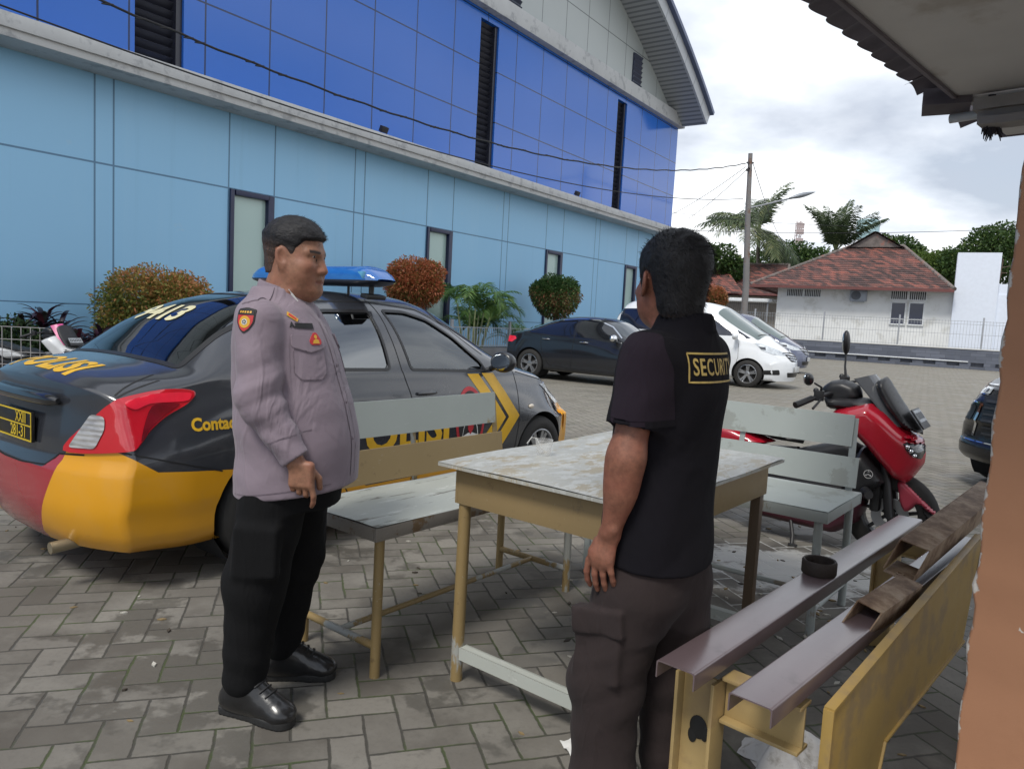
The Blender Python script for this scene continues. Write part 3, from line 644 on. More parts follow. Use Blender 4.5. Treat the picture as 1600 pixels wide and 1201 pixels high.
def tile(row, i, j):   # wavy tile course along the eave, each course a step higher
    y = 2.0 - 3.0 * i / (n * 8); wv = 0.024 * abs(math.sin(i * math.pi / 14)) ; x = -0.90 + row * 0.30 + (0, 0.36, 0.36, 0)[j] - 0.03 * abs(math.sin(i * math.pi / 14)) * (j in (0, 3))
    return (x, y, 2.555 + (x + 0.90) * 0.42 + wv + (0, 0, 0.02, 0.02)[j] + 0.012 * (j in (0, 3)))
for row in range(6): mb.grid(n * 8, 4, lambda i, j: tile(row, i, j))
mb.build('roof_tile', M_TIL, gh, smooth=50)
mb = MB()
for k in range(5):
    mb.grid(9, 4, lambda i, j: (-0.93 + 0.02 * (k % 2) + (0, 0.30, 0.30, 0)[j], 2.02 + 0.185 * k + 0.19 * i / 8, 2.56 + 0.03 * math.sin(i * math.pi / 8) + (0, 0.1, 0.12, 0.02)[j]))
mb.box((-0.80, 2.22, 2.515), (0.20, 0.20, 0.075), rotz(0.3)); mb.build('roof_tile', M_TIL, gh, smooth=50)
mb = MB(); mb.box((-0.742, 0.97, 2.525), (0.016, 3.9, 0.06)); mb.box((1.42, 2.925, 2.51), (4.3, 0.016, 0.06)); mb.build('fascia', mat('mauve_fascia', (0.17, 0.15, 0.17), 0.7), gh)
MB().tube([(-0.80, 2.30, 2.45), (-0.58, 2.29, 2.455)], 0.021, 12).build('pipe_end', mat('white_pvc', (0.55, 0.57, 0.6), 0.4), gh)
mb = MB(); rq = random.Random(2)
for k in range(26):
    a = rq.uniform(0, 6.28); rr_ = rq.uniform(0, 0.03); x0, y0 = -0.60 + rr_ * math.cos(a), 2.20 + rr_ * math.sin(a)
    mb.tube([(x0, y0, 2.50), (x0 + rq.uniform(-.01, .01), y0 + rq.uniform(-.01, .01), 2.40), (x0 + rq.uniform(-.03, .03), y0 + rq.uniform(-.03, .03), 2.345 - rq.uniform(0, .05))], [0.012, 0.010, 0.002], 6)
tag(mb.build('rag_bundle', mat('dark_frayed_cloth', (0.045, 0.04, 0.05), 0.9)), 'dark frayed rag bundle hanging from the eave beam', 'rag').matrix_world = Matrix.Translation((0.98, 1.5, 0)) @ Matrix.Rotation(R(-45), 4, 'Z')
# ---------------------------------------------------------------- foliage
def leaf_mat(name, stops, rough=0.5, trans=0.25):
    s = NT(name); a = s.n('ShaderNodeAttribute'); a.attribute_name = 'tint'
    c = s.ramp(a.outputs['Fac'], stops); s.set(col=c, rough=rough, spec=0.3)
    tr = s.n('ShaderNodeBsdfTranslucent'); s.L(c, tr.inputs[0]); mx = s.n('ShaderNodeMixShader'); mx.inputs[0].default_value = trans
    s.L(s.b.outputs[0], mx.inputs[1]); s.L(tr.outputs[0], mx.inputs[2]); s.L(mx.outputs[0], s.o.inputs[0]); return s.m
RN = np.random.default_rng(11)
def leaves(P, D, ln, wd, tint, droop=0.25):
    """P base points, D directions (N,3); each leaf a folded diamond of 4 triangles -> returns V,F,T"""
    N = len(P); D = D / np.linalg.norm(D, axis=1, keepdims=True)
    A = RN.normal(size=(N, 3)); S = np.cross(D, A); S /= np.linalg.norm(S, axis=1, keepdims=True) + 1e-9; U = np.cross(S, D)
    ln = np.broadcast_to(ln, (N,))[:, None]; wd = np.broadcast_to(wd, (N,))[:, None]
    v0 = P; v1 = P + D * ln * 0.5 + S * wd * 0.5 + U * wd * 0.18; v2 = P + D * ln - np.array([0, 0, 1]) * ln * droop; v3 = P + D * ln * 0.5 - S * wd * 0.5 + U * wd * 0.18
    V = np.stack([v0, v1, v2, v3], 1).reshape(-1, 3); F = (np.arange(N)[:, None] * 4 + np.array([[0, 1, 2, 3]]))
    return V, F, np.repeat(tint, 4)
def rand_dir(n):
    d = RN.normal(size=(n, 3)); return d / np.linalg.norm(d, axis=1, keepdims=True)
def lump(d, seed, amp=0.12, k=3.0):
    r_ = np.random.default_rng(seed); o = np.zeros(len(d))
    for _ in range(7):
        w_ = r_.normal(size=3) * k; o += np.sin(d @ w_ + r_.uniform(0, 6.28))
    return 1 + amp * o / 2.6
def crown_mesh(lobes, n, ln, wd, seed, fill=0.45, tint_fn=None, updir=0.35, amp=0.15):
    """lobes: (centre, (rx,ry,rz)) ellipsoids; leaves spread through the outer shell of each"""
    Vs, Fs, Ts = [], [], []; off = 0
    vol = np.array([l[1][0] * l[1][1] + l[1][1] * l[1][2] for l in lobes]); vol = vol / vol.sum()
    for q, (c, r_) in enumerate(lobes):
        k = max(20, int(n * vol[q])); d = rand_dir(k); rad = (fill + (1 - fill) * RN.random(k) ** 0.45) * lump(d, seed + q, amp, 3.5)
        P = np.array(c) + d * rad[:, None] * np.array(r_)
        D = d * 0.9 + RN.normal(size=(k, 3)) * 0.55 + np.array([0, 0, updir])
        t = RN.normal(0.5, 0.16, k)
        if tint_fn is not None: t = tint_fn(P, d, t)
        # neighbouring leaves share a tone: new growth comes in clumps
        cl = np.sin(P @ np.array([5.1, 3.3, 4.7]) / max(r_) * 1.4 + seed) * np.cos(P @ np.array([-3.7, 4.9, 3.1]) / max(r_) * 1.3); t = np.clip(t + 0.13 * cl, 0, 1)
        V, F, T = leaves(P, D, ln * RN.uniform(0.6, 1.25, k), wd * RN.uniform(0.7, 1.2, k), t)
        Vs.append(V); Fs.append(F + off); Ts.append(T); off += len(V)
    return np.concatenate(Vs), np.concatenate(Fs), np.concatenate(Ts)
M_BARK = mat('brown_bark', (0.12, 0.09, 0.065), 0.85, bump=0.5, bscale=25)
def topiary(lbl, c, r_, mt, n, seed, ln=0.07, wd=0.032, tf=None):
    t = thing('topiary_bush', lbl, 'bush', (c[0], c[1], 0)); tk = MB()
    tk.tube([(0, 0, 0), (0.02, 0.01, c[2] * 0.5), (0, 0, c[2])], [0.06, 0.05, 0.045], 9)
    for k in range(6):
        a = k * 1.05 + seed; tk.tube([(0, 0, c[2] - r_[2] * 0.8), (0.3 * r_[0] * math.cos(a), 0.3 * r_[0] * math.sin(a), c[2] - r_[2] * 0.3), (0.6 * r_[0] * math.cos(a), 0.6 * r_[0] * math.sin(a), c[2] + r_[2] * 0.2)], [0.03, 0.02, 0.008], 6)
    tk.build('trunk', M_BARK, t)
    lob = [((0, 0, c[2]), tuple(q * .93 for q in r_))]; rq = random.Random(seed)
    for k in range(9):
        a, b = rq.uniform(0, 6.28), rq.uniform(-0.5, 1); lob.append(((r_[0] * 0.55 * math.cos(a), r_[1] * 0.55 * math.sin(a), c[2] + r_[2] * 0.45 * b), tuple(q * rq.uniform(0.40, 0.47) for q in r_)))
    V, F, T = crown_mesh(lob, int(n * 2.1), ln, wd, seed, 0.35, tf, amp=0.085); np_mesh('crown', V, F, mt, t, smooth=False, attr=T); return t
ML_RED = leaf_mat('red_shoot_leaves', [(0.0, (0.06, 0.10, 0.025)), (0.3, (0.14, 0.15, 0.035)), (0.5, (0.32, 0.13, 0.05)), (0.75, (0.46, 0.14, 0.07)), (1.0, (0.56, 0.24, 0.13))])
ML_ORG = leaf_mat('orange_green_leaves', [(0.0, (0.07, 0.12, 0.03)), (0.35, (0.19, 0.20, 0.045)), (0.55, (0.36, 0.22, 0.07)), (0.8, (0.48, 0.18, 0.085)), (1.0, (0.56, 0.26, 0.13))])
ML_GRN = leaf_mat('dark_green_leaves', [(0.0, (0.025, 0.055, 0.018)), (0.4, (0.045, 0.10, 0.027)), (0.65, (0.09, 0.16, 0.045)), (0.8, (0.20, 0.13, 0.06)), (1.0, (0.33, 0.11, 0.07))])
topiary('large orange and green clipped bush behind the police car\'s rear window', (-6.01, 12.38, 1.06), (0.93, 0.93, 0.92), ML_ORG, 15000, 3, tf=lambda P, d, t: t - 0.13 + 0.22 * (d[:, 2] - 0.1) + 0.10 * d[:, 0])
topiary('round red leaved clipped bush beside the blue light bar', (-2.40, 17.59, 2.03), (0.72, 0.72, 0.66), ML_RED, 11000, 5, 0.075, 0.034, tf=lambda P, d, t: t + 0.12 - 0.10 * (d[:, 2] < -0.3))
topiary('round dark green clipped bush behind the black sedan', (1.18, 22.85, 2.02), (0.80, 0.80, 0.70), ML_GRN, 11000, 8, 0.08, 0.04, tf=lambda P, d, t: t + 0.10 - 0.22 * (d[:, 2] > 0.3) + 0.10 * (d[:, 2] < 0))
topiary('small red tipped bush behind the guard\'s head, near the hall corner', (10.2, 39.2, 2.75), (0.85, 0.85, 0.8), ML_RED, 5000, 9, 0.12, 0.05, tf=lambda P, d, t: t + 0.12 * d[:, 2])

def frond(base, az, el, L, droop, n, leaf, lw, col, twist=0.0, vshape=0.35, spread=1.0, sag=0.5):
    """a feather palm leaf: curved rachis plus leaflets each side"""
    V, F, T = [], [], []; h = np.array([math.cos(az), math.sin(az), 0]); sd_ = np.array([-math.sin(az), math.cos(az), 0]); p = np.array(base, float); ang = el; pts = [p]; tg = []
    for i in range(n):
        t_ = h * math.cos(ang) + np.array([0, 0, 1]) * math.sin(ang); p = p + t_ * L / n; pts.append(p); tg.append(t_); ang -= droop / n * (0.5 + i / n)
    tg.append(tg[-1])
    for i in range(n):   # rachis as a thin 3-sided strip
        o = len(V); w_ = 0.018 * L / 2 * (1 - i / n * 0.8)
        for q, tt in ((pts[i], tg[i]), (pts[i + 1], tg[i + 1])):
            nn_ = np.cross(sd_, tt); V += [q - sd_ * w_, q + sd_ * w_, q - nn_ * w_]
        F += [(o, o + 1, o + 4, o + 3), (o + 1, o + 2, o + 5, o + 4), (o + 2, o, o + 3, o + 5)]; T += [0.75] * 6
    for i in range(max(1, int(n * 0.12)), n + 1):
        fr_ = i / n; ll = leaf * (0.35 + 1.1 * math.sin(math.pi * min(1, fr_ * 0.82 + 0.12)) ** 0.8) * (1 - 0.35 * fr_)
        nn_ = np.cross(sd_, tg[i])
        for sgn in (-1, 1):
            d = sd_ * sgn * spread + tg[i] * (0.55 + 0.5 * fr_) - nn_ * vshape * -1 * 0 + np.array([0, 0, vshape]); d /= np.linalg.norm(d); d = d + RN.normal(size=3) * 0.07
            q0 = pts[i] + RN.normal(size=3) * 0.002; q1 = q0 + d * ll * 0.5 - np.array([0, 0, sag * 0.10 * ll]); q2 = q0 + d * ll - np.array([0, 0, sag * ll * 0.55])
            ax = tg[i] * lw / 2; o = len(V); tv = float(np.clip(col + RN.normal() * 0.10, 0, 1))
            V += [q0 - ax * 0.4, q0 + ax * 0.4, q1 + ax, q1 - ax, q2]; F += [(o, o + 1, o + 2, o + 3), (o + 3, o + 2, o + 4, o + 4)]; T += [tv] * 5
    return V, F, T
def palm(nm, lbl, loc, trunks, fronds, mt, trunk_mat, cat='palm', group=None):
    t = thing(nm, lbl, cat, loc, group=group); mb = MB()
    for pts, rad in trunks: mb.tube(pts, rad, 9)
    if trunks: mb.build('trunk', trunk_mat, t)
    V, F, T = [], [], []
    for f in fronds:
        v, ff, tt = frond(**f); o = len(V); V += v; F += [tuple(o + i for i in q) for q in ff]; T += tt
    me = bpy.data.meshes.new('crown'); me.from_pydata([tuple(q) for q in V], [], [q if q[2] != q[3] else q[:3] for q in F]); a = me.attributes.new('tint', 'FLOAT', 'POINT'); a.data.foreach_set('value', np.array(T, np.float32)); me.materials.append(mt); link('crown', me, t); return t
ML_PALM = leaf_mat('palm_leaflet', [(0.0, (0.03, 0.07, 0.025)), (0.45, (0.08, 0.17, 0.045)), (0.75, (0.16, 0.27, 0.07)), (1.0, (0.32, 0.32, 0.11))], 0.4, 0.3)
ML_COCO = leaf_mat('coconut_leaflet', [(0.0, (0.022, 0.035, 0.02)), (0.45, (0.05, 0.078, 0.036)), (0.75, (0.11, 0.14, 0.06)), (1.0, (0.24, 0.23, 0.10))], 0.5, 0.3)
M_CANE = mat('pale_green_cane', (0.22, 0.25, 0.12), 0.6, var=0.3, scale=14)
rq = random.Random(4); tr, fr_ = [], []
for k in range(11):
    a = rq.uniform(0, 6.28); bx, by = 0.18 * math.cos(a), 0.18 * math.sin(a); hx_, hy_ = bx * 2.6, by * 2.6; hz = rq.uniform(0.9, 1.75)
    tr.append(([(bx, by, 0), ((bx + hx_) / 2, (by + hy_) / 2, hz * 0.55), (hx_, hy_, hz)], [0.035, 0.028, 0.016]))
    for q in range(4): fr_.append(dict(base=(hx_, hy_, hz), az=a + rq.uniform(-1.5, 1.5), el=R(rq.uniform(48, 84)), L=rq.uniform(0.95, 1.35), droop=rq.uniform(1.6, 2.7), n=26, leaf=0.36, lw=0.040, col=rq.uniform(0.25, 0.65), vshape=0.35, sag=0.7))
palm('areca_palm', 'feathery green areca palm clump against the pale blue wall', (-1.13, 19.46, 0), tr, fr_, ML_PALM, M_CANE)
fr_ = [dict(base=(0, 0, 0.55), az=rq.uniform(0, 6.28), el=R(rq.uniform(30, 75)), L=rq.uniform(0.8, 1.15), droop=1.3, n=22, leaf=0.24, lw=0.035, col=rq.uniform(0.05, 0.4)) for _ in range(16)]
palm('low_palm', 'low dark green palm behind the fence, left of the black sedan', (0.15, 21.2, 0), [([(0, 0, 0), (0, 0, 0.55)], [0.09, 0.07])], fr_, ML_PALM, M_BARK, 'palm')
# strap-leaved cordyline, dark purple
ML_CORD = leaf_mat('purple_strap_leaf', [(0, (0.012, 0.012, 0.022)), (0.5, (0.035, 0.018, 0.032)), (0.8, (0.10, 0.022, 0.035)), (1, (0.05, 0.075, 0.06))], 0.3, 0.1)
def strap_plant(lbl, loc, heads, seed, mt):
    t = thing('cordyline_plant', lbl, 'plant', loc, group='dark strap leaved plants by the wire fence'); rq = random.Random(seed); tk = MB(); V, F, T = [], [], []
    for hx_, hy_, hz, n, L in heads:
        tk.tube([(hx_ * 0.3, hy_ * 0.3, 0), (hx_, hy_, hz)], [0.025, 0.016], 7)
        for k in range(n):
            a = k * 2.4 + rq.uniform(-.3, .3); el = R(rq.uniform(5, 82)); l_ = L * rq.uniform(0.7, 1.15); hd = np.array([math.cos(a), math.sin(a), 0]); sd_ = np.array([-math.sin(a), math.cos(a), 0]); p = np.array([hx_, hy_, hz - rq.uniform(0, 0.22)]); tv = rq.random(); o = len(V); m_ = 8
            for i in range(m_ + 1):
                f = i / m_; w_ = 0.038 * math.sin(math.pi * min(1, f * 0.9 + 0.1)) ** 0.7 * (1 if i < m_ else 0.05)
                V += [p - sd_ * w_ + np.array([0, 0, w_ * .4]), p, p + sd_ * w_ + np.array([0, 0, w_ * .4])]; T += [tv] * 3
                p = p + (hd * math.cos(el) + np.array([0, 0, math.sin(el)])) * l_ / m_; el -= 0.13 * (1 + f)
            for i in range(m_):
                for j in (0, 1): F.append((o + 3 * i + j, o + 3 * i + j + 1, o + 3 * i + 4 + j, o + 3 * i + 3 + j))
    tk.build('stem', M_BARK, t); np_mesh('foliage', V, F, mt, t, attr=T)
strap_plant('taller purple cordyline behind the wire mesh fence at the left edge', (-6.95, 10.95, 0), [(0, 0, 0.95, 34, 0.50), (0.22, 0.05, 0.82, 30, 0.46), (-0.30, -0.02, 0.84, 32, 0.50), (0.44, 0.1, 0.70, 26, 0.40), (-0.55, 0.05, 0.7, 26, 0.46), (0.05, -0.1, 0.55, 30, 0.42), (-0.3, -0.12, 0.45, 26, 0.4)], 1, ML_CORD)
strap_plant('shorter purple cordyline beside the pink motor scooter', (-6.35, 11.4, 0), [(0, 0, 0.74, 28, 0.40), (-0.3, 0, 0.66, 28, 0.40), (0.2, 0, 0.5, 24, 0.36)], 2, ML_CORD)
ML_SHR = leaf_mat('shrub_leaf', [(0, (0.02, 0.035, 0.018)), (0.5, (0.04, 0.075, 0.03)), (1, (0.09, 0.14, 0.05))])
for lbl, c, r_ in (('leafy green shrub behind the wire mesh fence under the purple plants', (-7.15, 10.7, 0.55), (0.42, 0.35, 0.42)), ('dark leafy shrub low behind the mesh, at the far left edge', (-8.0, 11.0, 0.5), (0.7, 0.4, 0.42))):
    t = thing('shrub', lbl, 'shrub', (c[0], c[1], 0)); V, F, T = crown_mesh([((0, 0, c[2]), r_), ((0.15, 0, c[2] * 0.8), tuple(q * .7 for q in r_))], 2600, 0.10, 0.045, int(c[0] * -10), 0.15); np_mesh('foliage', V, F, ML_SHR, t, smooth=False, attr=T)
    MB().tube([(0, 0, 0), (0.02, 0, c[2])], [0.02, 0.012], 7).build('stem', M_BARK, t)
# ---- far trees
def coconut(lbl, x, y, hz, L, nf, seed, elr, drp, col=0.5):
    rq = random.Random(seed); fr_ = []
    for k in range(nf):
        el = R(elr[0] + (elr[1] - elr[0]) * ((k * 0.618) % 1)); fr_.append(dict(base=(0.15 * math.cos(k * 2.4), 0.15 * math.sin(k * 2.4), hz), az=k * 2.4 + rq.uniform(-.2, .2), el=el, L=L * rq.uniform(0.85, 1.1), droop=drp * rq.uniform(0.8, 1.3), n=34, leaf=L * 0.24, lw=L * 0.026, col=col + rq.uniform(-.2, .25), vshape=0.15, sag=0.9))
    palm('coconut_palm', lbl, (x, y, 0), [([(0, 0, 0), (0.3, 0.1, hz * 0.5), (0, 0, hz + 0.1)], [0.22, 0.16, 0.13])], fr_, ML_COCO, mat('grey_palm_trunk', (0.20, 0.18, 0.15), 0.85, bump=0.4), 'palm tree', 'coconut palms beyond the houses')
coconut('full coconut palm with drooping fronds behind the utility pole', 18.94, 60, 9.2, 4.5, 34, 3, (-40, 88), 0.95, 0.5)
coconut('upright narrow coconut palm rising behind the red roofed house', 29.4, 70, 9.0, 4.7, 20, 6, (48, 89), 0.55, 0.42)
ML_TREE = leaf_mat('tree_leaf', [(0, (0.016, 0.036, 0.012)), (0.45, (0.04, 0.08, 0.022)), (0.75, (0.08, 0.135, 0.035)), (1, (0.16, 0.20, 0.06))])
ML_TREL = leaf_mat('light_tree_leaf', [(0, (0.04, 0.07, 0.02)), (0.45, (0.085, 0.14, 0.03)), (0.75, (0.15, 0.21, 0.05)), (1, (0.25, 0.27, 0.09))])
def tree(lbl, x, y, lobes, n, leaf, seed, mt=None, grp='trees beyond the houses'):
    t = thing('broadleaf_tree', lbl, 'tree', (x, y, 0), group=grp); tk = MB(); zt = min(l[0][2] for l in lobes)
    tk.tube([(0, 0, 0), (0.1, 0, zt * 0.6), (0, 0, zt)], [0.3, 0.22, 0.16], 9)
    for c, r_ in lobes: tk.tube([(0, 0, zt * 0.75), (c[0] * 0.5, c[1] * 0.5, (zt + c[2]) / 2), c], [0.14, 0.09, 0.03], 6)
    tk.build('trunk', M_BARK, t); V, F, T = crown_mesh(lobes, n, leaf, leaf * 0.5, seed, 0.2); np_mesh('crown', V, F, mt or ML_TREE, t, smooth=False, attr=T)
tree('dark leafy tree beyond the white gate block at the right', 37.5, 60, [((0, 0, 8.6), (2.3, 2.2, 1.9)), ((2.2, 1, 7.6), (2.4, 2, 1.7)), ((-2.3, 0, 7.3), (2.1, 2, 1.5)), ((1.0, 0.5, 9.6), (1.5, 1.4, 1.2)), ((4.0, 0, 8.7), (1.8, 1.8, 1.5))], 12000, 0.34, 21)
tree('wide green tree behind the right slope of the tiled roof', 33.8, 62, [((0, 0, 6.8), (2.6, 2.2, 1.7)), ((-2.2, 0, 6.3), (1.7, 1.7, 1.3)), ((1.6, 0, 7.3), (1.6, 1.5, 1.2))], 8000, 0.32, 22, ML_TREL)
tree('rounded tree showing behind the small roof gable', 32.9, 66, [((0, 0, 8.7), (2.2, 2, 1.4)), ((1.3, 0, 8.2), (1.6, 1.5, 1.2)), ((-1.4, 0, 8.9), (1.3, 1.3, 1.1))], 6500, 0.32, 23)
tree('small tree left of the full coconut palm', 15.1, 56, [((0, 0, 6.3), (1.4, 1.3, 1.1)), ((-1.2, 0, 6.6), (1.1, 1, 0.8)), ((0.9, 0, 5.6), (1.1, 1, 0.9))], 4200, 0.30, 24)
tree('low tree between the two coconut palms', 29.8, 82, [((0, 0, 9.3), (2.6, 2.3, 1.5)), ((-2.6, 0, 8.6), (2.2, 2, 1.5)), ((2.6, 0, 9.0), (2.4, 2, 1.5))], 6000, 0.42, 25)
tree('bright green bush tree behind the left end of the tiled roof', 23.6, 58, [((0, 0, 5.6), (1.9, 1.6, 1.2)), ((-1.6, 0, 5.2), (1.4, 1.4, 1.1)), ((1.6, 0, 6.0), (1.4, 1.3, 1.0))], 5500, 0.32, 26, ML_TREL)
# ---------------------------------------------------------------- far boundary wall, railing, houses
FX = Vector((0.8731, -0.4876, 0)); FN = Vector((0.4876, 0.8731, 0)); F1 = Vector((16.21, 37.855, 0)); FA = math.atan2(FX.y, FX.x)
def fth(nm, lbl, cat, s_=0, off=0, group=None): return thing(nm, lbl, cat, F1 + FX * s_ + FN * off, FA, group)
s = NT('slate_cladding'); x, y, z = s.xyz(); br = s.n('ShaderNodeTexBrick'); s.L(s.vec(x, z, y), br.inputs[0]); br.inputs['Scale'].default_value = 1.0; br.inputs['Brick Width'].default_value = 0.62; br.inputs['Row Height'].default_value = 0.155; br.inputs['Mortar Size'].default_value = 0.006
br.inputs['Color1'].default_value = (0.055, 0.065, 0.095, 1); br.inputs['Color2'].default_value = (0.13, 0.145, 0.19, 1); br.inputs['Mortar'].default_value = (0.03, 0.032, 0.04, 1); br.offset = 0.37
s.set(col=s.mix(s.math('MULTIPLY', s.noise(3, 5), 0.45), br.outputs[0], (0.15, 0.16, 0.18)), rough=0.6); M_SLATE = s.m
t = fth('boundary_wall', 'low grey slate boundary wall with drain slots across the far lot', 'wall')
mb = MB(); sl_ = [-13.0]; k = -12.6
holes = [(-12.6 + 0.98 * i, -12.6 + 0.98 * i + 0.52) for i in range(24)]
mb.box((0, 0.12, 0.615), (26, 0.24, 0.61)); mb.box((0, 0.12, 0.065), (26, 0.24, 0.13))
ed = -13.0
for a, b in holes: mb.box(((ed + a) / 2, 0.12, 0.22), (a - ed, 0.24, 0.18)); ed = b
mb.box(((ed + 13) / 2, 0.12, 0.22), (13 - ed, 0.24, 0.18)); mb.box((0, 0.2, 0.22), (25.9, 0.06, 0.17))
mb.build('wall_body', M_SLATE, t, smooth=0)
mb = MB(); mb.box((0, 0.12, 0.945), (26.1, 0.30, 0.05)); mb.build('coping', mat('white_coping', (0.55, 0.55, 0.53), 0.7, var=0.1, scale=3), t, bevel=0.008)
o = MB().tube([(-12.5, -0.05, 0.37), (5.9, -0.05, 0.345)], 0.028, 8).build('drain_pipe', mat('white_pvc_pipe', (0.6, 0.62, 0.64), 0.4)); o.location = F1; o.rotation_euler = (0, 0, FA); tag(o, 'thin white pipe running along the slate boundary wall', 'pipe')
t = fth('railing', 'tall grey bar railing on top of the slate boundary wall', 'railing'); M_RAIL = mat('grey_rail_paint', (0.30, 0.315, 0.34), 0.5)
for sp in (-10.9, -7.45, -4.0, -0.56, 2.87, 6.36, 9.8): MB().box((sp, 0.12, 1.70), (0.075, 0.06, 1.46)).build('post', M_RAIL, t, bevel=0.006)
edges = (-13.0, -10.9, -7.45, -4.0, -0.56, 2.87, 6.36, 9.8, 13.0)
for a, b in zip(edges[:-1], edges[1:]):
    mb = MB(); n = int((b - a) / 0.125)
    for i in range(1, n): mb.box((a + (b - a) * i / n, 0.12, 1.62), (0.011, 0.011, 1.30))
    for z_ in (1.02, 1.62, 2.10, 2.24): mb.box(((a + b) / 2, 0.12, z_), (b - a - 0.08, 0.012, 0.014))
    mb.build('bar_panel', M_RAIL, t, smooth=0)
# white house with hipped tile roof
s = NT('clay_roof_tiles'); gx, gy, gz = s.xyz()
row = s.math('DIVIDE', gz, 0.155); rf = s.math('FRACT', row); ri = s.math('FLOOR', row); cx = s.math('DIVIDE', s.math('ADD', gx, s.math('MULTIPLY', gy, 0.9)), 0.24); ci = s.math('FLOOR', cx); cf = s.math('FRACT', cx)
h = s.white(s.vec(ci, ri, 2.0)); pat = s.noise(0.55, 5, 0.62)
c = s.ramp(s.math('ADD', s.math('MULTIPLY', h, 0.42), s.math('MULTIPLY', pat, 0.58)), [(0.28, (0.055, 0.034, 0.032)), (0.46, (0.105, 0.058, 0.052)), (0.60, (0.20, 0.082, 0.066)), (0.78, (0.34, 0.115, 0.085))])
dk = s.math('MAXIMUM', s.step(rf, 0.80, 0.97), s.math('MULTIPLY', s.step(s.math('ABSOLUTE', s.math('SUBTRACT', cf, 0.5)), 0.36, 0.5), 0.6))
s.set(col=s.mix(s.math('MULTIPLY', dk, 0.75), c, (0.018, 0.012, 0.012)), rough=0.8)
s.bump(s.math('ADD', s.math('SUBTRACT', 1.0, rf), s.math('MULTIPLY', s.math('SINE', s.math('MULTIPLY', cf, 6.283)), 0.4)), 0.9, 0.06); M_TILE = s.m
M_WHW = mat('house_whitewash', (0.76, 0.77, 0.76), 0.8, var=0.05, scale=1.5, dirt=((0.6, 0.6, 0.57), 0.1, 1.2)); M_RIDGE = mat('mossy_ridge', (0.15, 0.13, 0.12), 0.9, var=0.3, scale=3, dirt=((0.28, 0.12, 0.09), 0.1, 1.5)); M_BARGE = mat('red_eave_board', (0.15, 0.055, 0.05), 0.7)
M_DARK = mat('dark_void', (0.012, 0.014, 0.018), 0.5); M_WFR = mat('white_frame', (0.72, 0.74, 0.75), 0.5)
def stepped(mb, P00, P10, P01, P11, n, th=0.035, mi=0):
    """roof slope from eave edge P00-P10 up to P01-P11 as n overlapping courses"""
    P00, P10, P01, P11 = map(Vector, (P00, P10, P01, P11)); nn_ = (P10 - P00).cross(P01 - P00).normalized()
    if nn_.z < 0: nn_ = -nn_
    for i in range(n):
        a, b = i / n, min(1, (i + 1.25) / n); q = [P00.lerp(P01, a) + nn_ * th, P10.lerp(P11, a) + nn_ * th, P10.lerp(P11, b), P00.lerp(P01, b)]
        mb.add(q + [P00.lerp(P01, a), P10.lerp(P11, a)], [(0, 1, 2, 3), (4, 5, 1, 0)], mi)
def hip_roof(t, x0, x1, y0, y1, ze, rx0, rx1, ry, zr, nrow=24, gablet=None):
    mb = MB(); stepped(mb, (x0, y0, ze), (x1, y0, ze), (rx0, ry, zr), (rx1, ry, zr), nrow); stepped(mb, (x1, y1, ze), (x0, y1, ze), (rx1, ry, zr), (rx0, ry, zr), nrow)
    stepped(mb, (x0, y1, ze), (x0, y0, ze), (rx0, ry, zr), (rx0, ry, zr), nrow); stepped(mb, (x1, y0, ze), (x1, y1, ze), (rx1, ry, zr), (rx1, ry, zr), nrow)
    mb.add([(x0, y0, ze), (x1, y0, ze), (x1, y1, ze), (x0, y1, ze)], [(0, 1, 2, 3)]); rf_ = mb.build('roof', M_TILE, t, smooth=0)
    rd = MB()
    for a, b in (((x0, y0, ze), (rx0, ry, zr)), ((x1, y0, ze), (rx1, ry, zr)), ((rx0, ry, zr), (rx1, ry, zr))):
        a, b = Vector(a), Vector(b); n = max(6, int((b - a).length / 0.4))
        for i in range(n): rd.tube([a.lerp(b, i / n) + Vector((0, 0, 0.02)), a.lerp(b, (i + 1.05) / n) + Vector((0, 0, 0.045))], [0.11, 0.085], 8)
    rd.build('ridge_tile', M_RIDGE, rf_); bb = MB(); bb.box(((x0 + x1) / 2, y0 - 0.012, ze - 0.06), (x1 - x0, 0.025, 0.16)); bb.box((x0 - 0.012, (y0 + y1) / 2, ze - 0.06), (0.025, y1 - y0, 0.16)); bb.build('eave_board', M_BARGE, rf_)
    return rf_
t = fth('tiled_house', 'white house with mossy red hipped tile roof across the lot', 'house')
MB().box((0.68, 9.6, 1.98), (9.0, 9.0, 3.96)).build('wall', M_WHW, t, smooth=0)
rf_ = hip_roof(t, -5.25, 5.12, 4.15, 15.5, 3.93, -0.55, 2.35, 10.0, 6.75, 22)
mb = MB(); mb.prism([(-0.55, 0), (2.2, 0), (0.78, 0.85)], 0, 1.2, lambda u, v, w_: (u, 9.6 + w_, 6.68 + v)); mb.build('gable', M_RIDGE, rf_, smooth=0)
mb = MB(); 
for sgn, xa in ((1, -0.75), (-1, 2.42)): stepped(mb, (xa, 9.4, 6.62), (xa, 11, 6.62), (0.78, 9.4, 7.62), (0.78, 11, 7.62), 6)
mb.build('gable_tiles', M_RIDGE, rf_, smooth=0)
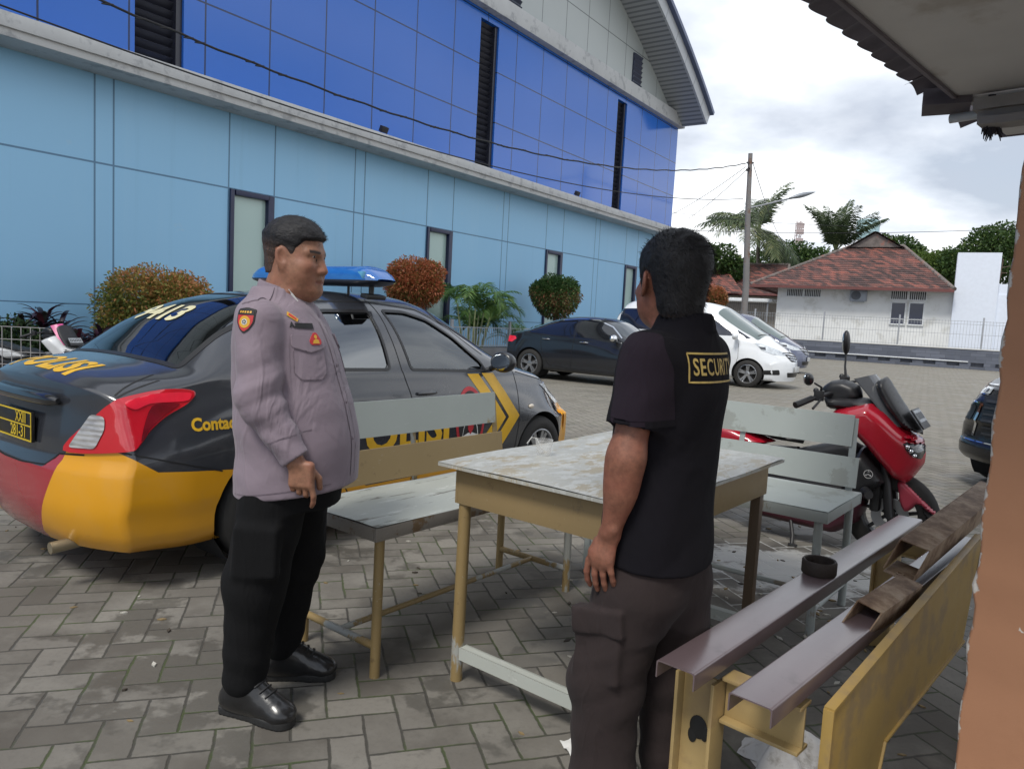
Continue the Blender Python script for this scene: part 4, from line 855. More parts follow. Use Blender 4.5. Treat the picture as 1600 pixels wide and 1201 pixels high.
def house_vent(x0, x1, z0, z1, y=5.1):
    f = MB(); n = int((x1 - x0) / 0.095)
    for z_ in (z0, z1): f.box(((x0 + x1) / 2, y - 0.03, z_), (x1 - x0 + 0.06, 0.09, 0.05))
    for i in range(n + 1): f.box((x0 + (x1 - x0) * i / n, y - 0.02, (z0 + z1) / 2), (0.035, 0.06, z1 - z0 - 0.04))
    f.box(((x0 + x1) / 2, y - 0.025, (z0 + z1) / 2), (0.07, 0.07, z1 - z0)); v_ = f.build('vent', M_WFR, t, smooth=0)
    MB().box(((x0 + x1) / 2, y - 0.004, (z0 + z1) / 2), (x1 - x0, 0.008, z1 - z0 - 0.05)).build('opening', M_DARK, v_, smooth=0)
house_vent(-3.3, -1.45, 3.36, 3.80); house_vent(2.16, 3.86, 3.36, 3.84)
for x0 in (2.22, 3.10):
    f = MB(); w_, z0, z1 = 0.72, 2.02, 3.22
    for c, sz in (((x0, 5.06, (z0 + z1) / 2), (0.07, 0.1, z1 - z0)), ((x0 + w_, 5.06, (z0 + z1) / 2), (0.07, 0.1, z1 - z0)), ((x0 + w_ / 2, 5.06, z0), (w_ + 0.07, 0.1, 0.07)), ((x0 + w_ / 2, 5.06, z1), (w_ + 0.07, 0.1, 0.07)), ((x0 + w_ / 2, 5.06, z0 + 0.28), (w_ - 0.07, 0.04, 0.03))): f.box(c, sz)
    wo_ = f.build('window', M_WFR, t, smooth=0); MB().box((x0 + w_ / 2, 5.09, (z0 + z1) / 2), (w_ - 0.07, 0.012, z1 - z0 - 0.07)).build('pane', mat('dark_navy_pane', (0.015, 0.02, 0.05), 0.1, spec=0.7), wo_, smooth=0)
t = fth('air_conditioner', 'grey outdoor air conditioner unit fixed high on the white house wall', 'air conditioner', 0.55, 4.9)
MB().box((0, 0, 3.5), (0.86, 0.30, 0.60)).build('casing', mat('ac_casing', (0.30, 0.33, 0.38), 0.5), t, bevel=0.03)
MB().lathe([(0.0, 0), (0.05, 0.012), (0.06, 0.004), (0.15, 0.012), (0.16, 0.004), (0.23, 0.012), (0.25, 0)], 24, Matrix.Translation((-0.12, -0.151, 3.5)) @ Matrix.Rotation(R(90), 4, 'X')).build('fan_grille', mat('ac_fan', (0.09, 0.10, 0.12), 0.5), t)
MB().bar((-0.3, 0.05, 3.17), (0.3, 0.05, 3.17), 0.35, 0.04).build('bracket', M_RAIL, t)
# white gate block with blue door
t = fth('gate_block', 'tall plain white gate block with blue door right of the tiled house', 'building'); M_BLW = mat('cool_white_render', (0.70, 0.75, 0.84), 0.7, var=0.03)
mb = MB(); mb.box((6.1, 5.6, 2.95), (1.95, 1.6, 5.9)); mb.build('wall', M_BLW, t, smooth=0); mb = MB(); mb.box((8.9, 5.7, 4.05), (3.6, 1.2, 0.55)); mb.box((10.2, 5.7, 1.9), (1.2, 1.0, 3.76)); mb.build('lintel', M_BLW, t, smooth=0)
mb = MB(); mb.box((7.45, 5.5, 1.9), (0.75, 0.9, 3.76)); mb.build('wall', M_BLW, t, smooth=0); MB().box((8.7, 5.5, 1.88), (1.72, 0.08, 3.76)).build('door', mat('bright_blue_door', (0.03, 0.15, 0.33), 0.45), t, smooth=0)
mb = MB(); mb.bar((6.4, 5.0, 5.0), (7.5, 5.0, 5.25), 0.03, 0.03); mb.bar((6.4, 5.0, 4.85), (7.4, 5.0, 4.9), 0.03, 0.03); mb.bar((7.1, 5.0, 4.5), (7.15, 5.0, 5.6), 0.03, 0.03); mb.build('bracket', mat('rusty_bracket_far', (0.12, 0.08, 0.06), 0.8), t)
# neighbour house and carport at the left
t = fth('long_house', 'long low house with red tile roof behind the utility pole', 'house')
MB().box((-10.2, 19, 1.85), (10.2, 8, 3.7)).build('wall', mat('beige_house_wall', (0.42, 0.38, 0.33), 0.8), t, smooth=0); hip_roof(t, -16.0, -4.9, 13.6, 25, 3.85, -13.5, -5.6, 19, 6.3, 20)
mb = MB(); stepped(mb, (-13.5, 12.0, 3.75), (-7.3, 12.0, 3.75), (-12.0, 15.2, 5.4), (-9.2, 15.2, 5.4), 12); mb.build('porch_roof', M_TILE, t, smooth=0)
t = fth('carport', 'white flat carport canopy with dark mesh under it, left of the white house', 'carport')
MB().box((-8.2, 11.3, 3.25), (6.4, 2.4, 0.22)).build('canopy', M_WFR, t, bevel=0.02)
for sx in (-11.2, -8.2, -5.3): MB().box((sx, 10.3, 1.57), (0.09, 0.09, 3.13)).build('post', M_RAIL, t)
mb = MB()
for i in range(44): mb.box((-11.2 + 5.9 * i / 43, 10.32, 1.9), (0.02, 0.02, 2.4))
for z_ in (0.9, 1.7, 2.4, 3.0): mb.box((-8.25, 10.32, z_), (5.9, 0.025, 0.03))
mb.build('mesh_panel', mat('dark_mesh', (0.07, 0.075, 0.09), 0.6), t, smooth=0)
# utility pole with street lamp
t = thing('utility_pole', 'grey concrete utility pole with a curved street lamp arm', 'utility pole', (9.0, 30, 0)); M_POLE = mat('pole_concrete', (0.20, 0.19, 0.185), 0.75, var=0.12, scale=2, dirt=((0.16, 0.09, 0.06), 0.12, 2))
MB().tube([(0.16, 0, 0), (0.15, 0, 3), (-0.02, 0, 6), (-0.10, 0, 8.22)], [0.14, 0.13, 0.105, 0.085], 14).build('pole_shaft', M_POLE, t)
MB().tube([(0.05, 0, 6.12), (0.7, -0.05, 6.30), (1.45, -0.12, 6.52), (1.65, -0.14, 6.56)], 0.032, 10).build('lamp_arm', M_RAIL, t)
hd = MB(); hd.grid(15, 13, lambda i, j: (1.5 + 1.05 * i / 14, -0.14 + (0.17 * math.sin(math.pi * min(1, (i + 1.2) / 15)) ** 0.6) * math.cos(2 * math.pi * j / 12), 6.55 + 0.30 * i / 14 + 0.10 * math.sin(math.pi * min(1, (i + 1) / 15.2)) * math.sin(2 * math.pi * j / 12)))
hd.build('lamp_head', mat('lamp_casting', (0.26, 0.28, 0.31), 0.4, metal=0.3), t, smooth=60)
mb = MB(); mb.box((-0.10, -0.05, 7.85), (0.28, 0.06, 0.06)); mb.box((-0.1, -0.05, 7.55), (0.2, 0.05, 0.05))
for dx in (-0.22, -0.14, -0.2): mb.sphere((dx, -0.1, 7.78 + dx), 0.05, 8, 6)
mb.build('insulator', mat('dark_insulator', (0.05, 0.045, 0.045), 0.5), t)
M_CAB = mat('black_cable', (0.012, 0.012, 0.014), 0.6)
def cable(lbl, pts, r_=0.012, lumps=False):
    mb = MB(); mb.tube(pts, r_, 7)
    if lumps:
        rq = random.Random(8)
        for i in range(30, len(pts) - 1, 1):
            if rq.random() < 0.6: q = Vector(pts[i]).lerp(Vector(pts[i + 1]), rq.random()); mb.tube([q + Vector((0.0, 0, 0.01)), q + Vector((-0.10, -0.13, -0.022))], [0.02, 0.012], 6)
    tag(mb.build('cable', M_CAB), lbl, 'cable', 'overhead cables of the utility pole')
dB = Vector((-0.62333, -0.78196, 0)); A0 = Vector((8.74, 30, 0))
cable('thick lashed overhead cable sagging across the blue upper wall', [tuple(A0 + dB * q + Vector((0, 0, 0.0074 * q * q - 0.27 * q + 7.83 + 0.012 * math.sin(q * 5)))) for q in np.linspace(0, 27, 80)], 0.019, True)
cable('thin overhead cable with small clips under the thick one', [tuple(A0 + dB * q + Vector((0.02, 0, 0.0049 * q * q - 0.1773 * q + 6.466))) for q in np.linspace(0, 27, 50)], 0.013)
def sag(a, b, s_): 
    a, b = Vector(a), Vector(b); return [tuple(a.lerp(b, k / 24) - Vector((0, 0, s_ * 4 * (k / 24) * (1 - k / 24)))) for k in range(25)]
cable('thin cable dropping left from the pole head, the upper one', sag((8.75, 30, 7.7), (7.18, 36, 6.57), 0.1), 0.012)
cable('thin cable dropping left from the pole head, the lower one', sag((8.8, 30, 7.6), (8.84, 40, 6.96), 0.12), 0.012)
cable('thin cable running right from the pole head past the coconut palm', sag((9.05, 30, 7.8), (22.0, 62, 8.2), 0.5), 0.014)
cable('long level cable crossing the sky behind the pole', sag((6.0, 50, 7.6), (40.0, 50, 9.7), 0.6), 0.018)
cable('faint level cable just below the long one', sag((6.0, 52, 9.4), (24.0, 54, 9.0), 0.3), 0.014)
# far tower, water tank
t = thing('radio_mast', 'thin red and white lattice radio mast far away between the palms', 'mast', (55.2, 150, 0)); mb = MB()
for sx in (-0.6, 0.6):
    for sy in (-0.6, 0.6): mb.bar((sx, sy, 0), (sx * 0.7, sy * 0.7, 23), 0.12, 0.12)
for k in range(23):
    w0 = 0.6 - 0.18 * k / 23
    for sy in (-1, 1): mb.bar((-w0, sy * w0, k), (w0, sy * w0, k + 1), 0.07, 0.07); mb.bar((-w0, sy * w0, k), (w0, sy * w0, k), 0.07, 0.07)
for z_ in (19, 20.8, 22): mb.box((0.1, -0.7, z_), (1.5, 0.2, 1.1))
mb.build('lattice', mat('mast_red_white', (0.40, 0.33, 0.33), 0.6), t, smooth=0)
t = thing('water_tank', 'pale blue round water tank above the tiled roof', 'water tank', (41.35, 90, 0))
MB().lathe([(1.25, 12.6), (1.28, 12.65), (1.28, 13.4), (1.34, 13.45), (1.28, 13.5), (1.28, 14.7), (1.2, 14.85), (0.4, 15.0), (0.0, 15.0)], 28).build('tank_shell', mat('pale_blue_tank', (0.34, 0.50, 0.54), 0.4, var=0.1), t)
mb = MB()
for sx, sy in ((-1, -1), (1, -1), (1, 1), (-1, 1)): mb.box((sx, sy, 6.3), (0.2, 0.2, 12.6))
mb.build('stand', M_RAIL, t)
# fences and planter along the hall
M_GFENCE = mat('galvanised_wire', (0.38, 0.38, 0.38), 0.45, metal=0.2)
def hallpt(u, off, z=0): return W0 + EU * u + EN * off + Vector((0, 0, z))
HA = math.atan2(EU.y, EU.x)
t = thing('planter_kerb', 'low grey planter wall along the foot of the hall', 'planter', hallpt(22, 2.1), HA); MB().box((0, 0, 0.27), (37, 0.18, 0.54)).build('kerb_body', mat('planter_grey', (0.16, 0.165, 0.175), 0.8, var=0.15, scale=3), t, bevel=0.01)
o = MB().grid(2, 2, lambda i, j: (3 + 37 * i, 0.02 + 2.0 * j, 0.42)).build('planting_soil', mat('dark_soil', (0.05, 0.04, 0.03), 0.95, bump=0.4), smooth=0); o.matrix_world = hall.matrix_basis.copy(); tag(o, kind='structure')
t = thing('bar_fence', 'low grey vertical bar fence in front of the areca palm', 'fence', hallpt(22, 2.1), HA)
for q in range(-1, 7): MB().box((q * 2.4 + 0.9, 0, 0.86), (0.07, 0.05, 0.74)).build('post', M_RAIL, t)
mb = MB()
for i in range(117, 290): mb.box((-14 + i * 0.1, 0, 0.81), (0.012, 0.012, 0.50))
for z_ in (0.60, 1.05): mb.box((6.2, 0, z_), (17.4, 0.014, 0.022))
mb.build('bar_panel', mat('pale_bar_paint', (0.33, 0.36, 0.40), 0.5), t, smooth=0)
t = thing('mesh_fence', 'square wire mesh fence at the left edge behind the police car', 'fence', (-7.1, 9.35, 0), R(8)); mb = MB()
for i in range(24): mb.bar((-1.2 + i * 0.112, 0, 0), (-1.2 + i * 0.112, 0, 0.92), 0.008, 0.008, upv=(0, 1, 0))
for k in range(6): mb.bar((-1.2, 0, 0.12 + 0.16 * k), (1.38, 0, 0.12 + 0.16 * k), 0.009, 0.009)
mb.build('wire_grid', mat('pale_wire', (0.30, 0.29, 0.29), 0.5), t, smooth=0)
for sx in (-1.2, 1.38): MB().tube([(sx, 0, 0), (sx, 0, 0.95)], 0.02, 8).build('post', M_GFENCE, t)
# floodlights on the hall ledge
for lbl, u in (('small black floodlight on the white ledge above the officer\'s right', 22.0), ('small black floodlight on the white ledge above the green bush', 31.1)):
    t = thing('floodlight', lbl, 'floodlight', hallpt(u, 0.52, C1T), HA, 'floodlights on the hall ledge')
    MB().box((0, 0, 0.14), (0.20, 0.11, 0.14), Matrix.Rotation(R(25), 3, 'X')).build('lamp_body', mat('black_flood', (0.02, 0.02, 0.025), 0.5), t, bevel=0.01); MB().tube([(-0.08, 0, 0.0), (-0.11, 0, 0.12), (0.11, 0, 0.12), (0.08, 0, 0)], 0.012, 6).build('bracket', mat('black_flood', (0, 0, 0)), t)
# ---------------------------------------------------------------- cars: lofted body shells, cut openings, fitted lamps and glass
def pchip(xs, ys):
    xs, ys = np.array(xs, float), np.array(ys, float); h = np.diff(xs); dl = np.diff(ys) / h; d = np.zeros_like(ys)
    for i in range(1, len(xs) - 1):
        if dl[i - 1] * dl[i] > 0:
            w1, w2 = 2 * h[i] + h[i - 1], h[i] + 2 * h[i - 1]; d[i] = (w1 + w2) / (w1 / dl[i - 1] + w2 / dl[i])
    d[0], d[-1] = dl[0], dl[-1]
    def f(x):
        x = np.clip(np.asarray(x, float), xs[0], xs[-1]); k = np.clip(np.searchsorted(xs, x) - 1, 0, len(h) - 1); t = (x - xs[k]) / h[k]
        return (2 * t**3 - 3 * t**2 + 1) * ys[k] + (t**3 - 2 * t**2 + t) * h[k] * d[k] + (-2 * t**3 + 3 * t**2) * ys[k + 1] + (t**3 - t**2) * h[k] * d[k + 1]
    return f
def C2(pts): return pchip([p[0] for p in pts], [p[1] for p in pts])
def smst(x, a, b): t = np.clip((x - a) / (b - a), 0, 1); return t * t * (3 - 2 * t)
def in_poly(P, poly):
    x, y = P[:, 0], P[:, 1]; ins = np.zeros(len(P), bool); n = len(poly)
    for i in range(n):
        (x1, y1), (x2, y2) = poly[i], poly[(i + 1) % n]
        c = ((y1 > y) != (y2 > y)); ins ^= c & (x < (x2 - x1) * (y - y1) / (y2 - y1 + 1e-12) + x1)
    return ins
def inside_dist(P, poly):
    d = np.full(len(P), 1e9); n = len(poly)
    for i in range(n):
        a, b = np.array(poly[i], float), np.array(poly[(i + 1) % n], float); ba = b - a; t = np.clip((P - a) @ ba / (ba @ ba + 1e-12), 0, 1); d = np.minimum(d, np.linalg.norm(P - a - t[:, None] * ba, axis=1))
    return d
def densify(poly, step, closed=True):
    out = []; n = len(poly)
    for i in range(n if closed else n - 1):
        a, b = np.array(poly[i], float), np.array(poly[(i + 1) % n], float); k = max(1, int(np.linalg.norm(b - a) / step + 0.5)); out += [tuple(a + (b - a) * j / k) for j in range(k)]
    if not closed: out.append(tuple(poly[-1]))
    return out
def rounded(poly, r, n=5):
    """round the corners of a polygon"""
    out = []; k = len(poly)
    for i in range(k):
        p0, p1, p2 = (np.array(poly[(i + q) % k], float) for q in (-1, 0, 1)); a, b = p0 - p1, p2 - p1; la, lb = np.linalg.norm(a), np.linalg.norm(b); rr_ = min(r, la * 0.45, lb * 0.45)
        q0, q1 = p1 + a / la * rr_, p1 + b / lb * rr_
        for j in range(n + 1): t = j / n; out.append(tuple((1 - t)**2 * q0 + 2 * t * (1 - t) * p1 + t * t * q1))
    return out
def spline_poly(poly, n=5, k=.42):
    P = [np.array(p, float) for p in poly]; m_ = len(P); out = []
    for i in range(m_):
        a, b, c, d = P[i - 1], P[i], P[(i + 1) % m_], P[(i + 2) % m_]; L = np.linalg.norm(c - b); t0 = (c - a) * k; t1 = (d - b) * k
        for v in (t0, t1):
            l = np.linalg.norm(v)
            if l > L: v *= L / l
        for j in range(n): t = j / n; out.append(tuple((2*t**3-3*t**2+1)*b + (t**3-2*t**2+t)*t0 + (-2*t**3+3*t**2)*c + (t**3-t**2)*t1))
    return out
def inset(poly, d):
    P = np.array(poly, float); nxt, prv = np.roll(P, -1, 0), np.roll(P, 1, 0); T = nxt - prv; T /= np.linalg.norm(T, axis=1, keepdims=True) + 1e-9
    area = np.sum(P[:, 0] * nxt[:, 1] - nxt[:, 0] * P[:, 1]); N = np.stack([-T[:, 1], T[:, 0]], 1) * (1 if area > 0 else -1); return [tuple(q) for q in P + N * d]
class Frame:
    """projection frame: (u,v) -> ray origin far out along N, cast inward"""
    def __init__(s, O, U, V):
        s.O, s.U, s.V = Vector(O), Vector(U).normalized(), Vector(V).normalized(); s.N = s.U.cross(s.V).normalized()
    def cast(s, bvh, u, v, off=0.0, far=3.0):
        o = s.O + s.U * u + s.V * v + s.N * far; h = bvh.ray_cast(o, -s.N)
        if h[0] is None: return None
        n = h[1] if h[1].dot(s.N) > 0 else -h[1]; return h[0] + n * off
def side_frame(sg): return Frame((0, 0, 0), (-sg, 0, 0), (0, 0, 1)) if sg > 0 else Frame((0, 0, 0), (1, 0, 0), (0, 0, 1))
# for the right side (y<0) u = x ; for the left side (y>0) u = -x
class Car:
    def __init__(s, P):
        s.P = P; top, belt, wb, wm, wr = (C2(P[k]) for k in ('top', 'belt', 'wbelt', 'wmax', 'wroof')); zb_ = C2(P['bottom']); s.top = top
        xr, xf = P['xr'], P['xf']; nx = P.get('nx', 150); xs = np.linspace(0, 1, nx); xs = xr + (xf - xr) * (xs + 0.04 * np.sin(2 * np.pi * xs) * -1)
        rp, fp = C2(P['rear']), C2(P['front']); n_exp = P.get('nexp', 3.2); NB, NS, NU = 5, 24, 36; rr_, rf_ = P['round']; bw = C2(P['bow'])
        def ends(x, y, z, w_):
            t = np.clip(np.abs(y) / w_, 0, 1); a = smst(-x, -(xr + 0.85), -xr) if True else 0; b = smst(x, xf - 0.85, xf)
            return x + a * (rp(z) + rr_ * t**2.8) + b * (fp(z) - rf_ * t**2.6)
        rings = []
        for x in xs:
            zt, zbl, w1, w2, w3, z0 = float(top(x)), float(belt(x)), float(wb(x)), float(wm(x)), float(wr(x)), float(zb_(x)); zbl = min(zbl, zt - 0.02)
            yv = C2([(z0, w2 - 0.07), (z0 + 0.06, w2 - 0.025), (z0 + 0.18, w2 - 0.016), (z0 + 0.225, w2 - 0.004), (0.62 * zbl + 0.38 * z0 if False else max(z0 + 0.25, 0.60), w2), (zbl - 0.16, w2 * 0.45 + w1 * 0.55 + 0.012), (zbl - 0.03, w1 + 0.006), (zbl, w1)])
            pts = [(w2 * 0.9 * i / NB, z0 + 0.02 * (1 - i / NB)) for i in range(NB)]
            zz_ = z0 + (zbl - z0) * (np.linspace(0, 1, NS)**0.85); pts += [(float(yv(z)), z) for z in zz_]
            h = zt - zbl; f = float(smst(h, 0.10, 0.34)); ne = 2.3 + (n_exp - 2.3) * f; tb = (1 - w3 / w1) * float(smst(h, 0.02, 0.45))
            for i in range(1, NU + 1):
                th = (math.pi / 2) * (i / NU); c_, s_ = math.cos(th), math.sin(th); c_ = max(c_, 0)**(2 / ne); s_ = s_**(2 / ne)
                pts.append((w1 * c_ * (1 - tb * s_), zbl + h * s_))
            pts[-1] = (0.0, pts[-1][1]); a = np.array(pts); lift = smst(a[:, 1], zbl, zbl + 0.2)
            X = ends(np.full(len(a), x), a[:, 0], a[:, 1], max(w2, 0.3)) - float(bw(x)) * (a[:, 0] / w1)**2 * lift
            rings.append(np.stack([X, a[:, 0], a[:, 1]], 1))
        R_ = np.array(rings); K = R_.shape[1]; s.R_ = R_; V = R_.reshape(-1, 3); F = [(i * K + j, (i + 1) * K + j, (i + 1) * K + j + 1, i * K + j + 1) for i in range(nx - 1) for j in range(K - 1)]; V = list(map(tuple, V))
        T = 22
        for e_, ring in ((0, R_[0]), (1, R_[-1])):
            o = len(V); xn = xs[0] if e_ == 0 else xs[-1]; wm_ = float(wm(xn))
            for t in range(1, T + 1):
                k = 1 - t / T; yy = ring[:, 1] * k; X = ends(np.full(K, xn), yy, ring[:, 2], max(wm_, 0.3)); V += [tuple(q) for q in np.stack([X, yy, ring[:, 2]], 1)]
            base = 0 if e_ == 0 else (nx - 1) * K
            for t in range(T):
                ra = (lambda j: base + j) if t == 0 else (lambda j, q=o + (t - 1) * K: q + j); rb = lambda j, q=o + t * K: q + j
                F += [(ra(j), ra(j + 1), rb(j + 1), rb(j)) for j in range(K - 1)]
        n = len(V); V2 = V + [(a, -b, c) for a, b, c in V]; F2 = F + [tuple(n + i for i in reversed(f)) for f in F]
        s.bm = bmesh.new(); vs_ = [s.bm.verts.new(v) for v in V2]
        for f in F2:
            try: s.bm.faces.new([vs_[i] for i in f])
            except ValueError: pass
        bmesh.ops.remove_doubles(s.bm, verts=s.bm.verts, dist=0.0006); bmesh.ops.dissolve_degenerate(s.bm, edges=s.bm.edges, dist=0.0003); bmesh.ops.recalc_face_normals(s.bm, faces=s.bm.faces)
        s.bm.normal_update(); s.bvh = BVHTree.FromBMesh(s.bm)
    def cut(s, fr, poly, mind=-9, nmin=0.1, maxd=99):
        s.bm.normal_update(); vs_ = list(s.bm.verts); co = np.array([v.co for v in vs_]); no = np.array([v.normal for v in vs_]); O, U, V, N = (np.array(q) for q in (fr.O, fr.U, fr.V, fr.N))
        uv = np.stack([(co - O) @ U, (co - O) @ V], 1); d = (co - O) @ N; ins = in_poly(uv, poly) & (no @ N > nmin) & (d > mind) & (d < maxd); inside = {vs_[i] for i in np.nonzero(ins)[0]}
        kill = [f for f in s.bm.faces if all(v in inside for v in f.verts)]; bmesh.ops.delete(s.bm, geom=kill, context='FACES')
        P = np.array(densify(poly, 0.006))
        for i in np.nonzero(ins)[0]:
            v = vs_[i]
            if not v.is_valid or not v.link_faces: continue
            q = P[np.argmin(np.sum((P - uv[i])**2, 1))]; h = fr.cast(s.bvh, q[0], q[1])
            if h is not None and (h - v.co).length < 0.12: v.co = h
    def finish(s, mt, parent, name='body'):
        loose = [v for v in s.bm.verts if not v.link_faces]; bmesh.ops.delete(s.bm, geom=loose, context='VERTS'); bmesh.ops.recalc_face_normals(s.bm, faces=s.bm.faces); me = bpy.data.meshes.new(name); s.bm.to_mesh(me); me.materials.append(mt); me.shade_smooth(); me.set_sharp_from_angle(angle=R(75)); s.bm.free(); return link(name, me, parent)
    def decal(s, fr, poly, off, mt, name, parent, step=0.035, skirt=0.0, mb_in=None):
        """fitted panel: polygon draped on the body"""
        bm = bmesh.new(); bv = [bm.verts.new((u, v, 0)) for u, v in densify(poly, step)]; bm.faces.new(bv)
        P = np.array(poly)
        for ax in (0, 1):
            lo, hi = P[:, ax].min(), P[:, ax].max(); k = int((hi - lo) / step)
            for i in range(1, k + 1):
                pco = [0, 0, 0]; pco[ax] = lo + (hi - lo) * i / (k + 1); no = [0, 0, 0]; no[ax] = 1
                bmesh.ops.bisect_plane(bm, geom=bm.verts[:] + bm.edges[:] + bm.faces[:], plane_co=pco, plane_no=no, dist=1e-5)
        bmesh.ops.triangulate(bm, faces=[f for f in bm.faces if len(f.verts) > 4])
        last = None
        for v in bm.verts:
            h = fr.cast(s.bvh, v.co.x, v.co.y, off); v.co = h if h is not None else (fr.O + fr.U * v.co.x + fr.V * v.co.y + fr.N * 0.5 if last is None else last); last = v.co.copy()
        if skirt:
            ed = [e_ for e_ in bm.edges if len(e_.link_faces) == 1]; r_ = bmesh.ops.extrude_edge_only(bm, edges=ed)
            for v in [g for g in r_['geom'] if isinstance(g, bmesh.types.BMVert)]: v.co = v.co - fr.N * skirt
        bmesh.ops.recalc_face_normals(bm, faces=bm.faces); me = bpy.data.meshes.new(name); bm.to_mesh(me); bm.free()
        c = sum((p.normal * p.area for p in me.polygons), Vector())
        if c.dot(fr.N) < 0: me.flip_normals()
        me.materials.append(mt); me.shade_smooth(); me.set_sharp_from_angle(angle=R(40)); return link(name, me, parent)
    def ring(s, fr, poly, wd, off, mt, name, parent, step=0.03, thick=0.006):
        a = densify(poly, step); b = inset(a, wd); n = len(a); mb = MB(); rows = []
        for q, o in ((a, -0.002), (a, off), (b, off), (b, off - thick)):
            rows.append([fr.cast(s.bvh, u, v, o) for u, v in q])
        for i in range(n):
            j = (i + 1) % n
            for k in range(3):
                vs_ = (rows[k][i], rows[k][j], rows[k + 1][j], rows[k + 1][i])
                if all(q is not None for q in vs_): mb.add(vs_, [(0, 1, 2, 3)])
        return mb.build(name, mt, parent, smooth=40, merge=0.0004)
    def line(s, fr, pts, wd, off, mt, name, parent, step=0.025, mb=None):
        p = densify(pts, step, False); P = np.array(p); T = np.gradient(P, axis=0); T /= np.linalg.norm(T, axis=1, keepdims=True) + 1e-9; N = np.stack([-T[:, 1], T[:, 0]], 1); own = mb is None; mb = mb or MB()
        ra = [fr.cast(s.bvh, *(P[i] + N[i] * wd / 2), off) for i in range(len(P))]; rb = [fr.cast(s.bvh, *(P[i] - N[i] * wd / 2), off) for i in range(len(P))]
        for i in range(len(P) - 1):
            q = (ra[i], ra[i + 1], rb[i + 1], rb[i])
            if all(z is not None for z in q) and (q[0] - q[1]).length < 0.2: mb.add(q, [(0, 1, 2, 3)])
        return mb.build(name, mt, parent, smooth=60) if own else mb
    def text(s, fr, txt, size, u, v, off, mt, name, parent, ang=0.0, bold=0.0, xs=1.0, sp=1.0, shear=0.0):
        vs_, fs_ = text_mesh(txt, size, bold, xs, sp); bm = bmesh.new(); bv = [bm.verts.new((a, b, 0)) for a, b in vs_]
        for f in fs_:
            try: bm.faces.new([bv[i] for i in f])
            except ValueError: pass
        P = np.array(vs_)
        for ax in (0, 1):
            lo, hi = P[:, ax].min(), P[:, ax].max(); k = int((hi - lo) / 0.05)
            for i in range(1, k + 1):
                pco = [0, 0, 0]; pco[ax] = lo + (hi - lo) * i / (k + 1); no = [0, 0, 0]; no[ax] = 1; bmesh.ops.bisect_plane(bm, geom=bm.verts[:] + bm.edges[:] + bm.faces[:], plane_co=pco, plane_no=no, dist=1e-5)
        ca, sa = math.cos(ang), math.sin(ang)
        for q in bm.verts:
            a, b = q.co.x + shear * q.co.y, q.co.y; h = fr.cast(s.bvh, u + a * ca - b * sa, v + a * sa + b * ca, off); q.co = h if h is not None else fr.O
        me = bpy.data.meshes.new(name); bm.to_mesh(me); bm.free(); me.materials.append(mt); return link(name, me, parent)
M_RUB = mat('black_rubber_trim', (0.012, 0.012, 0.013), 0.45); M_TYRE = mat('tyre_rubber', (0.022, 0.021, 0.020), 0.8, bump=0.25, bscale=50); M_WELL = mat('wheel_well', (0.008, 0.008, 0.009), 0.9)
M_ALLOY = mat('alloy_silver', (0.42, 0.43, 0.45), 0.28, metal=0.85, var=0.05); M_GAP = mat('panel_gap', (0.004, 0.004, 0.005), 0.7); M_CHROME = mat('chrome', (0.75, 0.76, 0.78), 0.08, metal=1.0, var=0.02); M_INT = mat('dark_car_interior', (0.018, 0.018, 0.02), 0.8); M_SEATC = mat('grey_car_seat', (0.055, 0.055, 0.058), 0.9)
G_TINT = glass('tinted_car_glass', (0.16, 0.18, 0.19), 0.05); G_CLEAR = glass('clear_car_glass', (0.80, 0.86, 0.86), 0.03); G_LENS = glass('lamp_lens', (0.93, 0.95, 0.97), 0.04)
def dark_glass(nm, c): return mat(nm, c, 0.05, var=0.02, spec=0.9, coat=0.4)
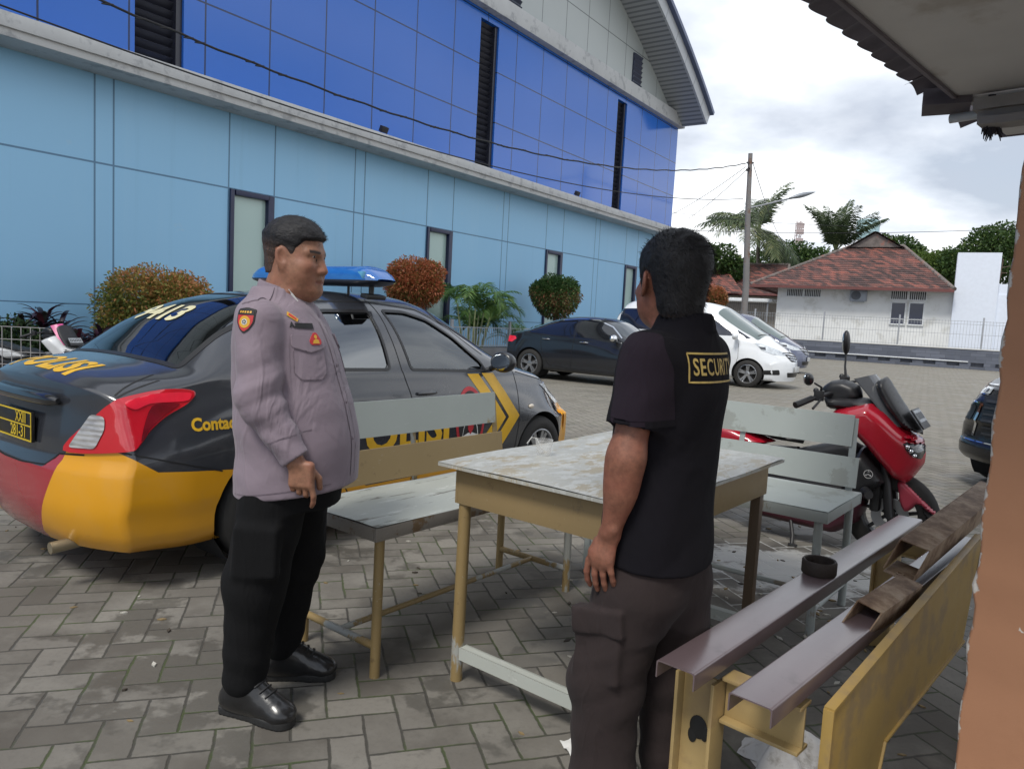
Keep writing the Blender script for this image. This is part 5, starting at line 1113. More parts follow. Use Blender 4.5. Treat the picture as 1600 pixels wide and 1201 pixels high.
def wheel(parent, x, y, sg, Rw, wd, rimR, style=5, nm='wheel', rimmat=None):
    """sg=+1 left side, -1 right side; outer face away from the car"""
    M = Matrix.Translation((x, y, Rw)) @ Matrix.Rotation(R(-90) * sg, 4, 'X')   # local z -> outward
    w_ = bpy.data.objects.new(nm, None); COL.objects.link(w_); w_.parent = parent
    h = wd / 2; pr = [(rimR, -h * 0.86), (rimR + 0.02, -h), (Rw - 0.045, -h), (Rw - 0.012, -h * 0.8), (Rw, -h * 0.5), (Rw, h * 0.5), (Rw - 0.012, h * 0.8), (Rw - 0.045, h), (rimR + 0.02, h), (rimR, h * 0.86)]
    MB().lathe(pr, 48, M, caps=False).build('tyre', M_TYRE, w_, smooth=35)
    mb = MB(); mb.lathe([(rimR + 0.004, h * 0.9), (rimR - 0.006, h * 0.92), (rimR - 0.014, h * 0.8), (rimR - 0.02, -h * 0.8)], 48, M, caps=False)
    for k in range(style):
        for dth in (-0.14, 0.14) if style < 8 else (0,):
            a0 = 2 * math.pi * k / style + 0.3; a1 = a0 + dth; rr_ = rimR - 0.010; wi, wo = 0.020, 0.017
            c0, c1 = Vector((0.045 * math.cos(a0 + dth * 0.8), 0.045 * math.sin(a0 + dth * .8), 0)), Vector((rr_ * math.cos(a1), rr_ * math.sin(a1), 0)); d = (c1 - c0).normalized(); n_ = Vector((-d.y, d.x, 0))
            q = [c0 + n_ * wi, c0 - n_ * wi, c1 - n_ * wo, c1 + n_ * wo]; tp = [M @ Vector((p.x, p.y, h * (0.72 if i < 2 else 0.80))) for i, p in enumerate(q)]; bt = [M @ Vector((p.x * 1, p.y * 1, h * 0.45)) for p in q]
            mb.add(tp + bt, [(0, 1, 2, 3), (0, 4, 5, 1), (1, 5, 6, 2), (2, 6, 7, 3), (3, 7, 4, 0)])
    mb.lathe([(0.062, h * 0.5), (0.060, h * 0.74), (0.034, h * 0.78), (0.030, h * 0.72), (0.0, h * 0.73)], 24, M)
    mb.build('rim', rimmat or M_ALLOY, w_, smooth=35, bevel=0)
    MB().lathe([(rimR - 0.022, h * 0.3), (0.0, h * 0.3)], 32, M).lathe([(0.12, h * 0.36), (0.0, h * 0.40)], 24, M).build('brake_disc', mat('dark_brake', (0.035, 0.033, 0.032), 0.5, metal=0.5), w_)
    return w_
def arches(car, Ra, xs_, Rw, fl=0.02):
    for sg in (1, -1):
        fr = side_frame(sg)
        for x in xs_:
            u = -x * sg if sg > 0 else x; poly = [(u + Ra * math.cos(t), max(0.02, Rw + Ra * math.sin(t))) for t in np.linspace(-0.95, math.pi + 0.95, 40)]; poly = [p for p in poly]
            car.cut(fr, poly, mind=0.35, nmin=0.0)
def arch_liner(car, parent, Ra, xs_, Rw, ytop):
    for sg in (1, -1):
        for x in xs_:
            mb = MB()
            def f(i, j):
                t = -0.75 + (math.pi + 1.5) * i / 30; px, pz = x + Ra * math.cos(t), Rw + Ra * math.sin(t); u = -px if sg > 0 else px
                h = side_frame(sg).cast(car.bvh, u, pz); yo = (abs(h.y) - 0.001) if h is not None and abs(h.y) > 0.4 else ytop
                return (px, sg * (yo - (0, 0.012, 0.30)[j]), max(0.02, pz) + (0, 0.0, 0)[j])
            mb.grid(31, 3, f); o = len(mb.v)
            mb.add([(x + Ra * math.cos(t), sg * (ytop - 0.30), Rw + Ra * math.sin(t)) for t in np.linspace(-0.75, math.pi + 0.75, 31)], [tuple(range(31))])
            mb.build('wheel_well', M_WELL, parent, smooth=50)
def cabin(parent, x0, x1, w_, zs, seats, dashx, steer_y=None, zf=0.30):
    mb = MB(); mb.box(((x0 + x1) / 2, 0, zf), (x1 - x0, 2 * w_, 0.06)); mb.box((x0, 0, zf + 0.25), (0.05, 2 * w_, 0.5)); mb.box((dashx + 0.12, 0, zs + 0.24), (0.5, 2 * w_, 0.28)); mb.box((x1, 0, zf + 0.2), (0.05, 2 * w_, 0.45)); 
    for sg in (1, -1): mb.box(((x0 + x1) / 2, sg * w_, zf + 0.28), (x1 - x0, 0.04, 0.55))
    mb.build('cabin_lining', M_INT, parent, bevel=0.01)
    for sx in seats:
        for sy in (-0.36, 0.36):
            q = MB(); q.box((sx, sy, zs), (0.5, 0.48, 0.16)); q.box((sx - 0.30, sy, zs + 0.33), (0.13, 0.48, 0.58), Matrix.Rotation(R(-13), 3, 'Y')); q.box((sx - 0.38, sy, zs + 0.72), (0.09, 0.26, 0.17), Matrix.Rotation(R(-8), 3, 'Y')); q.build('seat', M_SEATC, parent, bevel=0.035, seg=3)
    if steer_y is not None:
        M = Matrix.Translation((dashx - 0.22, steer_y, zs + 0.36)) @ Matrix.Rotation(R(-65), 4, 'Y'); q = MB(); q.lathe([(0.172 + 0.013 * math.cos(t), 0.013 * math.sin(t)) for t in np.linspace(0, 2 * math.pi, 10)[:-1]], 36, M, closed=True)
        for a in (0, 2.2, 4.1): q.tube([M @ Vector((0, 0, -0.01)), M @ Vector((0.17 * math.cos(a), 0.17 * math.sin(a), 0))], 0.014, 6)
        q.tube([M @ Vector((0, 0, 0)), M @ Vector((0, 0, -0.2))], 0.03, 8); q.build('steering_wheel', M_INT, parent)
def mirror(parent, x, y, z, mt, sg, sc=1.0):
    mb = MB(); mb.sphere((x, y + sg * 0.10 * sc, z), (0.075 * sc, 0.105 * sc, 0.075 * sc), 20, 14); 
    for i, v in enumerate(mb.v):
        if v[0] < x - 0.035 * sc: mb.v[i] = (x - 0.035 * sc, v[1], v[2])
    mb.tube([(x + 0.02, y - sg * 0.03, z - 0.06 * sc), (x + 0.01, y + sg * 0.05, z - 0.02)], 0.022 * sc, 8); o = mb.build('mirror', mt, parent, smooth=50)
    MB().sphere((x - 0.036 * sc, y + sg * 0.10 * sc, z), (0.003, 0.085 * sc, 0.058 * sc), 18, 10).build('mirror_glass', mat('mirror_glass', (0.5, 0.55, 0.6), 0.03, metal=1.0, var=0.01), o); return o
def door_handle(car, fr, u, v, mt, parent, L=0.17):
    mb = MB(); pts = []
    for i in range(9):
        f = i / 8; h = fr.cast(car.bvh, u + (f - 0.5) * L, v, 0.008 + 0.022 * math.sin(math.pi * f) ** 0.5); pts.append(h)
    if any(p is None for p in pts): return None
    mb.tube(pts, [0.010 + 0.005 * math.sin(math.pi * i / 8) for i in range(9)], 8); return mb.build('door_handle', mt, parent)

# ================================================================ police saloon
def livery():
    s = NT('police_livery'); x, y, z = s.xyz(); f = s.math('DIVIDE', s.math('ADD', x, 2.4), 4.8)
    pt = [(-2.4, .69), (-2.10, .69), (-2.045, .70), (-1.875, .585), (-1.5, .555), (-1.0, .50), (-.6, .33), (.5, .33), (1.0, .30), (1.55, .33), (1.645, .62), (1.72, .70), (2.4, .70)]
    hz = s.ramp(f, [((a + 2.4) / 4.8, b) for a, b in pt]); 
    c_ = s.t.nodes[-1]
    yel = s.math('LESS_THAN', z, hz)
    ay = s.math('ABSOLUTE', y); lim = s.math('ADD', 0.245, s.math('MULTIPLY', s.math('SUBTRACT', z, 0.23), 0.46))
    inn = s.math('MULTIPLY', s.math('LESS_THAN', ay, lim), s.math('LESS_THAN', x, -1.8)); hr = s.math('ADD', 0.572, s.math('MULTIPLY', s.step(ay, .29, .42), 0.078)); red = s.math('MULTIPLY', inn, s.math('LESS_THAN', z, hr)); yel = s.math('MULTIPLY', yel, s.math('SUBTRACT', 1.0, inn))
    n_ = s.noise(1.6, 5, 0.6); gp = s.mix(n_, (0.024, 0.026, 0.032), (0.034, 0.037, 0.045))
    yl = s.mix(n_, (0.64, 0.285, 0.004), (0.72, 0.335, 0.007)); rd = s.mix(n_, (0.30, 0.022, 0.030), (0.36, 0.035, 0.042))
    c = s.mix(yel, gp, yl); c = s.mix(red, c, rd)
    dust = s.step(s.noise(3.2, 6, 0.65), 0.5, 0.78); c = s.mix(s.math('MULTIPLY', dust, 0.10), c, (0.30, 0.28, 0.25))
    low = s.step(z, 0.42, 0.16); c = s.mix(s.math('MULTIPLY', s.math('MULTIPLY', low, s.noise(9, 6, 0.7)), 0.35), c, (0.16, 0.13, 0.10))
    sc1 = s.step(s.noise(5, 7, 0.75, v=s.map(sc=(1, 1, 5))), 0.69, 0.71); c = s.mix(s.math('MULTIPLY', s.math('MULTIPLY', sc1, low), 0.8), c, (0.07, 0.06, 0.05))
    s.set(col=c, rough=s.math('ADD', 0.20, s.math('ADD', s.math('MULTIPLY', yel, 0.16), s.math('MULTIPLY', dust, 0.14))), spec=0.5, coat=s.math('SUBTRACT', 0.85, s.math('MULTIPLY', yel, 0.35))); s.set(coatr=0.08)
    s.bump(s.noise(2.2, 2), 0.05, 0.02); return s.m
PCX, PCA = (-1.149, 5.380), 36.5
pc = thing('police_car', 'dark grey police saloon with yellow and red bumper and blue light bar', 'car', (PCX[0], PCX[1], 0), R(90 - PCA))
PS = dict(xr=-2.2, xf=2.08, nx=190,
    top=[(-2.2, .985), (-2.12, 1.035), (-1.95, 1.06), (-1.76, 1.085), (-1.62, 1.165), (-1.4, 1.305), (-1.15, 1.41), (-.8, 1.47), (-.3, 1.50), (.1, 1.485), (.35, 1.435), (.7, 1.26), (1.02, 1.075), (1.10, 1.045), (1.4, .975), (1.75, .885), (1.95, .79), (2.08, .66)],
    belt=[(-2.2, .88), (-1.9, .955), (-1.5, 1.0), (-1.0, 1.005), (0, .985), (.8, .955), (1.2, .905), (1.6, .82), (1.95, .70), (2.08, .60)],
    wbelt=[(-2.2, .70), (-1.9, .735), (-1.4, .765), (-.6, .785), (.5, .785), (1.1, .75), (1.6, .70), (2.08, .60)], wmax=[(-2.2, .78), (-1.8, .825), (-1.2, .835), (0, .838), (1.2, .835), (1.7, .81), (2.08, .74)],
    wroof=[(-2.2, .55), (-1.5, .535), (-.9, .555), (-.3, .575), (.3, .57), (1.0, .58), (2.08, .5)], bottom=[(-2.2, .20), (-1.9, .19), (-1.3, .20), (0, .18), (1.3, .19), (2.08, .20)],
    rear=[(.18, .10), (.26, .035), (.42, .0), (.58, .01), (.62, .028), (.70, .035), (.86, .05), (.95, .055), (1.0, .06), (1.05, .10)], front=[(.18, -.05), (.35, 0), (.55, 0), (.7, -.06), (.85, -.16), (1.0, -.25)], round=(.20, .34), bow=[(-2.2, 0), (-1.85, 0), (-1.7, -.02), (-1.1, -.02), (-.5, 0), (.1, .06), (.9, .16), (1.15, .05), (1.5, 0), (2.08, 0)], nexp=3.3)
car = Car(PS); LIV = livery(); FRr, FRl = side_frame(-1), side_frame(1)
arches(car, 0.345, (-1.25, 1.25), 0.305)
WR = rounded([(-.98, 1.325), (-1.12, 1.215), (-1.11, 1.035), (-.385, 1.015), (-.375, 1.385), (-.74, 1.375)], 0.04)
WQ = rounded([(-1.18, 1.185), (-1.30, 1.105), (-1.26, 1.05), (-1.17, 1.04)], 0.03)
WF = rounded([(-.265, 1.392), (-.215, 1.01), (.40, .985), (.565, .985), (.545, 1.05), (.34, 1.225), (.13, 1.345), (-.05, 1.39)], 0.035)
mir = lambda poly: [(-u, v) for u, v in reversed(poly)]
a_r = Vector((-1.74, 0, 1.09)); b_r = Vector((-1.0, 0, 1.455)); FG = Frame(a_r, (0, -1, 0), (b_r - a_r)); FG.N = FG.U.cross(FG.V).normalized()
LG = (b_r - a_r).length; RG = rounded([(-.60, .03), (-.30, .005), (.30, .005), (.60, .03), (.50, LG * .93), (.25, LG * .985), (-.25, LG * .985), (-.50, LG * .93)], 0.05)
a_f = Vector((1.05, 0, 1.06)); b_f = Vector((.33, 0, 1.44)); FW_ = Frame(a_f, (0, 1, 0), (b_f - a_f)); LW = (b_f - a_f).length; WS = rounded([(-.66, .0), (.66, .0), (.54, LG * 1.02), (-.54, LG * 1.02)], 0.06)
for fr, ps in ((FRr, (WR, WQ, WF)), (FRl, (mir(WR), mir(WQ), mir(WF)))):
    for q in ps: car.cut(fr, q, mind=0.3)
car.cut(FG, RG, mind=-0.3, nmin=0.25); car.cut(FW_, WS, mind=-0.3, nmin=0.25)
body = car.finish(LIV, pc); arch_liner(car, pc, 0.343, (-1.25, 1.25), 0.305, 0.80)
cabin(pc, -1.45, 1.0, 0.66, 0.52, (-.75, .25), .75, -0.36)
M_GPAINT = mat('graphite_paint', (0.045, 0.048, 0.055), 0.25, var=0.06, coat=0.5)
for fr, ps, front_glass in ((FRr, (WR, WQ, WF), True), (FRl, (mir(WR), mir(WQ), mir(WF)), False)):
    for i, q in enumerate(ps):
        wo_ = car.ring(fr, q, 0.017, 0.003, M_RUB, 'window', pc)
        if i == 2: # front window wound half down: the glass shows its curved upper edge
            gl = [p for p in inset(q, 0.013)]; car.decal(fr, gl, -0.008, glass('lightly_tinted_glass', (0.50, 0.56, 0.56), 0.04) if not front_glass else glass('film_tinted_glass', (0.42, 0.47, 0.47), 0.07), 'pane', wo_)
        else: car.decal(fr, inset(q, 0.013), -0.006, glass('privacy_film_glass', (0.10, 0.115, 0.12), 0.16), 'pane', wo_)
wo_ = car.ring(FG, RG, 0.035, 0.003, M_RUB, 'rear_window', pc); car.decal(FG, inset(RG, 0.03), 0.0, glass('rear_film_glass', (0.055, 0.07, 0.09), 0.09), 'pane', wo_)
mb = MB()
wo_ = car.ring(FW_, WS, 0.03, 0.003, M_RUB, 'windscreen', pc); car.decal(FW_, inset(WS, 0.025), 0.0, G_CLEAR, 'pane', wo_)
# panel gaps
for fr, k in ((FRr, 1), (FRl, -1)):
    g_ = lambda pts: car.line(fr, [(u * k, v) for u, v in pts], 0.007, 0.0012, M_GAP, 'panel_seam', pc)
    g_([(-.30, 1.45), (-.31, 1.25), (-.295, 1.02), (-.24, .85), (-.21, .45), (-.22, .27)]); g_([(.90, 1.0), (.93, .88), (.92, .6), (.86, .27)]); g_([(-.22, .27), (.86, .27)]); g_([(-.22, .27), (-.72, .27), (-.86, .5), (-1.0, .66), (-1.17, .80), (-1.23, .98)])
    g_([(1.62, .80), (1.64, .62)]); g_([(-1.565, .555), (-2.03, .69)]); g_([(.95, .97), (1.3, .90), (1.6, .83)])
    rc = [(-1.25, 1.30), (-1.05, 1.395), (-.8, 1.42), (-.3, 1.435), (.1, 1.40), (.36, 1.27), (.60, 1.10)]; g_(rc)
FT = Frame((0, 0, 0), (0, -1, 0), (1, 0, 0)); FT.N = Vector((0, 0, 1)); FB = Frame((0, 0, 0), (0, -1, 0), (0, 0, 1)); FB.N = Vector((-1, 0, 0))
def gt(pts): car.line(FT, pts, 0.008, 0.0012, M_GAP, 'panel_seam', pc)
def gb(pts): car.line(FB, pts, 0.008, 0.0012, M_GAP, 'panel_seam', pc)
gt([(.60, -1.80), (.63, -1.93), (.655, -2.03)]); gt([(-.60, -1.80), (-.63, -1.93), (-.655, -2.03)])
gb([(.665, 1.0), (.66, .88), (.60, .80)]); gb([(-.665, 1.0), (-.66, .88), (-.60, .80)])
gb([(-.55, .655), (-.40, .645), (-.32, .585), (-.1, .57), (.1, .57), (.32, .585), (.40, .645), (.55, .655)])
# tail lamps drawn on the side of the shell, wrapping round the corner (diagonal projection)
class FrameDiag(Frame):
    pass
def corner_frame(sg, ang):   # looks at the rear corner from outside; u runs forward along the shell, v up
    n_ = Vector((-math.sin(ang), sg * math.cos(ang), 0)); u = Vector((0, 0, 1)).cross(n_); f = Frame((0, 0, 0), u, (0, 0, 1)); f.N = n_; return f
s = NT('red_lamp_lens'); c = s.mix(s.noise(6, 4), (0.42, 0.004, 0.012), (0.62, 0.012, 0.025)); s.set(col=c, rough=0.08, coat=0.8, spec=0.7); M_REDL = s.m
M_REDD = mat('deep_red_lens', (0.16, 0.004, 0.010), 0.1, coat=0.8, var=0.3, scale=9); M_REDB = mat('bright_red_lens', (0.80, 0.018, 0.045), 0.12, coat=0.8, var=0.15, scale=6)
s = NT('clear_lamp_reflector'); wv = s.math('SINE', s.math('MULTIPLY', s.xyz()[2], 260.0)); s.set(col=s.mix(s.step(s.noise(14, 3, v=s.map(sc=(1, 1, 4))), 0.35, 0.7), (0.50, 0.49, 0.48), (0.34, 0.33, 0.33)), rough=0.15, metal=0.25, coat=0.8); s.bump(wv, 0.25, 0.004); M_CLR = s.m
for sg in (-1, 1):
    fr = corner_frame(sg, R(52)); k = 1 if sg < 0 else -1
    def uv_of(x, y, z): p = Vector((x, y * sg, z)); return (p.dot(fr.U), p.dot(fr.V))
    # shell points: (x, |y|, z) read off the photograph on the rear face and on the flank
    tip = uv_of(-1.735, .83, .945); A = uv_of(-2.12, .50, .675); B = uv_of(-2.045, .80, .692)
    outer = [uv_of(-2.14, .44, .665), uv_of(-2.03, .80, .690), uv_of(-2.040, .83, .715), uv_of(-1.995, .83, .775), uv_of(-1.915, .83, .838), uv_of(-1.815, .83, .888), uv_of(-1.780, .83, .925), uv_of(-1.790, .83, .95), uv_of(-1.855, .83, .962), uv_of(-1.985, .82, .955), uv_of(-2.07, .72, .915), uv_of(-2.105, .62, .835)]
    lamp = car.decal(fr, spline_poly(outer), 0.010, M_REDL, 'tail_light', pc, 0.025, skirt=0.02)
    clr = [uv_of(-2.13, .475, .684), uv_of(-2.10, .635, .69), uv_of(-2.085, .68, .78), uv_of(-2.08, .675, .840), uv_of(-2.10, .60, .848), uv_of(-2.11, .555, .79)]
    car.decal(fr, rounded(clr, 0.02, 3), 0.0145, M_CLR, 'reversing_lens', lamp, 0.025)
    drk = [uv_of(-2.010, .83, .885), uv_of(-1.855, .83, .892), uv_of(-1.915, .83, .850), uv_of(-1.990, .83, .79), uv_of(-2.035, .83, .73)]
    car.decal(fr, spline_poly(drk), 0.0145, M_REDD, 'red_lens', lamp, 0.025)
    top_ = [uv_of(-2.02, .77, .875), uv_of(-2.015, .83, .90), uv_of(-1.815, .83, .905), uv_of(-1.800, .83, .94), uv_of(-1.875, .83, .948), uv_of(-2.005, .82, .938), uv_of(-2.04, .74, .905)]
    car.decal(fr, spline_poly(top_), 0.0145, M_REDB, 'red_lens', lamp, 0.025)
# boot handle bar, plate, badge recess
mb = MB(); pts = []
for i in range(17):
    y = -.40 + .80 * i / 16; h = FB.cast(car.bvh, -y, .893); pts.append(h + Vector((-0.028, 0, 0)))
mb.tube(pts, [0.012] + [0.030] * 15 + [0.012], 12, flat=1.0); mb.build('boot_handle', mat('gloss_black_trim', (0.012, 0.012, 0.014), 0.12, coat=0.8), pc)
M_PLB = mat('plate_black', (0.010, 0.010, 0.010), 0.35); M_PLY = mat('plate_yellow', (0.62, 0.44, 0.02), 0.4)
hp = FB.cast(car.bvh, 0, .745); px = hp.x - 0.024
pl = MB().box((px + 0.008, 0, .745), (0.014, 0.42, 0.145)).build('number_plate', M_PLB, pc, bevel=0.003)
mb = MB(); X_ = px - 0.0005
for (y, z, sy, sz) in ((0, .813, .41, .007), (0, .677, .41, .007), (.2015, .745, .007, .13), (-.2015, .745, .007, .13), (0, .748, .40, .006)): mb.box((X_, y, z), (0.002, sy, sz))
flat_text(mb, 'XXIII', 0.072, lambda u, v: (X_ - 0.0012, -0.085 - u, .781 + v), 0.0012, 0.8); flat_text(mb, '281-31', 0.078, lambda u, v: (X_ - 0.0012, -0.055 - u, .711 + v), 0.0012, 0.85)
mb.build('plate_lettering', M_PLY, pl, smooth=0)
# sticker lettering
M_STY = mat('yellow_sticker', (0.66, 0.38, 0.015), 0.4); M_STC = mat('cream_sticker', (0.62, 0.58, 0.36), 0.45)
car.text(FT, 'POLISI', 0.25, -0.01, -2.0, 0.002, M_STY, 'boot_lettering', pc, bold=0.009, xs=1.0)
car.text(FG, '9413', 0.24, -0.08, LG * 0.50, 0.004, M_STC, 'window_number', pc, bold=0.008, xs=1.0)
car.text(FRr, 'Contact Center 110', 0.085, -1.405, .790, 0.0022, M_STY, 'side_lettering', pc, bold=0.003, xs=0.88)
car.text(FRl, 'Contact Center 110', 0.085, 1.405, .790, 0.0022, M_STY, 'side_lettering', pc, bold=0.003, xs=0.88)
for fr, k in ((FRr, 1), (FRl, -1)):
    car.text(fr, 'POLISI', 0.36, -.345 * k, .635, 0.0022, M_STY, 'door_lettering', pc, bold=0.012, xs=0.94)
    def chev(x0, w_, nm):
        q = [(x0, .975), (x0 + w_, .972), (x0 + w_ + .285, .645), (x0 + w_ + .02, .38), (x0 + .02, .38), (x0 + .285 - .0, .645)]; q = [(u * k, v) for u, v in q]; return car.decal(fr, q if k > 0 else q[::-1], 0.002, M_STY, nm, pc, 0.04)
    chev(.335, .125, 'chevron_stripe'); chev(.50, .135, 'chevron_stripe')
    # round crest on the door: red shield ring, white bird figure, yellow rays
    cx_, cz_ = .335 * k, .655; cr = [(cx_ + .155 * math.cos(t), cz_ + .235 * math.sin(t)) for t in np.linspace(0, 2 * math.pi, 40)[:-1]]
    crest = car.decal(fr, cr, 0.002, mat('crest_red', (0.42, 0.02, 0.03), 0.4), 'crest', pc, 0.04)
    car.decal(fr, [(cx_ + .13 * math.cos(t), cz_ + .205 * math.sin(t)) for t in np.linspace(0, 2 * math.pi, 36)[:-1]], 0.003, mat('crest_black', (0.015, 0.015, 0.016), 0.4), 'crest_field', crest, 0.04)
    mb = MB()
    for j in range(15):
        a = R(22 + 136 * j / 14); p = [(cx_ + .075 * math.cos(a - .05), cz_ + .12 * math.sin(a - .05)), (cx_ + .122 * math.cos(a), cz_ + .195 * math.sin(a)), (cx_ + .075 * math.cos(a + .05), cz_ + .12 * math.sin(a + .05))]
        mb.add([fr.cast(car.bvh, u, v, .0042) for u, v in p], [(0, 1, 2)])
    mb.build('crest_rays', M_STY, crest, smooth=0)
    mb = MB()
    for q in ([(-.02, .12), (.02, .12), (.035, .06), (.075, -.02), (.095, -.12), (.06, -.17), (.02, -.10), (0, -.14), (-.02, -.10), (-.06, -.17), (-.095, -.12), (-.075, -.02), (-.035, .06)],):
        mb.add([fr.cast(car.bvh, cx_ + u, cz_ + v - .03, .0042) for u, v in q], [tuple(range(len(q)))])
    mb.build('crest_bird', mat('crest_white', (0.62, 0.62, 0.60), 0.5), crest, smooth=0)
    mb = MB(); mb.add([fr.cast(car.bvh, cx_ + u, cz_ + v - .05, .0052) for u, v in ((-.03, .03), (.03, .03), (.03, -.01), (0, -.05), (-.03, -.01))], [(0, 1, 2, 3, 4)]); mb.build('crest_shield', mat('crest_red', (0, 0, 0)), crest, smooth=0)
    door_handle(car, fr, -.10 * k, .865, M_GPAINT, pc); door_handle(car, fr, -1.03 * k, .885, M_GPAINT, pc)
    mb = MB(); h = fr.cast(car.bvh, 1.09 * k, .70, 0.004); mb.sphere(h, (0.035, 0.012, 0.018), 14, 8); mb.build('side_repeater', mat('amber_clear', (0.62, 0.55, 0.45), 0.2, coat=0.5), pc)
for sg in (-1, 1): mirror(pc, .61, sg * .79, 1.06, mat('mirror_shell', (0.014, 0.015, 0.017), 0.3, coat=0.4), sg, 1.0)
for x in (-1.25, 1.25):
    for sg in (-1, 1): wheel(pc, x, sg * .735, sg, 0.305, 0.185, 0.20, 7)
# headlamps
for sg in (-1, 1):
    fr = Frame((0, 0, 0), (math.sin(R(40)) * -sg if False else 0, 1, 0), (0, 0, 1)); n_ = Vector((math.cos(R(48)), sg * math.sin(R(48)), 0)); fr.N = n_; fr.U = Vector((0, 0, 1)).cross(n_)
    def uvh(x, y, z): p = Vector((x, y * sg, z)); return (p.dot(fr.U), z)
    q = [uvh(1.36, .80, .855), uvh(1.55, .80, .865), uvh(1.75, .72, .83), uvh(1.92, .52, .75), uvh(1.90, .56, .68), uvh(1.74, .74, .665), uvh(1.60, .80, .74)]
    lamp = car.decal(fr, q, 0.006, mat('headlamp_cover', (0.42, 0.44, 0.44), 0.12, coat=0.9, metal=0.3), 'headlight', pc, 0.03, skirt=0.02)
# exhaust tip, roof aerial, light bar
MB().tube([(-2.0, -.42, .215), (-2.19, -.42, .205)], 0.028, 12).build('exhaust_pipe', mat('dull_exhaust', (0.30, 0.26, 0.18), 0.4, metal=0.6), pc)
lb = bpy.data.objects.new('light_bar', None); COL.objects.link(lb); lb.parent = pc; lb.location = (-.34, 0.0, 1.57)
s = NT('blue_light_dome'); nz = s.noise(9, 3, v=s.map(sc=(0.5, 1, 2.5))); s.set(col=s.mix(nz, (0.008, 0.075, 0.36), (0.03, 0.22, 0.60)), rough=0.09, spec=0.8, coat=0.7, trans=0.15); M_BLUL = s.m
def barshell(i, j, z0, z1, n=28, m_=24):
    y = -.66 + 1.32 * i / n; q_ = 1 - abs(2 * i / n - 1); e_ = min(1.0, (q_ * 5.0 + 0.02)) ** 0.55; a = math.pi * j / m_; return (0.13 * math.copysign(abs(math.cos(a)) ** 0.7, math.cos(a)) * (0.55 + 0.45 * e_), y, z0 + (z1 - z0) * (max(0, math.sin(a)) ** 0.7) * e_)
mb = MB(); mb.grid(29, 25, lambda i, j: barshell(i, j, 0.0, 0.092)); mb.build('dome', M_BLUL, lb, smooth=40)
mb = MB(); mb.grid(29, 25, lambda i, j: barshell(i, j, 0.0, -0.038)); mb.build('base', mat('bar_base_black', (0.03, 0.035, 0.05), 0.35), lb, smooth=40)
mb = MB()
for y in (-.5, -.28, 0, .28, .5): mb.box((-0.0, y, 0.03), (0.14, 0.012, 0.05))
mb.build('divider', M_RUB, lb)
mb = MB(); mb.box((-.112, -.48, 0.03), (0.02, 0.20, 0.05)); mb.build('side_lens', mat('pale_blue_lens', (0.10, 0.30, 0.46), 0.12, coat=0.6, var=0.3, scale=20), lb, bevel=0.01)
for y in (-.52, -.30, .30, .52):
    MB().tube([(0.0, y, -0.03), (0.0, y, -0.105)], 0.018 if abs(y) > .4 else 0.009, 10).lathe([(0.03, -0.115), (0.032, -0.10), (0.012, -0.095)], 14, Matrix.Translation((0, y, 0))).build('mount', M_RUB, lb)
for y in (-.55, .55): MB().box((-0.01, y, -0.10), (0.16, 0.07, 0.03), Matrix.Rotation(R(10) * (1 if y < 0 else -1), 3, 'X')).build('mount', M_RUB, lb, bevel=0.008)
# ================================================================ other parked cars
def simple_car(t, PS, paint, axles, Rw, windows, rear_pts, front_pts, rim_style=5, glassm=None, width=None, liner_y=None, rimR=None, track=None):
    car = Car(PS); W_ = max(p[1] for p in PS['wmax'])
    arches(car, Rw + 0.045, axles, Rw); FRr, FRl = side_frame(-1), side_frame(1)
    body = car.finish(paint, t); arch_liner(car, t, Rw + 0.043, axles, Rw, W_ - 0.05)
    gm = glassm or dark_glass('opaque_black_glass', (0.010, 0.012, 0.016))
    for fr, k in ((FRr, 1), (FRl, -1)):
        for q in windows:
            q2 = q if k > 0 else mir(q); p_ = car.decal(fr, q2, 0.004, gm, 'window', t, 0.05)
    for pts, base, nrm_u, nm in rear_pts + front_pts:
        pass
    for x in axles:
        for sg in (-1, 1): wheel(t, x, sg * (W_ - 0.105), sg, Rw, 0.20, rimR or Rw * 0.66, rim_style)
    return car, FRr, FRl
def slope_frame(a, b, sgn_y):
    a, b = Vector(a), Vector(b); f = Frame(a, (0, sgn_y, 0), b - a); f.N = f.U.cross(f.V).normalized(); return f, (b - a).length
def pose(nose_xy, az_deg, xf):
    d = Vector((math.sin(R(az_deg)), math.cos(R(az_deg)), 0)); c = Vector((*nose_xy, 0)) - d * xf; return (c.x, c.y, 0), R(90 - az_deg)
def paintm(nm, col, rough=0.18, coat=0.7, **k): return mat(nm, col, rough, var=0.04, scale=2, coat=coat, **k)
M_GRL = mat('grille_black', (0.012, 0.012, 0.013), 0.35); M_HLM = mat('bright_headlamp', (0.62, 0.65, 0.67), 0.1, metal=0.4, coat=0.9, var=0.25, scale=16); M_PLW = mat('number_plate_white', (0.55, 0.56, 0.56), 0.4)

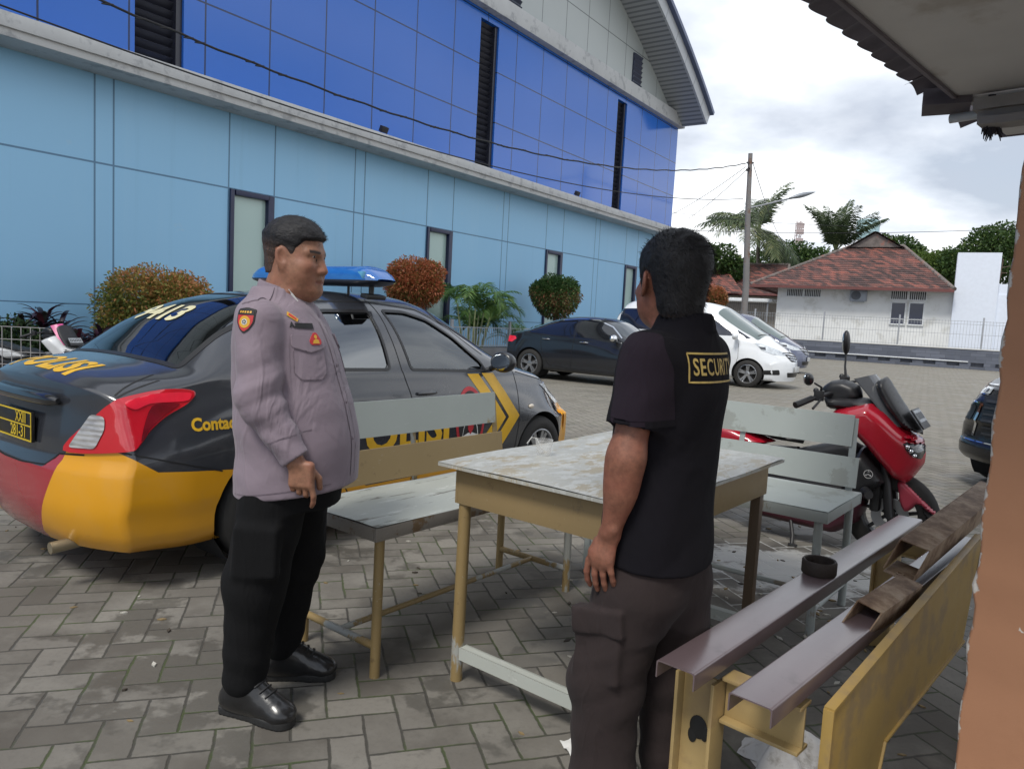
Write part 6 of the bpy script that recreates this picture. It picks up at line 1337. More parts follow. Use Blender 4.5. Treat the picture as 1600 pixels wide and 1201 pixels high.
# ---- black saloon
PSB = dict(PS); PSB.update(xr=-2.25, xf=2.25, nx=130,
    top=[(-2.25, .98), (-2.12, 1.05), (-1.75, 1.09), (-1.5, 1.17), (-1.1, 1.33), (-.7, 1.425), (-.2, 1.46), (.2, 1.445), (.5, 1.38), (.9, 1.17), (1.15, 1.04), (1.4, .99), (1.9, .88), (2.15, .76), (2.25, .66)],
    belt=[(-2.25, .90), (-1.6, 1.01), (-.5, .985), (.6, .94), (1.2, .89), (1.8, .80), (2.25, .60)], wmax=[(-2.25, .76), (-1.8, .86), (0, .885), (1.4, .88), (1.9, .84), (2.25, .72)], wbelt=[(-2.25, .68), (-1.7, .78), (0, .83), (1.2, .79), (1.8, .72), (2.25, .58)],
    rear=[(.18, .10), (.30, .03), (.5, 0), (.8, .03), (.95, .06), (1.05, .10)], bow=[(-2.25, 0), (-1.7, -.02), (-1.1, -.08), (-.5, 0), (.2, .06), (.95, .15), (1.2, .04), (2.25, 0)], bottom=[(-2.25, .22), (2.25, .2)])
t = thing('sedan', 'black saloon car parked nearest the hall behind the police car', 'car', *pose((3.80, 15.63), 123.5, 2.2), 'cars parked in front of the hall')
M_BLK = paintm('black_car_paint', (0.012, 0.014, 0.019), 0.16)
W1 = rounded([(-1.45, 1.10), (-.95, 1.30), (-.32, 1.375), (-.30, 1.01), (-1.40, 1.03)], 0.05); W2 = rounded([(-.22, 1.375), (.15, 1.365), (.52, 1.24), (.82, 1.05), (.80, .98), (-.20, 1.0)], 0.05)
cb, fR, fL = simple_car(t, PSB, M_BLK, (-1.35, 1.35), 0.33, (W1, W2), [], [], 5, dark_glass('opaque_black_glass', (0.008, 0.009, 0.012)))
fg, lg = slope_frame((-1.66, 0, 1.12), (-.95, 0, 1.38), -1); cb.decal(fg, rounded([(-.60, .02), (.60, .02), (.50, lg), (-.50, lg)], .06), 0.004, dark_glass('sky_glass', (0.03, 0.04, 0.05)), 'rear_window', t, .05)
fg, lg = slope_frame((1.08, 0, 1.06), (.48, 0, 1.40), 1); cb.decal(fg, rounded([(-.68, .02), (.68, .02), (.54, lg), (-.54, lg)], .06), 0.004, dark_glass('sky_glass', (0, 0, 0)), 'windscreen', t, .05)
for fr, k in ((fR, 1), (fL, -1)):
    cb.line(fr, [(u * k, v) for u, v in ((-1.47, 1.08), (-.95, 1.325), (-.3, 1.395), (.16, 1.385), (.54, 1.255), (.85, 1.03))], 0.02, 0.007, M_CHROME, 'chrome_trim', t)
    door_handle(cb, fr, -.95 * k, .91, M_CHROME, t, .2); door_handle(cb, fr, .02 * k, .89, M_CHROME, t, .2)
    mb = MB()
    for pts in ([(-.26, 1.4), (-.24, .95), (-.27, .3)], [(.98, .93), (1.0, .7), (.95, .3)], [(-1.1, .98), (-1.05, .7), (-.85, .35), (-.27, .3), (.95, .3)]): cb.line(fr, [(u * k, v) for u, v in pts], 0.008, .002, M_GAP, 'panel_seam', t)
for sg in (-1, 1):
    fr = corner_frame(sg, R(50)); uv_ = lambda x, y, z: ((Vector((x, y * sg, z))).dot(fr.U), z)
    cb.decal(fr, [uv_(-2.18, .56, .80), uv_(-2.0, .83, .79), uv_(-1.86, .86, .87), uv_(-1.95, .84, .93), uv_(-2.17, .58, .93)], .008, M_REDB, 'tail_light', t, .04)
    mirror(t, .76, sg * .84, 1.02, M_CHROME, sg, 1.1)
    fr = Frame((0, 0, 0), (0, 1, 0), (0, 0, 1)); n_ = Vector((math.cos(R(48)), sg * math.sin(R(48)), 0)); fr.N = n_; fr.U = Vector((0, 0, 1)).cross(n_); uv_ = lambda x, y, z: ((Vector((x, y * sg, z))).dot(fr.U), z)
    cb.decal(fr, [uv_(1.6, .84, .80), uv_(1.95, .72, .76), uv_(2.1, .45, .66), uv_(2.05, .5, .60), uv_(1.75, .82, .68)], .006, M_HLM, 'headlight', t, .04)

# ---- white people carrier (tall, one-box, sloping nose)
def mpv(nm, lbl, loc, rz, paint, sc, grille_n, nose_extra=0.0, clearw=False):
    P_ = dict(PS); P_.update(xr=-2.32, xf=2.28, nx=130, nexp=3.6,
        top=[(-2.32, 1.55), (-2.2, 1.74), (-1.8, 1.82), (-.8, 1.85), (.0, 1.83), (.45, 1.76), (.95, 1.50), (1.5, 1.20), (1.68, 1.12), (1.95, 1.02), (2.15, .90), (2.28, .74)],
        belt=[(-2.32, 1.02), (-1.5, 1.06), (0, 1.02), (1.0, .98), (1.6, .93), (2.0, .84), (2.28, .66)], wbelt=[(-2.32, .78), (-1.5, .83), (.8, .83), (1.5, .79), (2.0, .70), (2.28, .58)], wmax=[(-2.32, .84), (-1.5, .885), (1.2, .885), (1.8, .85), (2.28, .72)], wroof=[(-2.32, .66), (-1, .69), (.4, .67), (1.3, .66), (2.28, .5)],
        bottom=[(-2.32, .24), (2.28, .19)], rear=[(.2, .08), (.4, 0), (.8, .01), (1.1, .04), (1.5, .12), (1.8, .22)], front=[(.18, -.04), (.4, .01), (.6, 0), (.75, -.06), (.9, -.16), (1.1, -.3)], round=(.18, .40), bow=[(-2.32, 0), (-.5, 0), (.2, .04), (.9, .16), (1.6, .12), (1.9, 0), (2.28, 0)])
    for k in ('top', 'belt'): P_[k] = [(x, z * sc) for x, z in P_[k]]
    t = thing(nm, lbl, 'car', loc, rz, 'cars parked in front of the hall')
    A_ = rounded([(-2.02, 1.60 * sc), (-.98, 1.63 * sc), (-.98, 1.13 * sc), (-2.02, 1.14 * sc)], .07); B_ = rounded([(-.92, 1.63 * sc), (-.05, 1.61 * sc), (-.05, 1.10 * sc), (-.92, 1.13 * sc)], .05); D_ = rounded([(.02, 1.61 * sc), (.35, 1.56 * sc), (.82, 1.33 * sc), (1.12, 1.10 * sc), (.02, 1.10 * sc)], .06); E_ = rounded([(1.02, 1.24 * sc), (1.38, 1.06 * sc), (1.16, 1.05 * sc)], .03)
    c, fR, fL = simple_car(t, P_, paint, (-1.40, 1.38), 0.325, (A_, B_, D_, E_), [], [], 5, dark_glass('navy_car_glass', (0.010, 0.013, 0.028)))
    fg, lg = slope_frame((1.64, 0, 1.14 * sc), (.52, 0, 1.72 * sc), 1); ws_ = c.decal(fg, rounded([(-.70, .04), (.70, .04), (.60, lg * .97), (-.60, lg * .97)], .08), .004, dark_glass('pale_windscreen', (0.13, 0.165, 0.16)), 'windscreen', t, .05)
    for sg in (-1, 1):
        c.line(fg, [(sg * .12, .07), (sg * .55, .13)], .018, .014, M_RUB, 'wiper', ws_)
    fg, lg = slope_frame((-2.26, 0, 1.14 * sc), (-2.16, 0, 1.66 * sc), -1); c.decal(fg, rounded([(-.66, .03), (.66, .03), (.58, lg * .95), (-.58, lg * .95)], .07), .004, dark_glass('navy_car_glass', (0, 0, 0)), 'rear_window', t, .05)
    ff = Frame((0, 0, 0), (0, 1, 0), (0, 0, 1))
    gr = c.decal(ff, rounded([(-.46, .80 * sc), (.46, .80 * sc), (.30, .60 * sc), (-.30, .60 * sc)], .05), .004, M_GRL, 'grille', t, .04)
    for k in range(grille_n):
        z = (.62 + .17 * (k + .3) / grille_n) * sc; hw = .30 + .16 * (k + .3) / grille_n
        c.line(ff, [(-hw, z + .02), (0, z - .025), (hw, z + .02)], .022, .016, M_CHROME, 'grille_bar', gr)
    mb = MB(); h = ff.cast(c.bvh, 0, .80 * sc, .02); M_ = Matrix.Translation(h) @ Matrix.Rotation(R(75), 4, 'Y'); mb.lathe([(.055, 0), (.062, .006), (.055, .012), (.048, .006)], 24, M_, closed=True); mb.tube([M_ @ Vector((-.03, -.045, .006)), M_ @ Vector((.02, 0, .006)), M_ @ Vector((-.03, .045, .006))], .007, 6); mb.build('badge', M_CHROME, t)
    c.decal(ff, rounded([(-.44, .40), (.44, .40), (.40, .29), (-.40, .29)], .03), .004, M_GRL, 'lower_grille', t, .04)
    h = ff.cast(c.bvh, 0, .47, .02); MB().box(h, (.012, .43, .13)).build('number_plate', M_PLW, t, bevel=.003)
    for sg in (-1, 1):
        q = [(.60 * sg, .46), (.80 * sg, .43), (.80 * sg, .33), (.58 * sg, .34)]; q = q if sg > 0 else q[::-1]; fl = c.decal(ff, rounded(q, .03), .004, M_GRL, 'fog_recess', t, .04)
        fr = Frame((0, 0, 0), (0, 1, 0), (0, 0, 1)); n_ = Vector((math.cos(R(52)), sg * math.sin(R(52)), 0)); fr.N = n_; fr.U = Vector((0, 0, 1)).cross(n_); uv_ = lambda x, y, z: ((Vector((x, y * sg, z))).dot(fr.U), z * sc)
        hl = c.decal(fr, [uv_(1.50, .84, .98), uv_(1.75, .80, .95), uv_(2.08, .50, .82), uv_(2.14, .42, .73), uv_(1.95, .68, .74), uv_(1.70, .84, .83)], .007, M_HLM, 'headlight', t, .04)
        c.decal(fr, [uv_(1.62, .84, .90), uv_(1.80, .78, .89), uv_(1.80, .78, .83), uv_(1.70, .84, .84)], .011, dark_glass('navy_car_glass', (0, 0, 0)), 'lamp_housing', hl, .04)
        mirror(t, 1.06, sg * .86, 1.10 * sc, paint, sg, 1.15)
        fr = corner_frame(sg, R(45)); uv_ = lambda x, y, z: ((Vector((x, y * sg, z))).dot(fr.U), z * sc); c.decal(fr, [uv_(-2.26, .60, 1.0), uv_(-2.1, .86, .98), uv_(-2.1, .84, 1.2), uv_(-2.2, .70, 1.22)], .008, M_REDB, 'tail_light', t, .04)
    for fr, k in ((fR, 1), (fL, -1)):
        mb = MB()
        for pts in ([(-.02, 1.66 * sc), (-.02, .9), (-.06, .3)], [(1.12, 1.02), (1.14, .7), (1.04, .3)], [(-.96, 1.66 * sc), (-.94, .95), (-.98, .62)]): c.line(fr, [(u * k, v) for u, v in pts], .008, .002, M_GAP, 'panel_seam', t)
        door_handle(c, fr, .10 * k, .98 * sc, paint, t, .2); door_handle(c, fr, -.75 * k, .99 * sc, paint, t, .2)
    return t
p, rz_ = pose((6.72, 17.65), 122.5, 2.28)
mpv('minivan', 'white people carrier parked between the black saloon and the silver one', p, rz_, paintm('pearl_white_paint', (0.74, 0.76, 0.78), 0.2), 1.08, 3)
p, rz_ = pose((9.62, 24.3), 121, 2.28)
mpv('minivan', 'silver blue people carrier farthest along the row, behind the white one', p, rz_, paintm('silver_blue_paint', (0.135, 0.15, 0.215), 0.22, metal=0.4), 1.02, 2)

# ---- dark SUV nose behind the pillar
PSU = dict(PS); PSU.update(xr=-2.2, xf=2.2, nx=130,
    top=[(-2.2, 1.55), (-2.0, 1.68), (-1.0, 1.72), (.2, 1.70), (.5, 1.62), (1.05, 1.22), (1.15, 1.17), (1.6, 1.12), (1.95, 1.06), (2.12, .99), (2.2, .85)],
    belt=[(-2.2, 1.05), (0, 1.06), (1.1, 1.04), (1.8, .98), (2.2, .78)], wbelt=[(-2.2, .74), (0, .80), (1.1, .78), (1.8, .74), (2.2, .66)], wmax=[(-2.2, .82), (0, .865), (1.5, .865), (2.2, .78)], wroof=[(-2.2, .6), (0, .62), (2.2, .6)],
    bottom=[(-2.2, .30), (2.2, .27)], rear=[(.25, .05), (.5, 0), (1.0, .05), (1.6, .2)], front=[(.25, -.06), (.34, .03), (.42, .035), (.47, 0), (.62, -.01), (.64, .02), (.70, .0), (.88, -.035), (.96, -.06), (1.05, -.12), (1.2, -.3)], round=(.15, .26), bow=[(-2.2, 0), (.2, .04), (1.0, .14), (1.3, .04), (2.2, 0)])
d_ = Vector((math.sin(R(-120)), math.cos(R(-120)), 0))
t = thing('suv', 'black car nose with slim headlight showing beside the orange pillar', 'car', *pose((4.50, 6.42), -113, 2.2))
cs, fR, fL = simple_car(t, PSU, paintm('midnight_blue_paint', (0.006, 0.006, 0.008), 0.22, coat=0.35), (-1.32, 1.36), 0.34, (rounded([(-.1, 1.55), (.4, 1.5), (.92, 1.16), (-.1, 1.12)], .06), rounded([(-1.2, 1.56), (-.2, 1.56), (-.2, 1.12), (-1.2, 1.14)], .06)), [], [], 5)
ff = Frame((0, 0, 0), (0, 1, 0), (0, 0, 1))
fg, lg = slope_frame((1.14, 0, 1.19), (.52, 0, 1.61), 1); cs.decal(fg, rounded([(-.64, .02), (.64, .02), (.54, lg), (-.54, lg)], .06), .004, dark_glass('sky_glass', (0, 0, 0)), 'windscreen', t, .05)
g_ = cs.decal(ff, rounded([(-.50, .90), (.50, .90), (.42, .50), (-.42, .50)], .06), .004, M_GRL, 'grille', t, .04)
for k in range(6): cs.line(ff, [(-.44, .54 + .06 * k), (.44, .54 + .06 * k)], .02, .014, mat('satin_grille_bar', (0.03, 0.031, 0.034), 0.45), 'grille_bar', g_)
for sg in (-1, 1):
    q = [(.46 * sg, .955), (.66 * sg, .965), (.76 * sg, .955), (.74 * sg, .925), (.60 * sg, .90), (.46 * sg, .905)]; q = q if sg > 0 else q[::-1]; hl = cs.decal(ff, q, .008, M_HLM, 'headlight', t, .03)
    cs.line(ff, [(.45 * sg, .985), (.77 * sg, .975)], .010, .011, M_CHROME, 'lamp_trim', hl); cs.line(ff, [(.46 * sg, .893), (.74 * sg, .90)], .008, .011, M_CHROME, 'lamp_trim', hl)
    for j in range(3): cs.decal(ff, [(c0[0] * sg, c0[1]) for c0 in ((.50 + .065 * j, .915), (.50 + .065 * j, .945), (.545 + .065 * j, .945), (.545 + .065 * j, .915))][::(-1 if sg > 0 else 1)], .0115, M_CHROME, 'lamp_unit', hl, .03)
    cs.line(ff, [(.47 * sg, .80), (.50 * sg, .80), (.56 * sg, .50)], .03, .008, M_CHROME, 'bumper_trim', t); cs.line(ff, [(.50 * sg, .812), (.78 * sg, .83)], .010, .008, M_CHROME, 'bumper_trim', t)
    q = [(.56 * sg, .78), (.74 * sg, .79), (.72 * sg, .66), (.60 * sg, .64)]; cs.decal(ff, rounded(q if sg > 0 else q[::-1], .03), .005, M_GRL, 'fog_recess', t, .03)
    mirror(t, .86, sg * .82, 1.16, M_BLK, sg, 1.15)
cs.line(ff, [(-.76, .455), (.76, .455)], .012, .006, M_CHROME, 'bumper_trim', t); h = ff.cast(cs.bvh, 0, .60, .02); MB().box(h, (.012, .43, .13)).build('number_plate', M_PLB, t, bevel=.003)
# ---------------------------------------------------------------- people, sculpted as signed distance fields and meshed
import openvdb
def v3(*a): return np.array(a, float)
def sd_ell(P, c, r):
    r = np.array(r, float); q = (P - np.array(c)) / r; return (np.linalg.norm(q, axis=1) - 1) * r.min()
def sd_cone(P, a, b, ra, rb, flat=None):
    """tapered capsule; flat=(axis vector, factor) squashes the section"""
    a, b = np.array(a, float), np.array(b, float); ba = b - a; L2 = ba @ ba; t = np.clip((P - a) @ ba / L2, 0, 1); q = P - a - t[:, None] * ba
    if flat is not None: ax = np.array(flat[0], float); ax /= np.linalg.norm(ax); q = q + (q @ ax)[:, None] * ax * (flat[1] - 1)
    return np.linalg.norm(q, axis=1) - (ra + (rb - ra) * t)
def sd_box(P, c, half, rot=None, r=0.005):
    q = P - np.array(c)
    if rot is not None: q = q @ rot
    q = np.abs(q) - (np.array(half) - r); return np.linalg.norm(np.maximum(q, 0), axis=1) + np.minimum(q.max(1), 0) - r
def smin(a, b, k): h = np.clip(0.5 + 0.5 * (b - a) / k, 0, 1); return b + (a - b) * h - k * h * (1 - h)
def smax(a, b, k): return -smin(-a, -b, k)
def sd_stack(P, secs, k=1.0):
    """torso-like column of elliptical sections: (z, cx, cy, a, b)"""
    s_ = np.array(secs, float); z = P[:, 2]; f = [pchip(s_[:, 0], s_[:, i]) for i in (1, 2, 3, 4)]; cx, cy, a, b = (g_(z) for g_ in f)
    n = 2.3; q = (np.abs((P[:, 0] - cx) / a) ** n + np.abs((P[:, 1] - cy) / b) ** n) ** (1 / n); d = (q - 1) * np.minimum(a, b)
    return np.maximum(d, np.maximum(s_[0, 0] - z, z - s_[-1, 0]))
def sdf_mesh(fn, lo, hi, h, blk=8, slack=0.02):
    lo, hi = np.array(lo, float), np.array(hi, float); nb = np.ceil((hi - lo) / (h * blk)).astype(int); gi = np.stack(np.meshgrid(*[np.arange(n) for n in nb], indexing='ij'), -1).reshape(-1, 3)
    cen = lo + (gi + 0.5) * blk * h - h / 2; d = np.concatenate([fn(cen[i:i + 200000]) for i in range(0, len(cen), 200000)]); B = blk * h * 0.87 + slack
    A = np.repeat(np.repeat(np.repeat(np.sign(d).reshape(nb).astype(np.float32) * 0.05, blk, 0), blk, 1), blk, 2)
    loc = np.stack(np.meshgrid(*[np.arange(blk)] * 3, indexing='ij'), -1).reshape(-1, 3); keep = np.nonzero(np.abs(d) < B)[0]
    for i in range(0, len(keep), 600):
        k = keep[i:i + 600]; idx = (gi[k][:, None, :] * blk + loc[None]).reshape(-1, 3); A[idx[:, 0], idx[:, 1], idx[:, 2]] = np.clip(fn(lo + idx * h), -0.05, 0.05)
    g_ = openvdb.FloatGrid(0.05); g_.copyFromArray(A); pts, quads = g_.convertToQuads(0.0); return np.asarray(pts, float) * h + lo, np.asarray(quads)
def smooth_mesh(V, F, it=1, lam=0.5):
    for _ in range(it):
        S = np.zeros_like(V); C = np.zeros(len(V))
        for a, b in ((0, 1), (1, 2), (2, 3), (3, 0)):
            np.add.at(S, F[:, a], V[F[:, b]]); np.add.at(S, F[:, b], V[F[:, a]]); np.add.at(C, F[:, a], 1); np.add.at(C, F[:, b], 1)
        V = V + lam * (S / np.maximum(C, 1)[:, None] - V)
    return V
def sdf_obj(name, fn, lo, hi, h, mt, parent, tint=None, it=1, slack=0.02):
    V, F = sdf_mesh(fn, lo, hi, h, 8, slack); V = smooth_mesh(V, F, it)
    a, b, c = V[F[:, 0]], V[F[:, 1]], V[F[:, 2]]
    if np.einsum('ij,ij->i', a, np.cross(b, c)).sum() < 0: F = F[:, ::-1]
    return np_mesh(name, V, F, mt, parent, True, None if tint is None else tint(V))
class Drape(Car):
    def __init__(s, o): s.bvh = BVHTree.FromObject(o, bpy.context.evaluated_depsgraph_get())
def az_frame(phi, c=(0, 0, 0)):
    """phi degrees from straight ahead towards the wearer's right"""
    n_ = Vector((math.cos(R(phi)), -math.sin(R(phi)), 0)); f = Frame(c, Vector((0, 0, 1)).cross(n_), (0, 0, 1)); f.N = n_; return f
def warp(P, f, seed):
    r_ = np.random.default_rng(seed); o = np.zeros(len(P))
    for k in range(4): o += np.sin(P @ (r_.normal(size=3) * f * (1 + 0.5 * k)) + r_.uniform(0, 6.28)) / (1 + 0.4 * k)
    return o / 2.2
def fold(P, d, freq, seed, wf=7.0, wa=1.6):
    """soft ridged folds running across direction d"""
    d = np.array(d, float) / np.linalg.norm(d); s_ = np.sin(P @ d * freq + wa * warp(P, wf, seed)); return np.sign(s_) * np.abs(s_) ** 1.4
def near(P, c, r): return np.exp(-np.sum((P - np.array(c)) ** 2, axis=1) / (r * r))
def skin_mat(nm, base, lip, hair, blush):
    s = NT(nm); a = s.n('ShaderNodeAttribute'); a.attribute_name = 'tint'; n_ = s.noise(55, 6, 0.7); b = s.mix(s.step(n_, .3, .7), tuple(q * 0.74 for q in base), tuple(min(1, q * 1.16) for q in base)); b = s.mix(s.math('MULTIPLY', s.step(s.noise(14, 4), .4, .7), 0.5), b, blush)
    f = a.outputs['Fac']; c = s.mix(s.step(f, 0.52, 1.0), b, lip); c = s.mix(s.step(f, 0.48, 0.0), c, hair)
    s.set(col=c, rough=s.math('ADD', 0.42, s.math('MULTIPLY', s.noise(45, 3), 0.14)), spec=0.4, sss=0.08); s.b.inputs['Subsurface Radius'].default_value = (0.012, 0.005, 0.003); s.bump(s.math('ADD', s.noise(260, 3), s.math('MULTIPLY', s.noise(70, 4), 0.8)), 0.28, 0.0016); return s.m
def cloth_mat(nm, col, rough=0.85, weave=900, var=0.10, sheen=0.25, bscale=18, worn=None, cre=0.55):
    s = NT(nm); c = s.mix(s.noise(5, 5), tuple(q * (1 - var) for q in col), tuple(min(1, q * (1 + var)) for q in col))
    if worn: c = s.mix(s.math('MULTIPLY', s.step(s.noise(7, 6, 0.65), 0.5, 0.75), 0.5), c, worn)
    s.set(col=c, rough=rough, sheen=sheen, spec=0.25); s.b.inputs['Sheen Roughness'].default_value = 0.5
    cr = s.math('ABSOLUTE', s.math('SUBTRACT', s.noise(bscale * .45, 3, 0.5, v=s.map(rot=(0.3, 0.7, 0), sc=(1.5, 1, .55)), dist=1.1), 0.5)); cr = s.math('SUBTRACT', 1.0, s.step(cr, 0.0, 0.10))
    s.bump(s.math('ADD', s.math('ADD', s.math('MULTIPLY', s.noise(bscale, 4, 0.55, dist=0.6), 0.7), s.math('MULTIPLY', cr, cre)), s.math('MULTIPLY', s.noise(weave, 2), 0.06)), 0.42, 0.010); return s.m
def head_sdf(P, chub=1.0, yaw=0.0, pitch_=0.0, c=(0, 0, 0), s_=1.0):
    """head in its own frame: x ahead, z up, origin between the ears"""
    ca, sa = math.cos(yaw), math.sin(yaw); cp_, sp_ = math.cos(pitch_), math.sin(pitch_); Q = (P - np.array(c)) / s_; x = Q[:, 0] * ca + Q[:, 1] * sa; y = -Q[:, 0] * sa + Q[:, 1] * ca; z = Q[:, 2]
    x, z = x * cp_ + z * sp_, -x * sp_ + z * cp_; q = np.stack([x, y, z], 1); m_ = np.stack([x, np.abs(y), z], 1)
    d = sd_ell(q, (-.012, 0, .030), (.099, .077, .087)); d = smin(d, sd_ell(q, (.030, 0, -.035), (.066, .062 + .004 * chub, .085)), .03); d = smin(d, sd_ell(q, (.036, 0, -.085), (.054, .050 + .008 * chub, .040)), .03)
    d = smin(d, sd_ell(m_, (.040, .036 + .006 * chub, -.050), (.040, .026 + .006 * chub, .042)), .022); d = smin(d, sd_ell(q, (.080, 0, -.106), (.018, .022, .016)), .02)
    if chub > 0.5: d = smin(d, sd_ell(q, (.028, 0, -.118), (.055, .052, .034)), .03)
    d = smin(d, sd_cone(m_, (.082, .012, .014), (.070, .046, .014), .012, .010), .016)          # brow
    d = smax(d, -sd_ell(m_, (.098, .031, -.008), (.017, .019, .012)), .012)                     # sockets
    d = smin(d, sd_ell(m_, (.0745, .031, -.007), (.013, .0155, .0115)), .005)                   # lids
    d = smin(d, sd_ell(m_, (.062, .042, -.030), (.022, .020, .014)), .02)
    d = smin(d, sd_cone(q, (.084, 0, .006), (.108, 0, -.040), .0085, .0125), .012); d = smin(d, sd_ell(m_, (.097, .0145, -.045), (.012, .0095, .0095)), .008); d = smax(d, -sd_ell(m_, (.103, .0075, -.055), (.006, .004, .004)), .003)
    d = smin(d, sd_cone(m_, (.096, 0, -.070), (.082, .025, -.077), .0075, .004), .008); d = smin(d, sd_cone(m_, (.093, 0, -.086), (.082, .021, -.081), .0085, .004), .009)
    d = smax(d, -sd_cone(m_, (.107, 0, -.0785), (.085, .027, -.0795), .0028, .0018), .004)
    ey_ = np.abs(y) - .0800 + .30 * (x + .004) + .0; e_ = sd_ell(np.stack([(x + .004) + (z + .012) * .22, ey_, z + .012], 1), (0, 0, 0), (.0195, .0085, .0335)); e_ = smax(e_, -sd_ell(np.stack([x - .001 + (z + .008) * .22, ey_ - .0080, z + .008], 1), (0, 0, 0), (.0130, .0095, .0235)), .003)
    d = smin(d, e_, .005); return d * s_, q
def fingers(P, d, knuckles, r0, k=0.006):
    """each finger a chain of points; radii taper from r0"""
    for ch, rr_ in knuckles:
        for i in range(len(ch) - 1): d_ = sd_cone(P, ch[i], ch[i + 1], rr_ * (1 - 0.09 * i), rr_ * (1 - 0.09 * (i + 1))); d = smin(d, d_, k if i == 0 else 0.003)
    return d
def collar(parent, mt, c, ra, rb, zf, zb, h_, tilt, gap=0.10, point=0.03, fall=0.045):
    mb = MB(); n = 48
    def f(i, j):
        th = gap + (2 * math.pi - 2 * gap) * i / n; fr_ = (1 + math.cos(th)) / 2; z0 = zb + (zf - zb) * fr_; pt = point * max(0, 1 - min(i, n - i) / 7.0)
        lv = [(0.0, 0.0), (0.001, h_ * .6), (0.005, h_), (0.011, h_ * .98), (0.017, h_ - fall * .5), (0.021, h_ - fall - pt)][j]; r_ = lv[0]
        return (c[0] + (ra + r_) * math.cos(th) + pt * .35 * (j == 5), c[1] + (rb + r_) * math.sin(th), z0 + lv[1] + tilt * math.cos(th))
    mb.grid(n + 1, 6, f); mb.grid(n + 1, 6, lambda i, j: Vector(f(i, j)) + Vector((0, 0, -.002)) - Vector((math.cos(gap + (2 * math.pi - 2 * gap) * i / n), math.sin(gap + (2 * math.pi - 2 * gap) * i / n), 0)) * .003); return mb.build('collar', mt, parent, smooth=60)

def strands(o, n, ln, wd, flow, seed, parent, mt, zmin=-9):
    """short loose hairs over the cropped mass so its outline is not a smooth edge"""
    r_ = np.random.default_rng(seed); me = o.data; k = len(me.polygons); c = np.empty(k * 3); nn_ = np.empty(k * 3); me.polygons.foreach_get('center', c); me.polygons.foreach_get('normal', nn_); c = c.reshape(-1, 3); nn_ = nn_.reshape(-1, 3); i = r_.integers(0, k, n); i = i[c[i, 2] > zmin]; n = len(i)
    f = np.array([flow(*p) for p in c[i]]); d = f + nn_[i] * r_.uniform(.15, .75, n)[:, None] + r_.normal(size=(n, 3)) * .22; d /= np.linalg.norm(d, axis=1, keepdims=True); s_ = np.cross(d, nn_[i]); s_ /= np.linalg.norm(s_, axis=1, keepdims=True) + 1e-9; L = ln * r_.uniform(.5, 1.2, n)[:, None]
    b = c[i] - nn_[i] * .0015; V = np.stack([b - s_ * wd, b + s_ * wd, b + d * L + s_ * wd * .25 - nn_[i] * L * .12, b + d * L - s_ * wd * .25 - nn_[i] * L * .12], 1).reshape(-1, 3); F = np.arange(n)[:, None] * 4 + np.arange(4)[None]
    return np_mesh('loose_hair', V, F, mt, parent, False, np.ones(len(V)))
# ================================================================ officer
OAZ = 95; of = thing('person', 'policeman in mauve grey shirt and black trousers standing in profile by the police car', 'person', (-.78, 2.53, 0), R(90 - OAZ), 'men standing at the table')
M_SKIN = skin_mat('officer_skin', (0.275, 0.135, 0.082), (0.21, 0.075, 0.058), (0.018, 0.014, 0.014), (0.30, 0.115, 0.075)); M_SHIRT = cloth_mat('mauve_grey_twill', (0.225, 0.180, 0.212), 0.7, sheen=0.15, bscale=11, var=0.06); M_SHIRTD = cloth_mat('mauve_grey_seam', (0.15, 0.118, 0.142), 0.75)
M_TROU = cloth_mat('black_cargo_cloth', (0.0050, 0.0050, 0.0056), 0.95, sheen=0.0, bscale=14, cre=0.2); M_BOOT = mat('black_boot_leather', (0.012, 0.012, 0.013), 0.32, var=0.2, coat=0.35, bump=0.25, bscale=60); M_SOLE = mat('boot_sole_rubber', (0.018, 0.018, 0.018), 0.7, bump=0.3, bscale=80)
HC = (.030, .0, 1.560); HY, HP, HS = R(-9), R(-4), 1.02
SH_R, EL_R, WR_R = (-.016, -.172, 1.335), (.012, -.228, 1.095), (.132, -.228, .915)
SH_L, EL_L, WR_L = (-.020, .172, 1.338), (.0, .24, 1.085), (.11, .235, .905)
def hand(P, d, w_, sg):
    wx, wy, wz = w_; d = smin(d, sd_box(P, (wx + .026, wy + sg * .004, wz - .046), (.041, .0155, .044), None, .014), .02)
    ks = []
    for i, (dx, ln) in enumerate(((.058, .032), (.038, .033), (.016, .031), (-.005, .026))):
        bx = wx + dx; y0 = wy + sg * .006; z0 = wz - .080 + .004 * i
        if i == 0: ks.append(([(bx, y0, z0), (bx + .008, y0 - sg * .003, z0 - ln), (bx + .004, y0 - sg * .012, z0 - ln - .024), (bx - .004, y0 - sg * .022, z0 - ln - .038)], .0100))
        else: ks.append(([(bx, y0, z0), (bx + .002, y0 - sg * .004, z0 - ln), (bx - .002, y0 - sg * .026, z0 - ln - .008), (bx - .004, y0 - sg * .034, z0 - ln + .012)], .0100 - .0006 * i))
    ks.append(([(wx + .050, wy - sg * .012, wz - .030), (wx + .072, wy - sg * .024, wz - .060), (wx + .074, wy - sg * .030, wz - .092)], .0115)); return fingers(P, d, ks, .01)
